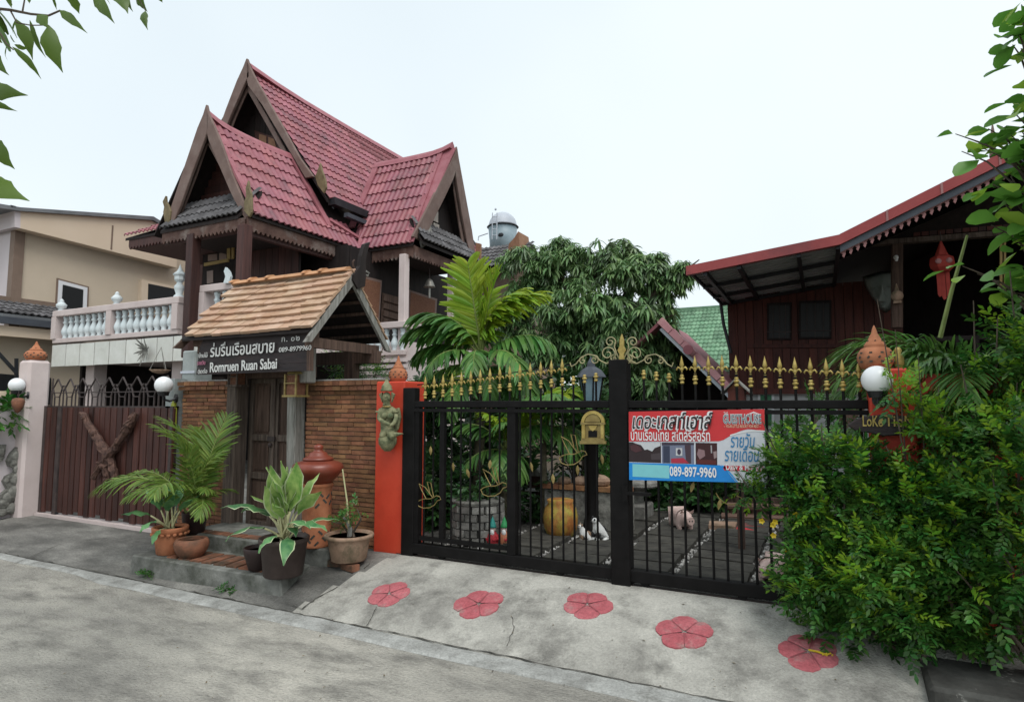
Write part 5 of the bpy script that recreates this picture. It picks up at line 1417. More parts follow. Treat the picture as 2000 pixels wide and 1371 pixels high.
# --- pent roofs under the gables, fascias with scalloped trim
def scallop(parent, p, q, h, m, step=.11, dn=.07, th=(0, .03, 0), name='scalloped_fascia'):
    p, q = Vector(p), Vector(q); n = max(3, int((q - p).length / step)); L = [p + Vector((0, 0, h)), p]
    for i in range(n):
        for f, d in ((.12, .2), (.3, .75), (.5, 1.0), (.7, .75), (.88, .2)):
            L.append(p.lerp(q, (i + f) / n) - Vector((0, 0, dn * d)))
    L += [q, q + Vector((0, 0, h))]
    mb = MB(); e = Vector(th)
    for i in range(1, len(L) - 2):                         # quads down from the straight top edge keep it clean
        a, b = L[i], L[i + 1]; ta, tb_ = Vector((a.x, a.y, p.z + (q.z - p.z) * 0 + h)), None
        fa = (a - p).dot(q - p) / (q - p).length_squared; fb = (b - p).dot(q - p) / (q - p).length_squared
        ta = p.lerp(q, fa) + Vector((0, 0, h)); tb_ = p.lerp(q, fb) + Vector((0, 0, h))
        mb.add([a, b, tb_, ta, a + e, b + e, tb_ + e, ta + e], [(0, 1, 2, 3), (7, 6, 5, 4), (1, 0, 4, 5)])
    obj(name, mb, m, parent)
pr = obj('pent_roof', MB().prism([(-12.05, 8.40, 5.86), (-12.05, 7.86, 5.20), (-12.05, 7.86, 5.14), (-12.05, 8.40, 5.76)], (2.3, 0, 0)), M_['blackwood'], H)
tile_slope(pr, (-12.05, 7.86, 5.22), (1, 0, 0), (0, .54, .66), 2.30, .85, .30, .29, wt_grey, M_['greytile'])
scallop(H, (-12.02, 7.88, 4.98), (-9.58, 7.88, 4.98), .17, M_['trimwood'])
scallop(H, (-9.58, 7.92, 4.98), (-9.58, 11.0, 4.98), .20, M_['trimwood'], th=(-.03, 0, 0))
scallop(H, (-9.52, 11.14, 4.98), (-8.02, 11.14, 4.98), .22, M_['trimwood'])
scallop(H, (-8.01, 11.12, 4.96), (-8.01, 13.75, 4.96), .22, M_['trimwood'], th=(-.03, 0, 0))
pr2 = obj('pent_roof', MB().prism([(-8.22, 11.2, 5.86), (-7.86, 11.2, 5.28), (-7.86, 11.2, 5.22), (-8.22, 11.2, 5.76)], (0, 2.55, 0)), M_['blackwood'], H)
tile_slope(pr2, (-7.84, 11.2, 5.30), (0, 1, 0), (-.36, 0, .58), 2.55, .68, .28, .23, wt_grey, M_['greytile'])
obj('corner_bracket', MB().prism(P_([(818, 452), (842, 440), (846, 470), (826, 484)], -7.98), (-.06, 0, 0)), M_['greywood'], H)
# skirt roof on the far left side
ls = obj('side_skirt_roof', MB().prism([(-14.1, 8.38, 5.42), (-14.1, 9.6, 6.1), (-14.1, 9.6, 6.02), (-14.1, 8.38, 5.36)], (2.0, 0, 0)), M_['blackwood'], H)
tile_slope(ls, (-14.1, 8.36, 5.44), (1, 0, 0), (0, 1.2, .68), 2.0, 1.38, .30, .36, wt_red, M_['redtile'])
scallop(ls, (-14.0, 8.40, 5.22), (-12.1, 8.40, 5.22), .17, M_['darkwood'])
obj('soffit', MB().box(-14.0, 8.45, 5.18, -12.0, 10.4, 5.22), M_['darkwood'], ls)
# --- body of the house
obj('wall', MB().box(-12.55, 10.30, 3.05, -9.25, 10.40, 5.16), M_['blackwood'], H)
obj('wall', MB().box(-9.33, 10.40, 3.05, -9.23, 15, 5.16), M_['blackwood'], H)
obj('wall', MB().box(-15.2, 10.9, 3.05, -12.55, 11.0, 6.5).box(-12.62, 9.6, 3.05, -12.52, 10.9, 5.4), M_['darkwood'], H)
obj('ceiling', MB().box(-12.2, 8.1, 5.10, -9.62, 10.3, 5.14).box(-9.2, 11.2, 5.10, -8.1, 13.7, 5.14), M_['blackwood'], H)
obj('tie_beam', MB().box(-12.0, 7.94, 4.92, -9.62, 8.05, 5.02).box(-9.78, 8.06, 4.86, -9.66, 10.3, 5.0), M_['darkwood'], H)
for x in (-11.20, -9.74):
    obj('porch_post', MB().box(x, 7.84, 2.55, x + .20, 8.04, 5.02), M_['darkwood'], H, bevel=.012)
wz = unit_box('wall_board', M_['darkwood'])
wl_ = obj('back_wall', MB().box(-12.5, 9.62, 3.05, -9.95, 9.66, 5.1), M_['blackwood'], H)
for k in range(13):
    piece('wall_board', wz, wl_, TRS((-12.4 + k * .195, 9.60, 4.07), (0, 0, 0), (.185, .025, 2.04)))
w1 = obj('window', MB().prism(PW([(398, 462), (468, 452), (464, 552), (394, 560)], 9.57), (0, .03, 0)), M_['blackwood'], H)
for L in ([(406, 478), (424, 484), (424, 490), (406, 493)], [(406, 498), (424, 496), (424, 508), (406, 510)], [(428, 495), (442, 492), (442, 506), (428, 508)], [(404, 530), (416, 528), (416, 552), (404, 554)]):
    obj('pane', MB().prism(PW(L, 9.56), (0, .01, 0)), mat('dusty_pane', (.24, .17, .14), (.33, .24, .20), 3, .5) if 'dusty_pane' not in bpy.data.materials else bpy.data.materials['dusty_pane'], w1)
yw = mat('yellow_wood', (.28, .19, .06), (.38, .27, .10), 5, .7)
for L in ([(398, 514), (446, 505), (446, 511), (398, 520)], [(443, 466), (449, 465), (449, 505), (443, 506)], [(452, 466), (457, 465), (456, 505), (452, 506)]):
    obj('window_slat', MB().prism(PW(L, 9.2), (0, .03, 0)), yw, w1)
# framed rattan panels and louvres on the wall under the right wing
for L in ([(706, 538), (746, 548), (741, 625), (700, 622)], [(799, 566), (854, 584), (850, 645), (796, 640)]):
    fr = obj('panel_frame', MB().prism(P_(L, -9.17), (-.03, 0, 0)), M_['barge'], H)
    cx = sum(u for u, v in L) / 4; cy = sum(v for u, v in L) / 4
    obj('rattan_panel', MB().prism(P_([(cx + (u - cx) * .87, cy + (v - cy) * .88) for u, v in L], -9.165), (.006, 0, 0)), M_['rattan'], fr)
lo = obj('shutter', MB().prism(P_([(748, 572), (784, 582), (780, 640), (744, 632)], -9.19), (-.02, 0, 0)), M_['oldwood'], H)
for k in range(4):
    obj('shutter_board', MB().prism(P_([(749, 576 + k * 15), (783, 586 + k * 15), (782, 597 + k * 15), (748, 587 + k * 15)], -9.17), (.03, 0, 0)), M_['oldwood'], lo)
for (y, lab) in ((11.10, ''), (13.10, '')):
    obj('porch_column', MB().box(-8.36, y - .085, 2.55, -8.19, y + .085, 5.0), M_['pinkwhite'], H, bevel=.01)
# lower storey and terrace slab
obj('terrace_slab', MB().box(-16.0, 8.04, 2.62, -9.2, 10.9, 3.02).box(-9.2, 11.0, 2.6, -8.08, 13.8, 3.02), M_['pinkwhite'], H)
fa = unit_box('fascia_panel', M_['fascia'])
x = -16.02
while x < -8.9:
    w = rnd.uniform(.50, .62)
    piece('fascia_panel', fa, H, TRS((x + w / 2, 8.0, 2.755 + rnd.uniform(-.006, .006)), (0, rnd.uniform(-.006, .006), 0), (w - .03, .05, .50)))
    x += w
for x in (-15.3, -12.2, -9.4):
    obj('ground_column', MB().box(x, 8.35, .1, x + .32, 8.65, 2.62), M_['pinkwhite'], H, bevel=.01)
obj('lower_wall', MB().box(-15.9, 11.8, .1, -9.2, 11.9, 2.65).box(-16.0, 8.6, .1, -15.9, 11.8, 2.65), M_['blackwood'], H)
obj('lower_wall', MB().box(-9.35, 11.0, .1, -8.12, 11.08, 2.62).box(-8.2, 11.08, .1, -8.12, 13.8, 2.62), M_['pinkwhite'], H)
for k in range(3):
    obj('cornice_board', MB().box(-9.4, 10.90 - .03 * k, 2.30 + .13 * k, -8.06, 11.0, 2.38 + .13 * k), M_['pinkwhite'], H)
# carport grille behind the gate
gr = MB()
for k in range(14): gr.box(-13.6 + k * .16, 9.0, .15, -13.58 + k * .16, 9.02, 2.2)
gr.box(-13.6, 8.99, 2.18, -11.4, 9.03, 2.22).box(-13.6, 8.99, 1.3, -11.4, 9.03, 1.34)
obj('carport_grille', gr, M_['irondark'], H)
# --- balustrades
B1 = thing('terrace_balustrade', 'pale balustrade with bulbous balusters along the house terrace', 'balustrade', (-13.8, 8.0, 3.02))
bal = MB().lathe([(.055, 0), (.06, .03), (.045, .05), (.075, .10), (.088, .16), (.075, .22), (.045, .30), (.038, .34), (.06, .365), (.06, .385), (.04, .40), (.05, .46), (.062, .49), (.055, .52)], (0, 0, 0), 12)
bmesh_ = bal.mesh('baluster', M_['baluster'], True)
def bal_run(root, x0, x1, y, z, h, n, posts):
    obj('base_rail', MB().box(x0, y - .10, z, x1, y + .10, z + .10), M_['pinkwhite'], root, bevel=.008)
    obj('top_rail', MB().box(x0 - .03, y - .12, z + h - .14, x1 + .03, y + .12, z + h), M_['pinkwhite'], root, bevel=.012)
    for k in range(n):
        xx = x0 + (k + .5) * (x1 - x0) / n
        if any(abs(xx - p) < .13 for p in posts): continue
        piece('baluster', bmesh_, root, TRS((xx, y, z + .10), (0, 0, 0), (1, 1, (h - .24) / .52)))
    for p in posts:
        obj('pier', MB().box(p - .09, y - .125, z + .10, p + .09, y + .125, z + h - .14), M_['pinkwhite'], root)
bal_run(B1, -16.0, -11.52, 8.06, 3.05, .76, 20, (-15.95, -13.82, -11.60))
for x in (-15.9, -13.75):
    obj('urn_finial', MB().lathe([(.06, 0), (.075, .02), (.05, .05), (.10, .10), (.115, .15), (.07, .2), (.04, .23), (.05, .25), (.02, .29), (0, .30)], (x, 8.06, 3.81), 14), M_['baluster'], B1, smooth=True)
bal_run(B1, -10.98, -9.8, 8.16, 3.15, .85, 5, (-10.95,))
B2 = thing('porch_balustrade', 'short pinkish porch balustrade behind the palm, under the bell', 'balustrade', (-8.5, 11.05, 3.0))
bal_run(B2, -9.2, -8.1, 11.0, 2.72, .74, 5, ())
obj('side_rail', MB().box(-8.16, 11.1, 3.30, -8.0, 13.4, 3.44), M_['pinkwhite'], B2)
# small things on the terrace
t = thing('pagoda_lantern', 'pale stone pagoda lantern at the end of the terrace balustrade', 'lantern', N(350, 590, Y=8.0))
c = N(349, 588, Y=8.12)
obj('shaft', MB().lathe([(.10, 0), (.10, .10), (.06, .14), (.09, .24), (.10, .30), (.05, .36), (.06, .40)], c, 12), M_['baluster'], t, smooth=True)
obj('light_box', MB().lathe([(.07, .40), (.10, .44), (.10, .52), (.12, .53), (.13, .56), (.06, .62), (.03, .68), (0, .78)], c, 8), M_['baluster'], t)
t = thing('naga_finial', 'small white curled finial on the balustrade above the gatehouse roof', 'finial', N(440, 552, Y=8.0))
obj('curl', MB().prism(PW([(436, 553), (440, 540), (437, 530), (440, 522), (447, 530), (450, 540), (447, 553)], 7.98), (0, .05, 0)), M_['baluster'], t)
t = thing('wind_bell', 'grey metal bell with clapper hanging under the right porch eave', 'bell', N(839, 545, X=-8.2))
c = N(839, 548, X=-8.25)
obj('bell_cup', MB().lathe([(.145, -.16), (.13, -.14), (.10, -.06), (.07, 0), (.03, .04), (0, .045)], c, 16), M_['bronze'], t, smooth=True)
obj('clapper', MB().box(c.x - .01, c.y - .03, c.z - .42, c.x + .01, c.y + .03, c.z - .18), M_['bronze'], t)
obj('cord', MB().tube([c + Vector((0, 0, .04)), c + Vector((0, 0, .5))], .008, 5), M_['irondark'], t)
t = thing('wall_orchid', 'dried dark plant fixed to the cream terrace panels', 'plant', N(287, 685, Y=7.9))
mb = MB(); c = N(287, 685, Y=7.93)
for k in range(16):
    a = k * 2.39; blade(mb, c, (math.cos(a), -.5, math.sin(a) + .1), (0, -1, 0), .20 + .08 * (k % 3), .05, .3, 3)
obj('leaf_tuft', mb, M_['stonegrey'], t)
t = thing('hanging_basket', 'pale round hanging basket below the cream terrace panels', 'basket', N(313, 718, Y=7.7))
c = N(313, 722, Y=7.8)
obj('bowl', MB().lathe([(.05, -.08), (.14, -.05), (.20, 0), (.18, .0), (.12, -.04)], c, 16), M_['bowl'], t, smooth=True)
for k in range(3):
    a = k * 2.1; obj('cord', MB().tube([c + Vector((.18 * math.cos(a), .18 * math.sin(a), 0)), c + Vector((0, 0, .45))], .006, 4), M_['greywood'], t)

# ================================================================ BEIGE NEIGHBOUR HOUSE ON THE LEFT
t = thing('neighbour_house', 'plain beige neighbour house with dark roof edge on the far left', 'house', (-20, 9, 0))
XN = -18.0
obj('side_wall', MB().box(-24, 8.05, 0, XN, 20, 6.2), M_['beige'], t)
obj('front_wall', MB().box(-24, 7.98, 0, XN - .12, 8.05, 6.1), M_['lilac'], t)
obj('corner_pilaster', MB().box(XN - .16, 7.94, 0, XN + .06, 8.16, 6.0), M_['brownpaint'], t)
obj('gable_band', MB().prism(P_([(40, 446), (345, 523), (348, 470), (318, 440), (300, 430), (40, 413)], XN + .35), (-.35, 0, 0)), M_['beigel'], t)
obj('gable_band_joint', MB().prism(P_([(219, 440), (222, 441), (219, 488), (216, 487)], XN + .36), (-.02, 0, 0)), M_['brownpaint'], t)
obj('front_fascia', MB().prism([N(40, 413, X=XN + .35), N(40, 446, X=XN + .35), N(40, 446, X=XN + .35) + Vector((-6, -.0, 0)), N(40, 413, X=XN + .35) + Vector((-6, 0, 0))], (0, -.12, 0)), M_['lilac'], t)
obj('roof_edge', MB().prism(P_([(-30, 393), (40, 405), (300, 423), (318, 434), (318, 441), (300, 430), (40, 412), (-30, 402)], XN + .45), (-5, 0, 0)), M_['metalgrey'], t)
obj('roof_edge', MB().prism([q + Vector((0, -.1, 0)) for q in P_([(40, 405), (40, 412)], XN + .45)] + [q + Vector((-6, -.1, 0)) for q in P_([(40, 412), (40, 405)], XN + .45)], (0, -.1, 0)), M_['metalgrey'], t)
w = obj('window', MB().prism(P_([(112, 543), (174, 560), (172, 618), (108, 610)], XN + .04), (-.06, 0, 0)), M_['brownpaint'], t)
obj('window_frame', MB().prism(P_([(115, 547), (171, 562), (169, 614), (112, 607)], XN + .06), (-.03, 0, 0)), M_['whiteframe'], w)
obj('pane', MB().prism(P_([(123, 556), (163, 566), (161, 612), (120, 604)], XN + .07), (-.02, 0, 0)), M_['window'], w)
w = obj('window', MB().prism(P_([(277, 546), (345, 560), (345, 600), (276, 590)], XN + .16), (-.18, 0, 0)), M_['beigel'], t)
obj('pane', MB().prism(P_([(290, 554), (345, 565), (345, 600), (289, 588)], XN + .17), (-.02, 0, 0)), M_['window'], w)
# lower canopy roof along its side
ca = obj('canopy_roof', MB().prism([(XN, 5.5, 4.16), (XN, 5.5, 4.02), (-16.9, 5.5, 3.66), (-16.9, 5.5, 3.74)], (0, 12, 0)), M_['metalgrey'], t)
tile_slope(ca, (-16.9, 6.2, 3.74), (0, 1, 0), (-1.1, 0, .42), 6.6, 1.18, .30, .30, wt_grey, M_['greytile'], limit=70)
obj('flashing_board', MB().box(XN, 5.5, 4.16, XN + .05, 17, 4.30), M_['brownpaint'], ca)
obj('gutter', MB().box(-16.9, 5.5, 3.50, -16.78, 17, 3.66), M_['bluedark'], ca)
obj('canopy_beam', MB().box(-17.05, 5.5, 3.22, -16.9, 17, 3.46), M_['beigel'], ca)
obj('brace', MB().beam(N(-12, 680, X=-16.9), N(32, 728, X=-16.9), .05, .07).beam(N(32, 700, X=-16.9), N(32, 740, X=-16.9), .06, .06), M_['steel'], ca)
obj('lower_wall', MB().box(-17.6, 5.5, 0, -17.5, 17, 3.4), M_['beige'], t)
obj('dark_window', MB().prism(P_([(-20, 728), (100, 738), (100, 790), (-20, 790)], -17.45), (-.03, 0, 0)), M_['window'], t)

# ================================================================ ROOF AND WATER TANK FAR BEHIND
t = thing('rear_house', 'grey tiled roof with orange clay verge boards behind the timber house', 'house', (-9, 17, 0))
obj('wall', MB().box(-10.6, 17.3, 0, -8.1, 19.5, 6.0), M_['brownpaint'], t)
rf = obj('roof', MB().prism([(-10.6, 16.9, 5.9), (-10.6, 18.4, 6.98), (-10.6, 19.9, 5.9)], (2.2, 0, 0)), M_['blackwood'], t)
tile_slope(rf, (-10.6, 16.86, 5.95), (1, 0, 0), (0, 1.5, 1.06), 2.25, 1.84, .32, .31, wt_grey, M_['greytile'])
obj('verge_board', MB().prism(PW([(990, 500), (994, 476), (1005, 464), (1012, 452), (1015, 480), (1016, 512)], 17.6), (0, .8, 0)), M_['orangeclay'], t)
obj('verge_board', MB().prism(PW([(929, 474), (938, 476), (937, 515), (930, 515)], 17.0), (0, .1, 0)), M_['orangeclay'], t)
t = thing('water_tank', 'grey domed water tank on the roof behind the timber house', 'tank', N(983, 466, Y=22))
c = N(982, 470, Y=22); r = 29 * (c - CAMP).dot(FW) / FPX
obj('tank_body', MB().lathe([(r * .85, -.6), (r * .9, 0), (r * .98, r * .9)], c, 24), M_['domeblue'], t, smooth=True)
obj('rim', MB().lathe([(r * 1.02, r * .86), (r * 1.08, r * .90), (r * 1.02, r * .97)], c, 24), M_['steel'], t)
obj('dome', MB().lathe([(r * .98, r * .95)] + [(r * .96 * math.cos(a), r * .95 + r * .98 * math.sin(a)) for a in np.linspace(.1, math.pi / 2, 8)], c, 24), M_['silver'], t, smooth=True)
obj('inspection_hatch', MB().ball(N(978, 459, Y=21.3), .11, 10, 7, 1.2, .3, .8), M_['steel'], t)
mb = MB()
for u in (961, 970): mb.tube([N(u, 468, Y=21.2), N(u + 1, 416, Y=21.2)], .022, 5)
for v in (424, 436, 448, 460): mb.tube([N(961, v, Y=21.2), N(971, v, Y=21.2)], .018, 4)
mb.ball(N(968, 409, Y=21.2), .05, 6, 5)
obj('ladder', mb, M_['silver'], t)
mb = MB()
for L in ([(934, 470), (935, 462), (953, 456)], [(1014, 457), (1027, 461), (1029, 476), (1020, 490), (1030, 484)]):
    mb.tube(PW(L, 21.2), .022, 5)
obj('guard_rail', mb, M_['silver'], t)

# ================================================================ RED ROOFED TIMBER HOUSE ON THE RIGHT
RH = thing('stilt_house', 'dark red plank house with a red edged roof on the right, behind the gate', 'house', (0, 10, .25))
YR = 8.5
A = N(1350, 525, Y=YR); Bp = N(1640, 465, Y=YR); Cp = N(1990, 290, Y=YR)
Cp = Bp + (Cp - Bp) * 1.28
dn = lambda p, k: p + Vector((0, 0, -k))
YB2 = 11.45
lean = obj('lean_to_roof', MB().prism([A, Bp, dn(Bp, .03), dn(A, .03)], (0, YB2 - YR, 0)), M_['steel'], RH)  # dark deck behind paler strips paints the shade between corrugations
# corrugations below, running down the slope
cr = unit_box('corrugation', M_['sheetunder'])
for k in range(16):
    y = YR + .10 + k * .182
    q = (A + Bp) / 2; d = Bp - A
    M = Matrix.Translation(Vector((q.x, y, q.z - .045))) @ Matrix.Rotation(-math.atan2(d.z, d.x), 4, 'Y') @ Matrix.Diagonal((d.length - .05, .085, .035, 1))
    piece('corrugation', cr, lean, M)
for f, nm in ((.10, 'rafter'), (.34, 'rafter'), (.74, 'rafter'), (.99, 'rafter')):
    p = A.lerp(Bp, f); obj(nm, MB().beam(dn(p, .10), dn(p, .10) + Vector((0, YB2 - YR, 0)), .05, .07), M_['steel'], lean)
for y in (YR + .95, YR + 1.9, YR + 2.75):
    obj('purlin', MB().beam(dn(A, .10) + Vector((0, y - YR, 0)), dn(Bp, .10) + Vector((0, y - YR, 0)), .05, .05), M_['steel'], lean)
# thick red verge along the rake, in two stretches, and the eave edge
def verge(P, Q, h, m, nm, y0=-.06, y1=.03, top=0.0, ext=None):
    obj(nm, MB().prism([P + Vector((0, y0, top)), Q + Vector((0, y0, top)), Q + Vector((0, y0, top - h)), P + Vector((0, y0, top - h))], (0, y1 - y0, 0)), m, RH)
verge(A + Vector((-.06, 0, 0)), Bp, .125, M_['redroof'], 'red_verge', top=.03)
verge(Bp, Cp, .13, M_['redroof'], 'red_verge', top=.035)
for f in (.22, .46, .7):
    p = Bp.lerp(Cp, f); obj('verge_joint', MB().prism([p + Vector((-.012, -.066, .03)), p + Vector((.012, -.066, .042)), p + Vector((.012, -.066, -.09)), p + Vector((-.012, -.066, -.10))], (0, .01, 0)), M_['pinktrim'], RH)
verge(dn(Bp, .10), dn(Cp, .10), .085, M_['bluedark'], 'blue_bargeboard', y0=-.03, y1=.02)
obj('eave_edge', MB().beam(dn(A, .04), dn(A, .04) + Vector((0, YB2 - YR, 0)), .03, .10), M_['bluedark'], RH)
# pink carved trim hanging under the rake
dr = (Cp - Bp); n = 30
for k in range(n):
    p = dn(Bp, .185) + dr * ((k + .5) / n); w = dr.length / n * .5
    u = dr.normalized() * w
    L = [p - u, p - u * .3 + Vector((0, 0, -.035)), p - u * .55 + Vector((0, 0, -.05)), p + Vector((0, 0, -.085)), p + u * .55 + Vector((0, 0, -.04)), p + u * .3 + Vector((0, 0, -.025)), p + u]
    obj('trim_tooth', MB().prism(L, (0, .02, 0)), M_['pinktrim'], RH)
verge(dn(Bp, .175), dn(Cp, .175), .018, M_['pinktrim'], 'trim_rail', y0=-.02, y1=.01)
# main roof sheet and its tiles seen edge on
obj('main_roof', MB().prism([Bp, Cp, dn(Cp, .04), dn(Bp, .04)], (0, 5, 0)).prism([Cp, Cp + Vector((2.6, 0, -1.3)), dn(Cp, .04) + Vector((2.6, 0, -1.3)), dn(Cp, .04)], (0, 5, 0)), M_['redroof'], RH)
obj('soffit', MB().prism([dn(Bp, .05), dn(Cp, .05), dn(Cp, .075), dn(Bp, .075)], (0, 4.9, 0)), M_['blackwood'], RH)  # near-black board added so the roof's underside reads as shaded
obj('roof_finial', MB().prism(PW([(1941, 312), (1946, 300), (1943, 258), (1939, 240), (1936, 262), (1934, 305)], YR), (0, .05, 0)), M_['barge'], RH)
# walls of upright planks
YW = 11.3
pk = unit_box('plank', M_['redwood'])
wx0, wx1 = N(1425, 650, Y=YW).x, N(1752, 560, Y=YW).x
z0 = N(1500, 763, Y=YW).z
wb_ = obj('plank_wall', MB().box(wx0, YW + .02, z0, wx1, YW + .10, 3.58), M_['blackwood'], RH)
x = wx0
while x < wx1:
    w = rnd.uniform(.12, .155)
    piece('plank', pk, wb_, TRS((x + w / 2, YW + rnd.uniform(-.004, .006), (z0 + 3.62) / 2), (0, 0, 0), (w - .008, .03, 3.62 - z0)))
    x += w
obj('side_wall', MB().box(wx0 - .02, YW - .02, z0 - .1, wx0 + .10, 13.5, 3.48), M_['redwood'], RH)
obj('sill_beam', MB().box(wx0 - .03, YW - .06, z0 - .06, 2.6, YW - .015, z0 + .03), M_['redwood'], RH)
obj('mid_rail', MB().prism(PW([(1462, 672), (1650, 672), (1650, 679), (1462, 679)], YW - .05), (0, .03, 0)), M_['redwood'], RH)
def dark_window(L, nb):
    w = obj('window', MB().prism(PW(L, YW - .05), (0, .03, 0)), M_['blackwood'], RH)
    x0, y0 = L[0]; x1, y1 = L[2]
    obj('pane', MB().prism(PW([(x0 + 4, y0 + 4), (x1 - 4, y0 + 4), (x1 - 4, y1 - 4), (x0 + 4, y1 - 4)], YW - .056), (0, .01, 0)), M_['window'], w)
    for k in range(1, nb):
        u = x0 + (x1 - x0) * k / nb
        obj('grille_bar', MB().beam(N(u, y0 + 3, Y=YW - .07), N(u, y1 - 3, Y=YW - .07), .012, .012, (0, 1, 0)), M_['irondark'], w)
    obj('grille_bar', MB().beam(N(x0, y0 + (y1 - y0) * .78, Y=YW - .07), N(x1, y0 + (y1 - y0) * .78, Y=YW - .07), .012, .012, (0, 1, 0)), M_['irondark'], w)
dark_window([(1498, 592), (1546, 590), (1546, 664), (1498, 664)], 4)
dark_window([(1560, 588), (1624, 586), (1624, 662), (1560, 662)], 4)
# verandah: post, beam, gable boards, dark room behind
YV = 9.6
obj('verandah_post', MB().prism(PW([(1742, 470), (1764, 466), (1764, 640), (1742, 640)], YV), (0, .15, 0)), M_['oldwood'], RH, bevel=.01)
obj('verandah_beam', MB().prism(PW([(1650, 474), (2080, 440), (2080, 450), (1650, 483)], YV - .02), (0, .12, 0)), M_['oldwoodl'], RH)
gp = obj('gable_backing', MB().prism([N(1655, 474, Y=YV + .1), N(2080, 440, Y=YV + .1), dn(Cp, .25) + Vector((0, .75, 0)), dn(Bp, .12) + Vector((0, .75, 0))], (0, .05, 0)), M_['blackwood'], RH)
for k in range(22):
    u = 1672 + k * 16
    zt = N(u, 470 - (u - 1640) * .47, Y=YR).z - .05; pb = N(u, 472 - (u - 1655) * .08, Y=YV + .05); pt = N(u + 15, 472 - (u - 1655) * .08, Y=YV + .05)
    ztop = Bp.z + (pb.x - Bp.x) * dr.z / dr.x - .16
    if ztop - pb.z > .05:
        piece('plank', pk if k % 3 else pl_d, gp, TRS(((pb.x + pt.x) / 2, YV + .07, (pb.z + ztop) / 2), (0, 0, 0), (pt.x - pb.x - .006, .025, ztop - pb.z)))
lv_ = obj('louvre_panel', MB().prism(PW([(1897, 372), (1950, 364), (1950, 424), (1897, 432)], YV), (0, .03, 0)), M_['redwood'], RH)
for k in range(7):
    obj('louvre', MB().beam(N(1901, 378 + k * 7.4, Y=YV - .02), N(1947, 371 + k * 7.4, Y=YV - .02), .02, .014), M_['redwood'], lv_)
obj('yellow_post', MB().prism(PW([(1953, 465), (1958, 465), (1958, 560), (1953, 560)], YV), (0, .03, 0)).prism(PW([(1961, 465), (1965, 465), (1965, 560), (1961, 560)], YV), (0, .03, 0)), bpy.data.materials['yellow_wood'], RH)
obj('room_floor', MB().box(wx1 - .05, YV, z0 - .08, 3.4, 13.5, z0 + .02), M_['blackwood'], RH)
obj('room_wall', MB().box(wx1, 13.0, z0, 3.6, 13.1, 4.8).box(wx1 - .02, YW + .1, z0, wx1 + .06, 13.1, 3.6).box(3.4, YV, .2, 3.5, 13, 4.4), M_['blackwood'], RH)
obj('railing', MB().box(wx1 + .1, YV + .33, z0 + .62, 3.4, YV + .37, z0 + .68).box(wx1 + .1, YV + .33, z0 + .1, 3.4, YV + .37, z0 + .14), M_['blackwood'], RH)
for k in range(10): obj('railing_baluster', MB().box(1.2 + k * .22, YV + .335, z0 + .14, 1.235 + k * .22, YV + .365, z0 + .62), M_['blackwood'], RH)
# eave brace and ground floor
obj('eave_brace', MB().tube([N(1407, 588, Y=11.35), N(1413, 632, Y=11.3), N(1428, 690, Y=YW - .02)], .028, 6), M_['steel'], RH)
obj('ground_wall', MB().box(wx0 + .15, YW + .05, .2, 3.4, YW + .15, z0 - .06), M_['whitewall'], RH)
obj('ground_pier', MB().box(wx0, YW - .04, .2, wx0 + .16, YW + .12, z0 - .06), M_['pinkwhite'], RH)
fr = obj('green_framed_window', MB().prism(PW([(1480, 766), (1512, 766), (1512, 838), (1480, 836)], YW + .01), (0, .03, 0)), M_['whiteframe'], RH)
obj('pane', MB().prism(PW([(1485, 771), (1507, 771), (1507, 796), (1485, 796)], YW), (0, .01, 0)).prism(PW([(1485, 800), (1507, 800), (1507, 832), (1485, 831)], YW), (0, .01, 0)), M_['greenpaint'], fr)
# outside stair with handrail
st_ = thing('outside_stair', 'wooden outside stair with slanted handrails leading up to the right hand house', 'stair', N(1600, 860, Y=8.9))
for (a, b) in (((1622, 782), (1692, 706)), ((1560, 862), (1622, 782))):
    obj('handrail', MB().beam(N(*a, Y=9.4), N(*b, Y=9.4), .04, .06), M_['oldwoodl'], st_)
obj('stringer', MB().beam(N(1580, 900, Y=9.45), N(1700, 770, Y=9.45), .05, .14), M_['oldwood'], st_)
for k in range(7):
    p = N(1580 + k * 18, 900 - k * 19, Y=9.45); obj('tread', MB().box(p.x - .10, 9.45, p.z, p.x + .12, 9.9, p.z + .03), M_['oldwoodl'], st_)
for u, v0, v1 in ((1640, 762, 850), (1680, 720, 800)):
    obj('rail_post', MB().beam(N(u, v0, Y=9.42), N(u, v1, Y=9.42), .04, .04), M_['oldwood'], st_)
# things hanging on the verandah
t = thing('cloth_lantern', 'red hexagonal cloth lantern with long tails hanging on the verandah', 'lantern', N(1840, 510, Y=8.9))
c = N(1840, 516, Y=9.3)
obj('drum', MB().lathe([(.06, .12), (.125, .085), (.135, 0), (.125, -.045), (.075, -.10)], c, 6), M_['lanternred'], t)
obj('top_cone', MB().lathe([(.075, .11), (.06, .15), (.012, .29), (0, .30)], c, 6), M_['lanternred'], t)
for k, (dx, ln_) in enumerate(((-.045, .32), (.0, .36), (.05, .34))):
    obj('tail', MB().prism([c + Vector((dx - .022, 0, -.08)), c + Vector((dx + .022, 0, -.08)), c + Vector((dx + .026, 0, -.08 - ln_)), c + Vector((dx, 0, -.10 - ln_)), c + Vector((dx - .018, 0, -.06 - ln_))], (0, .006, 0)), M_['lanternred'], t)
for a in (-2.0, -1.1):
    q = c + Vector((.128 * math.cos(a), .128 * math.sin(a), .02)); obj('white_motif', MB().ball(q, .035, 6, 5, 1, .5, 1), M_['pinktrim'], t)
obj('cord', MB().tube([c + Vector((0, 0, .28)), c + Vector((0, 0, .42))], .006, 4), M_['irondark'], t)
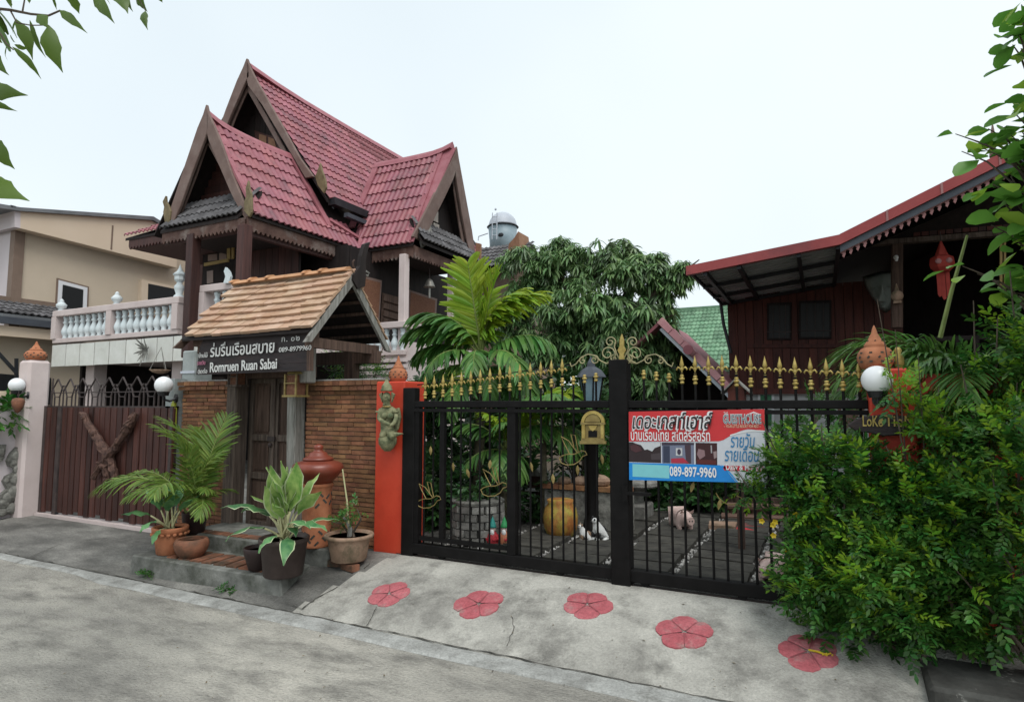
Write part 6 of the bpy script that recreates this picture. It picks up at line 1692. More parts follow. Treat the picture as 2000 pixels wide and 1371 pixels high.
t = thing('stone_mask', 'large pale green stone face mask leaning in the dark corner of the verandah', 'sculpture', N(1715, 570, Y=9.6))
YM = 10.9
m_ = N(1715, 568, Y=YM)
mb = MB()
prof = [(1684, 541), (1700, 536), (1722, 530), (1746, 528), (1749, 560), (1747, 585), (1738, 606), (1729, 612), (1718, 602), (1702, 580), (1690, 560)]
ctr = N(1720, 566, Y=YM - .16)
ring = [N(u, v, Y=YM) for u, v in prof]; ring2 = [ctr.lerp(N(u, v, Y=YM - .10), .72) for u, v in prof]
n = len(ring); mb.v = [tuple(p) for p in ring] + [tuple(p) for p in ring2] + [tuple(ctr)]
mb.f = [(i, (i + 1) % n, (i + 1) % n + n, i + n) for i in range(n)] + [(i + n, (i + 1) % n + n, 2 * n) for i in range(n)] + [tuple(reversed(range(n)))]
fm_ = obj('face', mb, M_['stoneface'], t, smooth=True)
obj('nose', MB().prism([N(1722, 556, Y=YM - .16), N(1731, 590, Y=YM - .14), N(1714, 590, Y=YM - .14)], (0, -.07, 0)), M_['stoneface'], fm_, bevel=.012)
for (u, v) in ((1706, 563), (1737, 560)):
    obj('eyelid', MB().ball(N(u, v, Y=YM - .13), .035, 8, 5, 1.3, .5, .45), M_['stoneface'], fm_)
obj('mouth', MB().ball(N(1727, 599, Y=YM - .11), .032, 8, 5, 1.3, .5, .4), M_['stoneface'], fm_)
t = thing('post_ornament', 'pale bell shaped carving fixed to the verandah post', 'ornament', N(1752, 575, Y=9.5))
c = N(1752, 578, Y=9.54)
obj('boss', MB().ball(c, .075, 12, 8, 1, .5, 1), M_['bowl'], t, smooth=True)
obj('spire', MB().lathe([(.03, .05), (.025, .09), (.006, .16), (0, .17)], c, 8), M_['bowl'], t)
obj('foot', MB().box(c.x - .045, c.y - .03, c.z - .10, c.x + .045, c.y + .03, c.z - .07), M_['bowl'], t)
t = thing('carved_skull', 'small pale carved head on the verandah post above the bell carving', 'ornament', N(1750, 503, Y=9.56))
obj('head', MB().ball(N(1750, 503, Y=9.56), .032, 10, 7), M_['whitepaint'], t, smooth=True)
obj('jaw', MB().ball(N(1751, 508, Y=9.54), .020, 8, 6), M_['whitepaint'], t, smooth=True)

# ================================================================ LOW SHED AND GREEN ROOF BETWEEN THE HOUSES
S = thing('garden_shed', 'open dark shed with a pinkish ridge tiled roof between mango tree and plank house', 'shed', (-2.2, 9.2, .25))
YS_ = 9.6
a, b = N(1290, 625, Y=YS_), N(1432, 764, Y=YS_)
obj('roof_sheet', MB().prism([a, b, dn(b, .06), dn(a, .06)], (-.0, 2.2, 0)).prism([a, a + Vector((-1.8, 0, -1.5)), dn(a, .06) + Vector((-1.8, 0, -1.5)), dn(a, .06)], (0, 2.2, 0)), M_['redtrim'], S)
for k in range(6):
    p, q = a.lerp(b, k / 6), a.lerp(b, (k + .96) / 6); d = (q - p).normalized(); s = Vector((-d.z, 0, d.x))
    obj('verge_tile', MB().prism([p + s * .05 + Vector((0, -.05, 0)), q + s * .035 + Vector((0, -.05, 0)), q - s * .06 + Vector((0, -.05, 0)), p - s * .06 + Vector((0, -.05, 0))], (0, .12, 0)), mat('pink_verge', (.48, .21, .23), (.58, .31, .31), 4, .6) if 'pink_verge' not in bpy.data.materials else bpy.data.materials['pink_verge'], S)
obj('under_verge', MB().beam(dn(a, .14) + Vector((0, .02, 0)), dn(b, .14) + Vector((0, .02, 0)), .05, .05), M_['silver'], S)
obj('back_wall', MB().prism([(a.x - 1.7, 11.5, .2), (b.x, 11.5, .2), (b.x, 11.5, b.z), (a.x, 11.5, a.z - .1), (a.x - 1.7, 11.5, b.z)], (0, .06, 0)), M_['blackwood'], S)
for x in (a.x - 1.5, b.x - .05): obj('post', MB().box(x - .05, YS_ + .1, .2, x + .05, YS_ + .2, b.z), M_['oldwood'], S)
obj('end_cap', MB().tube([N(1344, 683, Y=9.35), N(1344, 683, Y=9.55)], .075, 12), M_['redtrim'], S)
t = thing('green_roof_house', 'far house with a faded green tiled roof seen left of the plank house', 'house', (-2.5, 21, 0))
a, b = N(1300, 608, Y=22), N(1470, 606, Y=22)
wg = WT
gt = []
U_ = Vector((1, 0, 0)); V_ = Vector((0, 3.2, 2.3)).normalized(); O_ = Vector((a.x - .5, 22 - 3.2, a.z - 2.3)); Nn = U_.cross(V_)
for j in range(16):
    for i in range(20):
        gt.append((O_ + U_ * (i * .26) + V_ * (j * .247), 0))
gt.sort(key=lambda q: dist(q[0]))
grd = obj('roof', MB().prism([O_, O_ + U_ * 5.2, O_ + U_ * 5.2 + V_ * 3.95, O_ + V_ * 3.95], (0, .02, -.06)), M_['greenroof'], t)
gme = WT.mesh('roof_tile', mat('green_tile', (.105, .22, .125), (.19, .32, .20), 4, .7, var=.28))
for p, _ in gt[:300]: piece('roof_tile', gme, grd, frame(p + Nn * .02, U_ * .26, V_ * .275, Nn * .26))
o = bpy.data.objects.new('upper_tiles', fast_mesh('upper_tiles', WT.v, WT.f, [frame(p + Nn * .02, U_ * .26, V_ * .275, Nn * .26) for p, _ in gt[300:]], [M_['greenroof']])); link(o, grd); o['kind'] = 'stuff'
obj('ridge_cap', MB().beam(O_ + V_ * 3.95, O_ + U_ * 5.2 + V_ * 3.95, .3, .12), M_['greenroof'], grd)
obj('wall', MB().box(O_.x, 19.4, 0, O_.x + 5.2, 22, O_.z + .1), M_['whitewall'], t)

# ================================================================ TREES AND SHRUBS
def PB(u, v, ru, rv, y, d=.8):
    """A foliage lobe centred where the photograph shows (u, v), radii given in photograph pixels."""
    c = N(u, v, Y=y); k = (c - CAMP).dot(FW) / FPX
    return (c, (ru * k, (ru + rv) / 2 * k * d, rv * k))
# --- mango tree
def rosette(seed, n=13, ll=.20, lw=.038):
    g = random.Random(seed); mb = MB()
    for i in range(n):
        a = i * 2.4 + g.uniform(-.3, .3); el = g.uniform(-.75, .45)
        d = Vector((math.cos(a) * math.cos(el), math.sin(a) * math.cos(el), math.sin(el)))
        blade(mb, (0, 0, g.uniform(-.05, .05)), d, (0, 0, 1), ll * g.uniform(.7, 1.15), lw * g.uniform(.8, 1.15), g.uniform(.9, 1.9), 3, .25, prof=[.25, 1.0, .8, .04])
    return mb
RO = [rosette(100 + k) for k in range(4)]
def tree(name, label, base, trunk_pts, lobes, n, tmpl, m, young=None, s=(.8, 1.25), nparts=150, seed=3, tr=.12, shell=.65, pname='leaf_cluster', yfrac=.1, noisy=.3, flatup=True, group=None):
    g = random.Random(seed)
    t = thing(name, label, 'tree', base, group)
    pts = blob_points(lobes, n, g, shell); pts.sort(key=lambda q: dist(q[0]))
    me = [q.mesh(pname, m) for q in tmpl]; rest = [[] for _ in tmpl]
    ym = [q.mesh(pname, young) for q in tmpl] if young else me; yr_ = []
    for i, (p, d) in enumerate(pts):
        k = g.randrange(len(tmpl)); s_ = g.uniform(*s)
        M = Matrix.Translation(p) @ Matrix.Rotation(g.random() * 6.28, 4, 'Z') @ Matrix.Rotation(g.uniform(-noisy, noisy), 4, 'X') @ Matrix.Rotation(g.uniform(-noisy, noisy), 4, 'Y') @ Matrix.Diagonal((s_, s_, s_, 1))
        yy = young and g.random() < yfrac
        if i < nparts: piece(pname, (ym if yy else me)[k], t, M)
        elif yy: yr_.append(M)
        else: rest[k].append(M)
    for k, L in enumerate(rest):
        o = bpy.data.objects.new('crown', fast_mesh('crown', tmpl[k].v, tmpl[k].f, L, [m])); link(o, t); o['kind'] = 'stuff'
    if yr_:
        o = bpy.data.objects.new('young_crown', fast_mesh('young_crown', tmpl[0].v, tmpl[0].f, yr_, [young])); link(o, t); o['kind'] = 'stuff'
    n_ = len(trunk_pts)
    obj('trunk', MB().tube(trunk_pts, [tr * (1 - .5 * i / n_) for i in range(n_)], 9), M_['trunk'], t, smooth=True)
    top = Vector(trunk_pts[-1])
    for c, r in lobes:
        mid = top.lerp(c, .5) + Vector((g.uniform(-.15, .15), g.uniform(-.15, .15), .1))
        obj('limb', MB().tube([Vector(trunk_pts[-2]), top, mid, c, c + (c - mid) * .4], [tr * .5, tr * .42, tr * .3, tr * .16, tr * .05], 6), M_['trunk'], t)
    return t
YM_ = 10.4
lobes = [PB(1030, 560, 62, 66, YM_), PB(1095, 520, 62, 52, YM_ + .2), PB(1170, 515, 66, 50, YM_), PB(1235, 545, 58, 46, YM_ - .2), PB(1290, 560, 50, 40, YM_ - .3), PB(1330, 535, 26, 24, YM_ - .3),
         PB(1130, 600, 85, 60, YM_ - .5), PB(1215, 625, 75, 55, YM_ - .6), PB(1285, 625, 42, 42, YM_ - .3), PB(1000, 625, 45, 45, YM_), PB(1130, 690, 85, 50, YM_ - .4), PB(1230, 700, 70, 55, YM_ - .4), PB(1275, 745, 45, 45, YM_ - .5), PB(1060, 660, 50, 50, YM_ - .3), PB(1180, 760, 60, 40, YM_ - .3), PB(1300, 700, 34, 38, YM_ - .2)]
bt = N(1150, 900, Y=YM_); bt.z = .2
tree('mango_tree', 'big rounded mango tree with drooping dark leaves between the two houses', bt,
     [bt, bt + Vector((.05, 0, .9)), bt + Vector((0, .05, 1.7)), N(1150, 690, Y=YM_)], lobes, 2100, RO, M_['mango'], s=(.8, 1.3), nparts=230, seed=21, tr=.16, shell=.7, young=leafmat('pale_mango_leaf', (.13, .19, .10), (.24, .31, .19), .3, .4, .25), yfrac=.16)

# --- manila palm in the courtyard
PV = [frond_mesh('frond', 70, [M_['stem'], M_['palmlight']], L=1.1, a0=87, a1=66, n=21, ll=.46, lw=.056, ldroop=.45, ang=52, start=.22, vee=.25, rr=.012, nseg=4),
      frond_mesh('frond', 71, [M_['stem'], M_['palm']], L=1.0, a0=52, a1=-40, n=24, ll=.46, lw=.058, ldroop=1.4, ang=62, start=.2, vee=.12, rr=.011, nseg=4),
      frond_mesh('frond', 72, [M_['stem'], M_['palm']], L=1.0, a0=22, a1=-72, n=18, ll=.40, lw=.048, ldroop=1.1, ang=58, start=.2, vee=.1, rr=.011, nseg=4),
      frond_mesh('frond', 73, [M_['stem'], M_['palmlight']], L=1.0, a0=66, a1=-8, n=24, ll=.46, lw=.058, ldroop=1.1, ang=58, start=.2, vee=.25, rr=.011, nseg=4)]
bp_ = N(938, 700, Y=6.8)
palm('manila_palm', 'broad leafed palm with a bright yellow green upright frond behind the black gate', 'palm', bp_,
     [(300, 6, 1.10, 0, (.03, 0, .02)), (40, 3, 1.0, 0, (.03, 0, .02)), (215, 4, .90, 0, (-.02, 0, 0)), (300, 4, .42, 0, (-.42, .2, .42)), (207, 4, 1.12, 1, (0, 0, .0)), (196, -10, 1.0, 1, (0, 0, -.05)), (24, 10, 1.22, 3, (0, 0, 0)), (36, 18, 1.05, 3, (0, 0, 0)),
      (5, -4, 1.1, 1, (0, 0, -.05)), (292, 0, .85, 2, (0, 0, 0)), (250, 0, 1.0, 2, (0, 0, 0)), (330, 4, 1.1, 2, (0, 0, -.05)), (18, 20, 1.1, 3, (0, 0, 0)), (212, 14, 1.1, 1, (0, 0, .05)), (225, -14, 1.0, 2, (0, 0, -.1)), (345, -10, 1.1, 2, (0, 0, -.15)), (270, -16, 1.0, 2, (0, 0, -.25)), (355, -20, 1.1, 2, (0, 0, -.35)), (190, -20, 1.0, 2, (0, 0, -.3)), (30, -20, 1.0, 1, (0, 0, -.3)), (120, 8, 1.0, 1, (0, 0, 0)), (80, 10, 1.0, 3, (0, 0, 0)), (160, 6, .95, 3, (0, 0, 0)), (310, -18, .8, 2, (0, 0, -.1))], PV)
t = [o for o in COL.objects if o.name.startswith('manila_palm')][0]
tb_ = Vector((bp_.x - .06, 6.8, .22))
obj('trunk', MB().tube([tb_, tb_.lerp(bp_, .5) + Vector((.03, 0, 0)), bp_ + Vector((0, 0, -.25))], [.075, .06, .055], 10), M_['palmtrunk'], t, smooth=True)
obj('crownshaft', MB().tube([bp_ + Vector((0, 0, -.28)), bp_ + Vector((0, 0, .08))], [.058, .035], 10), M_['stem'], t, smooth=True)
bq = N(880, 590, Y=7.3)
b2 = N(1062, 838, Y=6.6)
palm('low_palm', 'small palm with pale fanned fronds behind the left leaf of the black gate', 'palm', b2,
     [(300, 14, .85, 1, (.05, 0, 0)), (320, 10, .8, 1, (.1, 0, 0)), (15, 6, .8, 3, (0, 0, 0)), (335, 10, .8, 1, (0, 0, 0)), (280, 20, .7, 1, (0, 0, 0)), (20, -6, .70, 2, (0, 0, 0)), (350, -4, .66, 2, (0, 0, 0)), (40, 20, .62, 1, (0, 0, 0)), (330, -14, .66, 2, (0, 0, 0)), (200, 4, .6, 1, (0, 0, 0)), (260, 0, .55, 2, (0, 0, 0)), (70, 30, .55, 3, (0, 0, 0)), (10, 24, .68, 1, (0, 0, 0))], PV)
t = [o for o in COL.objects if o.name.startswith('low_palm')][0]
obj('trunk', MB().tube([Vector((b2.x, b2.y, .24)), b2], [.045, .03], 8), M_['palmtrunk'], t, smooth=True)
b3_ = N(868, 800, Y=7.2)
palm('young_palm', 'young palm with dark fronds between the red pillar and the manila palm', 'palm', b3_,
     [(200, 20, .75, 1, (0, 0, 0)), (240, 14, .7, 1, (0, 0, 0)), (20, 24, .7, 1, (0, 0, 0)), (300, 4, .65, 2, (0, 0, 0)), (100, 30, .7, 3, (0, 0, 0)), (340, 10, .65, 1, (0, 0, 0)), (160, 30, .6, 3, (0, 0, 0))], PV)
t = [o for o in COL.objects if o.name.startswith('young_palm')][0]
obj('trunk', MB().tube([Vector((b3_.x, b3_.y, .24)), b3_], [.05, .035], 8), M_['palmtrunk'], t, smooth=True)

b4 = N(985, 880, Y=6.3)
palm('fan_fronded_palm', 'low palm with fanned green fronds left of the lantern post, behind the gate', 'palm', b4,
     [(300, 20, .62, 1, (0, 0, 0)), (340, 14, .62, 3, (0, 0, 0)), (250, 14, .6, 3, (0, 0, 0)), (20, 10, .7, 1, (0, 0, 0)), (206, 10, .7, 1, (0, 0, 0)), (290, -10, .6, 2, (0, 0, 0)), (100, 20, .6, 3, (0, 0, 0)), (320, -14, .62, 2, (0, 0, 0)), (230, -10, .6, 2, (0, 0, 0))], PV)
t = [o for o in COL.objects if o.name.startswith('fan_fronded_palm')][0]
obj('trunk', MB().tube([Vector((b4.x, b4.y, .24)), b4], [.05, .03], 8), M_['palmtrunk'], t, smooth=True)
# --- dark broad leaved shrubs filling the courtyard behind the gate
TB = [twig_template(80 + k, 7, .22, .13, .06, .5) for k in range(3)]
TS = [twig_template(90 + k, 10, .15, .048, .022) for k in range(3)]
for k, (lab, base, lb, m, n) in enumerate((
        ('dark broad leaved shrub just right of the left red pillar, inside the gate', (840, 1010), [PB(838, 850, 38, 62, 6.6), PB(845, 930, 44, 60, 6.3), PB(830, 790, 40, 45, 7.0), PB(835, 1000, 36, 44, 6.0)], 'broad', 300),
        ('dark broad leaved shrub behind the stone planter', (930, 1000), [PB(925, 880, 60, 60, 8.0), PB(985, 850, 55, 70, 8.2), PB(950, 800, 60, 50, 8.4), PB(905, 955, 56, 40, 6.9), PB(985, 930, 50, 46, 7.4), PB(1040, 1000, 44, 44, 6.9), PB(1010, 960, 44, 50, 6.6)], 'broad', 620),
        ('tall dark shrub behind the gold plaque', (1130, 1000), [PB(1110, 765, 70, 40, 9.4), PB(1010, 765, 70, 46, 9.4), PB(1090, 830, 60, 60, 8.8), PB(1160, 820, 50, 65, 8.8), PB(1130, 900, 60, 55, 8.6), PB(1050, 780, 50, 50, 9.0)], 'broad', 420),
        ('small leaved green bush between the lantern post and the gate\'s middle post', (1185, 1000), [PB(1185, 880, 26, 60, 7.2), PB(1180, 950, 24, 40, 7.0)], 'shrub', 120),
        ('dark bush below the banner by the bench', (1300, 1010), [PB(1330, 955, 70, 36, 8.3), PB(1265, 955, 44, 34, 8.3), PB(1400, 965, 50, 30, 8.3), PB(1470, 950, 40, 30, 8.5)], 'broad', 260),
        ('light leaved bush in front of the plank house stair', (1560, 950), [PB(1590, 830, 40, 50, 6.4), PB(1540, 850, 26, 36, 6.4), PB(1650, 800, 36, 30, 6.6)], 'shrub', 150))):
    b = N(base[0], base[1], Y=lb[0][0].y); b.z = .25
    shrub('garden_shrub', lab, 'shrub', b, lb, n, TB if m == 'broad' else TS, M_[m], s=(.8, 1.2), nparts=60, seed=200 + k, group='shrubs inside the courtyard', shell=.5)
b = N(690, 735, Y=5.75)
shrub('wall_top_fern', 'leafy fern like plant showing over the right brick wall', 'plant', Vector((b.x, 5.75, .2)), [PB(700, 722, 34, 20, 5.75), PB(668, 718, 22, 18, 5.75), PB(733, 732, 24, 16, 5.75)], 150, [twig_template(95 + k, 12, .24, .05, .014, .5) for k in range(2)], M_['shrub'], nparts=100, young=M_['shrubl'], yfrac=.12, seed=31)
t = thing('hanging_pot', 'dark round pot hung behind the right brick wall with one bright leaf', 'pot', N(650, 705, Y=5.9))
c = N(648, 706, Y=5.9)
obj('pot_body', MB().ball(c, .125, 14, 9), M_['blackpot'], t, smooth=True)
obj('leaf', LG[1], M_['shrubl'], t, M=Matrix.Translation(c + Vector((0, 0, .02))) @ Matrix.Rotation(R(20), 4, 'Z') @ Matrix.Diagonal((.6, .6, .6, 1)))

# --- shrubs spilling over the right pillar and wall
def bsh(name, label, base, lb, n, seed, **k):
    return shrub(name, label, 'shrub', base, lb, n, TS, M_['shrub'], s=(.62, 1.12), young=M_['shrubl'], seed=seed, group='leafy shrubs in front of the red wall', nparts=150, noisy=.6, **k)
gz = .17
bsh('flowering_shrub', 'small leaved shrub with yellow flowers before the right end of the black gate', Vector((.02, 4.60, gz)),
    [PB(1610, 905, 70, 44, 4.52), PB(1690, 930, 68, 55, 4.46), PB(1560, 935, 48, 55, 4.58), PB(1650, 1000, 95, 60, 4.44), PB(1580, 1010, 44, 60, 4.52), PB(1650, 1080, 100, 70, 4.55), PB(1470, 965, 30, 14, 4.62), PB(1520, 895, 26, 26, 4.6), PB(1580, 1100, 40, 50, 4.55)], 1250, 41, yfrac=.16)
fs = [o for o in COL.objects if o.name.startswith('flowering_shrub')][0]
for k, (u, v) in enumerate(((1488, 1016), (1510, 1024), (1514, 1018), (1511, 1044), (1555, 1004), (1538, 1072), (1600, 1030))):
    c = N(u, v, Y=4.42); mb = MB()
    for q in range(5):
        a = q * 1.257 + k; blade(mb, c, (math.cos(a) * .8, -.7, math.sin(a) * .8), (0, -1, 0), .026, .022, .2, 2, .2, prof=[.4, 1, .3])
    obj('yellow_flower', mb, M_['yellow'], fs)
bsh('leafy_shrub', 'low bright shrub leaning over the ramp in the right foreground', Vector((.45, 4.35, gz)),
    [PB(1620, 1120, 80, 50, 4.30), PB(1700, 1110, 80, 60, 4.22), PB(1560, 1150, 50, 34, 4.34), PB(1650, 1180, 90, 40, 4.26), PB(1740, 1180, 80, 50, 4.2), PB(1790, 1235, 60, 26, 4.15), PB(1700, 1230, 110, 40, 4.45), PB(1620, 1190, 60, 30, 4.5)], 1000, 42, yfrac=.22)
bsh('leafy_shrub', 'wide shrub in front of the red wall, right of the yellow flowered shrub', Vector((.72, 4.45, gz)),
    [PB(1790, 1000, 80, 60, 4.30), PB(1860, 960, 76, 56, 4.34), PB(1800, 1080, 80, 55, 4.22), PB(1870, 1030, 70, 60, 4.25), PB(1765, 945, 44, 30, 4.4), PB(1800, 1100, 120, 110, 4.52), PB(1830, 1200, 120, 60, 4.5)], 1200, 43, yfrac=.2)
bsh('leafy_shrub', 'shady shrub at the right edge beside the planter kerb', Vector((1.02, 4.3, gz)),
    [PB(1950, 1000, 70, 90, 4.12), PB(1990, 900, 60, 80, 4.12), PB(1900, 1150, 70, 50, 4.12), PB(1985, 1120, 60, 60, 4.05), PB(2060, 1050, 70, 160, 4.0), PB(1940, 1120, 100, 120, 4.45), PB(1950, 1220, 100, 60, 4.4), PB(1900, 1010, 80, 80, 4.5)], 1150, 44, yfrac=.18)
bsh('climbing_shrub', 'yellow green leafy branch reaching across the right globe lamp', Vector((.62, 4.58, gz)),
    [PB(1758, 762, 26, 20, 4.42), PB(1800, 800, 28, 24, 4.44), PB(1735, 712, 16, 7, 4.40), PB(1825, 850, 30, 26, 4.46)], 80, 45, yfrac=.75, stem_r=.007)
bsh('climbing_shrub', 'shrub hanging over the top of the red wall at the right edge', Vector((.95, 4.6, gz)),
    [PB(1900, 818, 66, 44, 4.5), PB(1980, 850, 50, 60, 4.45), PB(1860, 870, 60, 40, 4.46), PB(1985, 668, 38, 44, 4.7), PB(1905, 712, 30, 16, 4.7), PB(1945, 745, 40, 34, 4.6), PB(1995, 735, 40, 50, 4.6), PB(2060, 740, 60, 90, 4.5), PB(1930, 900, 80, 60, 4.6)], 640, 46, yfrac=.26)

# --- feathery palm behind the red wall
M_['feather'] = leafmat('feather_palm_leaflet', (.075, .19, .035), (.15, .30, .06), .35, .38, .38)
RV = [frond_mesh('frond', 110 + k, [M_['stem'], M_['feather']], L=1.45, a0=(66, 52, 74)[k], a1=(-58, -46, 10)[k], n=54, ll=.42, lw=.021, ldroop=(.8, 1.2, .5)[k], ang=50, start=.2, vee=.3, rr=.011, nseg=4) for k in range(3)]
br = N(1965, 850, Y=5.5)
palm('feather_palm', 'feathery palm arching over the red wall below the round leaved tree', 'palm', br,
     [(212, 0, 1.0, 0, (0, 0, 0)), (222, 6, .92, 0, (0, 0, -.05)), (200, 8, 1.05, 0, (.0, 0, 0)), (240, -4, .85, 1, (-.05, 0, 0)), (190, 0, .9, 1, (0, 0, 0)), (120, 4, .95, 0, (0, 0, 0)), (60, 6, 1.0, 0, (0, 0, 0)), (20, 4, 1.0, 1, (0, 0, 0)), (160, 0, .9, 0, (0, 0, 0)), (300, 2, .75, 1, (0, 0, 0)), (260, 0, .7, 1, (-.1, 0, 0)), (45, 10, 1.0, 2, (.1, 0, .1)), (70, 4, .95, 0, (.1, 0, .1)), (228, -4, .9, 0, (-.05, 0, .08)), (250, -8, .9, 0, (0, -.05, .06)), (205, -4, 1.0, 0, (0, 0, .1)), (215, -12, .8, 1, (-.15, 0, -.05))], RV)
t = [o for o in COL.objects if o.name.startswith('feather_palm')][0]
for k in range(5): obj('stem', MB().tube([Vector((br.x + .06 * math.cos(k * 1.3), br.y + .06 * math.sin(k * 1.3), .2)), br + Vector((.04 * math.cos(k * 1.3), .04 * math.sin(k * 1.3), .05))], [.03, .02], 7), M_['stem'], t)
o = obj('bamboo_cane', MB().tube([N(1836, 660, Y=5.3), N(1858, 570, Y=5.3), N(1889, 460, Y=5.3)], [.016, .014, .009], 7), M_['stem']); tag(o, 'thin slanting green bamboo cane in front of the dark verandah', 'cane')

# --- tree with round leaves at the right edge: each leaf is a part
RL = MB(); nn = 10
RL.v = [(0, 0, 0)] + [(.06 + .075 * (1 - math.cos(a)) - .055 * (1 if i in (0,) else 0), .062 * math.sin(a) * (1 + .12 * math.cos(a)), .016 * abs(math.sin(a)) - .03 * (.5 - .5 * math.cos(a)) ** 2) for i, a in enumerate(np.linspace(0, 2 * math.pi, nn + 1)[:-1])] + [(.135, 0, -.012)]
RL.f = [(nn + 1, 1 + i, 1 + (i + 1) % nn) for i in range(nn)]
rl, rly = RL.mesh('leaf', M_['vine'], True), RL.mesh('leaf', M_['vinel'], True)
t = thing('round_leaved_tree', 'tree with large round light green leaves at the right edge over the plank house', 'tree', (1.75, 4.95, 0))
YT = 4.95
g = random.Random(77)
cl = [(1866, 262, 1), (1878, 296, 1), (1902, 275, 2), (1920, 290, 2), (1930, 252, 2), (1948, 285, 3), (1960, 300, 3), (1985, 225, 5), (1996, 200, 5), (1975, 265, 5), (1995, 255, 5), (1965, 290, 4), (1986, 60, 5), (1992, 30, 4), (1994, 95, 5), (2005, 70, 5), (1978, 88, 2), (1995, 10, 3),
      (1925, 360, 3), (1960, 345, 5), (1990, 330, 5), (1945, 395, 4), (1980, 385, 6), (1965, 430, 5), (1990, 440, 6), (1980, 475, 5), (1922, 440, 1), (1985, 520, 4), (1895, 535, 2), (1866, 520, 1), (1935, 548, 3), (1960, 570, 4), (1985, 575, 5), (2020, 300, 8), (2030, 450, 8), (2020, 560, 6)]
hub = Vector((1.55, 5.0, 3.1))
for (u, v, n) in cl:
    c = N(u + (14 if v > 310 else 0), v, Y=YT + g.uniform(-.15, .15))
    src = N(2030 + g.uniform(-20, 20), min(620, v + 90), Y=YT)
    obj('twig', MB().tube([src, src.lerp(c, .6) + Vector((0, 0, .05)), c], [.009, .006, .003], 5), M_['trunk'], t)
    for k in range(int(n * 1.35)):
        p = c + Vector((g.gauss(0, .045), g.gauss(0, .05), g.gauss(0, .045)))
        a = g.uniform(0, 6.28)
        M = orient(p, (math.cos(a), math.sin(a) - .3, g.uniform(-.7, .25)), g.uniform(.6, 1.0), g.uniform(-.8, .8))
        piece('leaf', rly if g.random() < .25 else rl, t, M)
tp = Vector((2.05, 5.0, 0))
obj('trunk', MB().tube([tp, tp + Vector((-.03, 0, 1.5)), tp + Vector((-.05, 0, 3.0)), tp + Vector((-.2, 0, 4.6))], [.07, .06, .05, .03], 9), M_['trunk'], t, smooth=True)
for (u, v) in ((2035, 120), (2035, 300), (2040, 420), (2030, 560)):
    q = N(u, v, Y=YT); obj('limb', MB().tube([Vector((tp.x - .04, 5.0, max(.8, q.z - .7))), q.lerp(tp + Vector((0, 0, q.z)), .4), q], [.035, .025, .014], 6), M_['trunk'], t)
t2 = t

# the same tree's dense crown, above and outside the frame, shades the corner below it
cv = [(Vector((1.75, 4.35, 2.75)), (.55, .75, .6)), (Vector((2.35, 4.5, 3.5)), (.8, .9, .8)), (Vector((2.1, 3.7, 2.9)), (.5, .6, .5)), (Vector((2.4, 5.3, 4.4)), (.8, .8, .7))]
ms = [orient(p, (d.x, d.y, d.z * .3 - .2), g.uniform(.9, 1.4)) for p, d in blob_points(cv, 2600, g, .5)]
o = bpy.data.objects.new('crown', fast_mesh('crown', RL.v, RL.f, ms, [M_['vine']])); link(o, t2); o['kind'] = 'stuff'
# --- branch of a street tree hanging into the top left corner
t = thing('overhanging_tree', 'leafy branch of a street tree hanging into the top left corner', 'tree', (-4.6, -.9, 0))
def at_depth(u, v, d): return CAMP + ray(u, v) * d
LVS = [((31, 38), (64, 118), 24), ((58, 40), (90, 114), 18), ((95, 50), (123, 143), 33), ((116, 21), (171, 66), 18), ((181, -4), (224, 47), 25), ((284, 22), (289, 60), 14), ((264, -14), (288, 24), 26), ((222, -14), (250, 28), 26), ((135, -14), (155, 28), 22), ((24, 92), (81, 156), 13),
       ((-12, 100), (18, 148), 22), ((-32, 178), (55, 187), 34), ((-26, 192), (34, 218), 13), ((-18, 272), (29, 331), 36), ((-30, 345), (58, 393), 48), ((32, 36), (26, 68), 13), ((28, 88), (58, 95), 9), ((14, 88), (15, 119), 8), ((10, -15), (24, 18), 22), ((48, -16), (58, 8), 22), ((101, -12), (112, 22), 14), ((72, 30), (94, 57), 24), ((302, -16), (318, 6), 16), ((252, -22), (260, 24), 16), ((205, -18), (216, 10), 16), ((-20, 60), (5, 85), 24), ((20, 70), (30, 84), 12)]
gg = random.Random(5)
for i, (a, b, w) in enumerate(LVS):
    d = gg.uniform(1.95, 2.3); p, q = at_depth(*a, d), at_depth(*b, d + gg.uniform(-.06, .06))
    L = (q - p).length; ww = w * d / FPX; dr_ = (q - p).normalized()
    mb = MB(); s = dr_.cross(FW).normalized(); nr = s.cross(dr_); tw_ = gg.uniform(-.5, .5)
    s = (s * math.cos(tw_) + nr * math.sin(tw_)); nr = s.cross(dr_)
    W = [.06, .55, .88, 1.0, .94, .76, .48, .2, .02]; bow = gg.uniform(-.08, .08) * L
    for k in range(9):
        f = k / 8; c = p.lerp(q, f) + s * (bow * math.sin(math.pi * f)) - nr * (.10 * L * math.sin(math.pi * f))
        jag_ = 1 + .10 * math.sin(k * 2.3 + i)
        mb.v += [tuple(c - s * ww * .5 * W[k] * jag_ + nr * ww * .14 * W[k]), tuple(c), tuple(c + s * ww * .5 * W[k] / jag_ + nr * ww * .14 * W[k])]
    for k in range(8):
        e = 3 * k; mb.f += [(e, e + 1, e + 4, e + 3), (e + 1, e + 2, e + 5, e + 4)]
    obj('leaf', mb, M_['overleaf'], t, smooth=True)
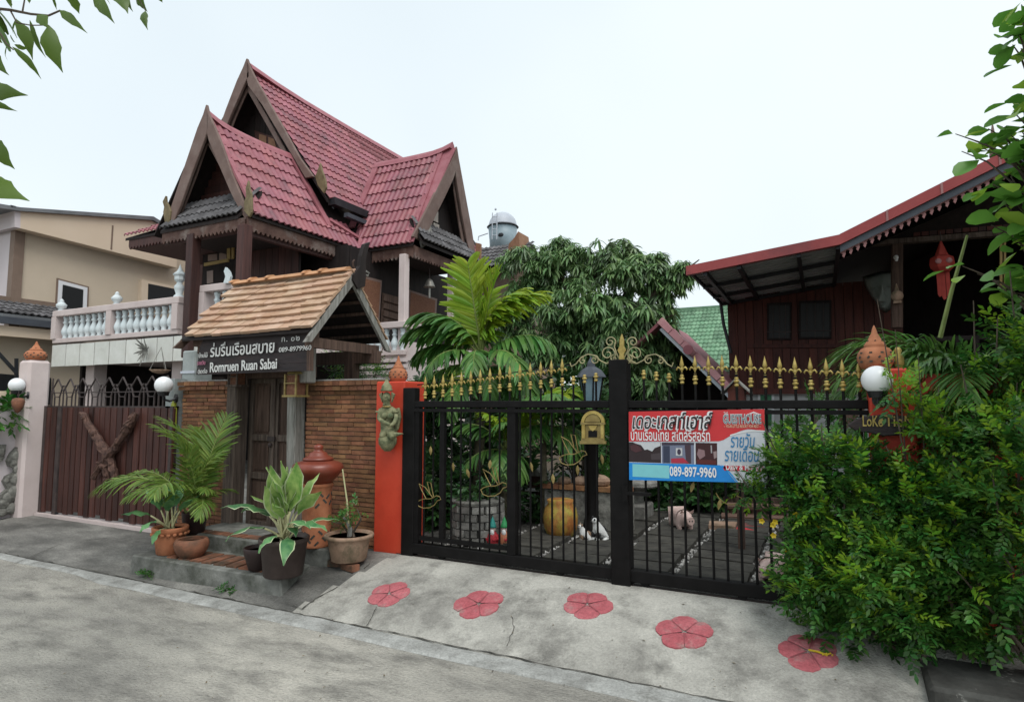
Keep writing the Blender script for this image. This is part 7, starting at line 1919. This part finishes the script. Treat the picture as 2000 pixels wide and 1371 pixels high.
for L, r in (([(-120, 20), (-20, 16), (20, 20), (60, 28), (95, 31), (118, 21)], .006), ([(20, 21), (33, 45), (60, 50), (95, 50)], .003), ([(44, 22), (50, -12)], .003), ([(-60, 70), (0, 65), (12, 86), (26, 98)], .004), ([(-120, -30), (60, -30), (180, -12), (300, -20)], .006), ([(-140, 200), (-30, 178)], .005), ([(-140, 330), (-30, 348)], .005), ([(-110, 260), (-16, 272)], .005), ([(264, -14), (284, 22)], .002)):
    obj('twig', MB().tube([at_depth(u, v, 2.12) for u, v in L], [r * (1 - .6 * k / len(L)) for k in range(len(L))], 5), M_['trunk'], t)
tp = at_depth(-900, 300, 2.6); tp.z = 0
obj('trunk', MB().tube([tp, tp + Vector((.03, 0, 1.6)), tp + Vector((0, .03, 3.4))], [.10, .085, .06], 10), M_['trunk'], t, smooth=True)
hub = tp + Vector((0, .03, 3.3)); fork = at_depth(-330, 40, 2.25)
obj('limb', MB().tube([tp + Vector((0, .02, 2.6)), hub.lerp(fork, .4) + Vector((0, 0, .22)), fork], [.055, .04, .026], 8), M_['trunk'], t, smooth=True)
for (u, v) in ((-120, 20), (-60, 70), (-120, -30), (-140, 200), (-140, 330), (-110, 260)):
    q = at_depth(u, v, 2.12); m_1 = fork.lerp(q, .5) + Vector((0, 0, .06))
    obj('limb', MB().tube([fork, m_1, q], [.016, .010, .005], 6), M_['trunk'], t)
ov = MB()
blade(ov, (0, 0, 0), (1, 0, 0), (0, 0, 1), .16, .055, .5, 5, .22)
cv = [(at_depth(-420, -80, 2.5), (.5, .5, .35)), (at_depth(-700, -150, 2.6), (.7, .6, .45)), (at_depth(-330, 200, 2.3), (.22, .3, .3)), (at_depth(-250, -330, 2.4), (.45, .5, .22))]
ms = [orient(p, (d.x, d.y, d.z * .4 - .7), gg.uniform(.7, 1.2)) for p, d in blob_points(cv, 1100, gg, .5)]
o = bpy.data.objects.new('crown', fast_mesh('crown', ov.v, ov.f, ms, [M_['overleaf']])); link(o, t); o['kind'] = 'stuff'
# plant hung on the lilac side wall
c = N(-2, 815, X=-9.9)
shrub('wall_plant', 'green leafy plant hanging on the lilac side wall at the left edge', 'plant', c, [(c + Vector((.05, .0, .02)), (.12, .16, .16))], 46, TB, M_['shrub'], s=(.6, .9), nparts=46, seed=71, stems=[])
t = thing('wall_ornament', 'dark terracotta ornament hanging below the left globe lamp', 'ornament', N(36, 790, X=-9.98))
c = N(35, 792, Y=4.33)
obj('body', MB().lathe([(.0, -.10), (.03, -.08), (.06, -.02), (.075, .05), (.06, .09), (.03, .10)], c, 10), M_['terrawet'], t, smooth=True)
obj('cord', MB().tube([c + Vector((0, 0, .1)), c + Vector((0, 0, .2))], .005, 4), M_['irondark'], t)

# ================================================================ THINGS IN THE COURTYARD, SEEN THROUGH THE GATE
def ground_at(u, v, z=.255):
    return N(u, v, Z=z)
# lantern post
c = N(1155, 790, Y=6.5)
t = thing('lantern_post', 'black lantern post with bluish glass panes behind the black gate', 'lamp', (c.x, 6.5, .25))
obj('post', MB().lathe([(.13, .25), (.13, .30), (.10, .34), (.085, .42), (.075, .46), (.07, c.z - .12), (.10, c.z - .10), (.06, c.z - .04)], (c.x, 6.5, 0), 12), M_['black'], t, smooth=True)
obj('glass_pane', MB().lathe([(.085, 0), (.135, .30)], (c.x, 6.5, c.z), 6), M_['glassblue'], t)
fr = MB()
for k in range(6):
    a = k * math.pi / 3; fr.beam((c.x + .087 * math.cos(a), 6.5 + .087 * math.sin(a), c.z - .01), (c.x + .138 * math.cos(a), 6.5 + .138 * math.sin(a), c.z + .31), .014, .014)
obj('frame', fr, M_['black'], t)
obj('roof', MB().lathe([(.175, .30), (.165, .32), (.12, .38), (.05, .42), (.045, .46), (.02, .50), (0, .54)], (c.x, 6.5, c.z), 6), M_['bluedark'], t)
# stone planter built of pale blocks
b = ground_at(918, 1066)
t = thing('stone_planter', 'round planter of pale stone blocks behind the left leaf of the gate', 'planter', b)
bk_ = unit_box('block', M_['stonewhite']); r0 = .235
cc = b + Vector((-.05, .24, 0))
for r in range(5):
    for k in range(12):
        a = 2 * math.pi * (k + .5 * (r % 2)) / 12
        piece('block', bk_, t, Matrix.Translation(cc + Vector((r0 * math.cos(a), r0 * math.sin(a), .04 + r * .076))) @ Matrix.Rotation(a, 4, 'Z') @ Matrix.Diagonal((.07, .115, .066, 1)))
obj('rim', MB().lathe([(.20, .38), (.27, .385), (.275, .41), (.26, .425), (.21, .42)], cc, 20), M_['stonegrey'], t)
obj('potting_soil', MB().lathe([(0, .39), (.20, .40)], cc, 16), M_['soil'], t)
shrub('planter_plant', 'grey green plant growing in the round stone planter', 'plant', cc + Vector((0, 0, .4)), [(cc + Vector((0, 0, .52)), (.22, .22, .14))], 50, TB, M_['broad'], s=(.5, .8), nparts=50, seed=91)
# garden gnomes
def gnome(label, u, v, hat, coat, s):
    b = ground_at(u, v); t = thing('garden_gnome', label, 'gnome', b, 'painted garden gnomes')
    obj('body', MB().lathe([(.05, 0), (.06, .02), (.058, .07), (.05, .11), (.03, .14)], b, 12), flat('coat_paint_%d' % u, coat), t, smooth=True, M=None)
    obj('head', MB().ball(b + Vector((0, 0, .165)), .034, 10, 7), M_['pig'], t, smooth=True)
    obj('hat', MB().lathe([(.042, .18), (.034, .20), (.018, .25), (0, .29)], b, 10), flat('hat_paint_%d' % u, hat), t, smooth=True)
    obj('beard', MB().ball(b + Vector((.01, -.032, .135)), .026, 8, 6, 1, .6, 1.2), M_['whitepaint'], t, smooth=True)
    for sx in (-1, 1):
        obj('arm', MB().tube([b + Vector((sx * .045, 0, .115)), b + Vector((sx * .065, -.02, .075)), b + Vector((sx * .03, -.055, .07))], .013, 6), flat('sleeve_paint', coat) if 'sleeve_paint' not in bpy.data.materials else bpy.data.materials['sleeve_paint'], t)
        obj('boot', MB().ball(b + Vector((sx * .025, -.035, .015)), .022, 8, 5, 1, 1.5, .7), M_['blackgloss'], t)
gnome('small painted gnome with teal hat and red coat just inside the gate', 962, 1066, (.03, .26, .22), (.40, .03, .04), 1)
gnome('small painted gnome with green hat and orange coat just inside the gate', 985, 1066, (.04, .30, .10), (.45, .16, .08), 1)
# big streaked jar with stones on a shelf
b = ground_at(1086, 1056)
t = thing('streaked_jar', 'large orange and yellow streaked ceramic jar inside the gate', 'jar', b)
cj = b + Vector((-.03, .2, 0))
obj('jar_body', MB().lathe([(.11, 0), (.14, .02), (.175, .10), (.185, .21), (.165, .30), (.13, .35), (.145, .385), (.13, .39)], cj, 24), M_['orangepot'], t, smooth=True)
sh = thing('brick_shelf', 'low brick shelf with pale stones behind the streaked jar', 'shelf', cj + Vector((.1, .4, 0)))
for k in range(5): piece('brick', brk, sh, TRS(cj + Vector((-.25 + k * .2, .42, .47)), (0, 0, 0), (.19, .2, .05)))
obj('pedestal', MB().box(cj.x - .33, cj.y + .34, .25, cj.x + .65, cj.y + .52, .25 + .44), M_['stonegrey'], sh)
for k, (dx, r, lab) in enumerate(((-.12, .07, 'left pale stone on the low brick shelf'), (.08, .08, 'middle pale stone on the low brick shelf'), (.30, .10, 'right and largest pale stone on the low brick shelf'))):
    o = obj('shelf_stone', MB().ball(cj + Vector((dx, .42, .49 + r * .6)), r, 8, 6, 1.2, .9, .7), M_['bowl']); tag(o, lab, 'stone', 'pale stones on the brick shelf')
# post box like birdhouse
b = N(1050, 952, Y=6.9)
t = thing('birdhouse', 'small grey roofed wooden birdhouse on a post left of the streaked jar', 'birdhouse', (b.x, 6.9, .25))
obj('post', MB().box(b.x - .025, 6.9, .25, b.x + .025, 6.95, b.z), M_['oldwood'], t)
obj('box', MB().box(b.x - .09, 6.82, b.z, b.x + .09, 7.0, b.z + .16), M_['darkwood'], t)
obj('roof', MB().prism([(b.x - .13, 6.78, b.z + .15), (b.x + .13, 6.78, b.z + .15), (b.x, 6.78, b.z + .27)], (0, .26, 0)), M_['greywood'], t)
obj('floor', MB().box(b.x - .12, 6.79, b.z - .03, b.x + .12, 7.02, b.z), M_['whitepaint'], t)
# black and white dog statues
def dog(label, u, v, sc, az, cols):
    b = ground_at(u, v); t = thing('dog_statue', label, 'statue', b, 'black and white dog statues')
    M = Matrix.Translation(b) @ Matrix.Rotation(R(az), 4, 'Z') @ Matrix.Diagonal((sc, sc, sc, 1))
    V = [(0, .14, .12), (0, .04, .22), (0, -.06, .32), (0, -.10, .42), (0, -.13, .47), (0, -.20, .455), (-.09, .12, .08), (-.11, -.02, .03), (.09, .12, .08), (.11, -.02, .03), (-.055, -.09, .2), (-.055, -.12, .02), (.055, -.09, .2), (.055, -.12, .02), (0, .24, .06), (0, .30, .10)]
    E = [(0, 1), (1, 2), (2, 3), (3, 4), (4, 5), (0, 6), (6, 7), (0, 8), (8, 9), (2, 10), (10, 11), (2, 12), (12, 13), (0, 14), (14, 15)]
    skin('body', cols[0], V, E, [.115, .11, .085, .06, .072, .034, .06, .034, .06, .034, .04, .03, .04, .03, .03, .018], t, M)
    for sx in (-1, 1):
        obj('ear', MB().ball((sx * .07, -.10, .50), .034, 8, 6, .6, .8, 1.2), cols[1], t, smooth=True, M=M)
        obj('eye_patch', MB().ball((sx * .035, -.175, .485), .022, 8, 6), cols[1], t, smooth=True, M=M)
        obj('leg_patch', MB().ball((sx * .058, -.10, .17), .047, 8, 6, 1, 1, 1.8), cols[1], t, smooth=True, M=M)
    obj('nose', MB().ball((0, -.235, .458), .016, 8, 5), cols[1], t, smooth=True, M=M)
    obj('back_patch', MB().ball((0, .10, .22), .10, 10, 7, 1, 1.05, 1.1), cols[1], t, smooth=True, M=M)
dog('black and white dog statue sitting right of the lantern post', 1170, 1060, .50, -20, (M_['whitepaint'], M_['blackgloss']))
dog('white dog statue sitting lower, left of the black and white one', 1142, 1060, .36, -50, (M_['whitepaint'], M_['bowl']))
# pig statues
def pig(label, u, v, sc, az):
    b = ground_at(u, v); t = thing('pig_statue', label, 'statue', b, 'pink pig statues in the courtyard')
    M = Matrix.Translation(b) @ Matrix.Rotation(R(az), 4, 'Z') @ Matrix.Diagonal((sc, sc, sc, 1))
    V = [(0, .25, .22), (0, .08, .24), (0, -.10, .24), (0, -.22, .27), (0, -.31, .25), (0, -.36, .24), (-.10, -.12, .10), (-.10, -.12, .01), (.10, -.12, .10), (.10, -.12, .01), (-.10, .20, .10), (-.10, .20, .01), (.10, .20, .10), (.10, .20, .01)]
    E = [(1, 0), (1, 2), (2, 3), (3, 4), (4, 5), (2, 6), (6, 7), (2, 8), (8, 9), (0, 10), (10, 11), (0, 12), (12, 13)]
    skin('body', M_['pig'], V, E, [.13, .165, .15, .12, .075, .055, .055, .045, .055, .045, .06, .045, .06, .045], t, M, root=1)
    obj('snout', MB().tube([(0, -.36, .24), (0, -.41, .238)], [.062, .066], 14), M_['pig'], t, M=M)
    for sx in (-1, 1):
        obj('nostril', MB().ball((sx * .024, -.412, .24), .011, 6, 5, 1, .5, 1.3), M_['blackgloss'], t, M=M)
        obj('eye', MB().ball((sx * .062, -.315, .315), .013, 8, 6), M_['blackgloss'], t, M=M)
        obj('ear', MB().prism([(sx * .045, -.23, .36), (sx * .12, -.22, .34), (sx * .115, -.285, .42)], (0, .02, -.01)), M_['pig'], t, M=M, bevel=.006)
    obj('tail', MB().tube([(0, .37, .26), (.02, .41, .29), (-.015, .43, .30), (.0, .45, .28)], .010, 6), M_['pig'], t, M=M)
pig('pale pink pig statue further back on the paving stones', 1333, 1036, .62, 32)
pig('pink pig statue close behind the gate beside the shrubs', 1508, 1140, .55, -14)
# log bench and red mat
b = N(1478, 1030, Y=8.0)
t = thing('log_bench', 'dark bench of stacked logs in front of the plank house', 'bench', (b.x, 8.0, .25))
for (v0, v1, x0, x1) in ((988, 997, 1418, 1540), (1008, 1016, 1410, 1540)):
    obj('log_rail', MB().tube([N(x0, v0, Y=7.9), N(x1, v0 + 5, Y=7.9)], .045, 9), M_['woodbrown'], t)
for u in (1432, 1475, 1525):
    obj('leg', MB().tube([N(u, 995, Y=7.95), N(u, 1026, Y=7.95)], .05, 9), M_['woodbrown'], t)
obj('backboard', MB().prism(PW([(1412, 970), (1540, 974), (1540, 985), (1412, 982)], 8.15), (0, .06, 0)), M_['oldwood'], t)
a = ground_at(1446, 1040); 
o = obj('red_mat', MB().prism([ground_at(1438, 1036, .27), ground_at(1492, 1040, .27), ground_at(1496, 1028, .27), ground_at(1444, 1025, .27)], (0, 0, .02)), M_['redmat']); tag(o, 'bright red mat on the ground before the log bench', 'mat')
o = obj('pale_kerb', MB().prism([ground_at(1384, 1034, .26), ground_at(1436, 1037, .26), ground_at(1440, 1027, .26), ground_at(1386, 1025, .26)], (0, 0, .05)), M_['bowl']); tag(o, 'pale wooden threshold left of the red mat', 'threshold')
# stone table by the middle post
b = ground_at(1240, 1010)
t = thing('stone_table', 'pale stone table with thick carved leg right of the middle gate post', 'table', b)
obj('leg', MB().lathe([(.16, 0), (.18, .05), (.12, .12), (.11, .3), (.18, .38)], b, 12), M_['stonegrey'], t, smooth=True)
obj('table_top', MB().lathe([(.28, .38), (.30, .40), (.30, .44), (.28, .46)], b, 18), M_['stonewhite'], t)
b = ground_at(1205, 1016)
o = obj('stone_ledge', MB().box(b.x - .5, b.y, .25, b.x + .35, b.y + .4, .45), M_['stonewhite'], bevel=.02); tag(o, 'low pale stone ledge behind the dog statues', 'ledge')
# little clay roofed spirit house seen above the gate
b = N(1440, 780, Y=6.3)
t = thing('spirit_house', 'little wooden spirit house with gable roof showing above the gate rail', 'spirit house', (b.x, 6.3, .25))
obj('post', MB().box(b.x - .03, 6.27, .25, b.x + .03, 6.33, b.z), M_['oldwood'], t)
obj('box', MB().box(b.x - .075, 6.22, b.z - .02, b.x + .075, 6.38, b.z + .10), M_['redwood'], t)
for s in (-1, 1):
    obj('roof_slope', MB().prism([(b.x, 6.17, b.z + .20), (b.x + s * .13, 6.17, b.z + .07), (b.x + s * .13, 6.17, b.z + .055), (b.x, 6.17, b.z + .18)], (0, .26, 0)), M_['greywood'], t)
obj('gable', MB().prism([(b.x - .07, 6.215, b.z + .10), (b.x + .07, 6.215, b.z + .10), (b.x, 6.215, b.z + .175)], (0, .01, 0)), M_['brick'], t)
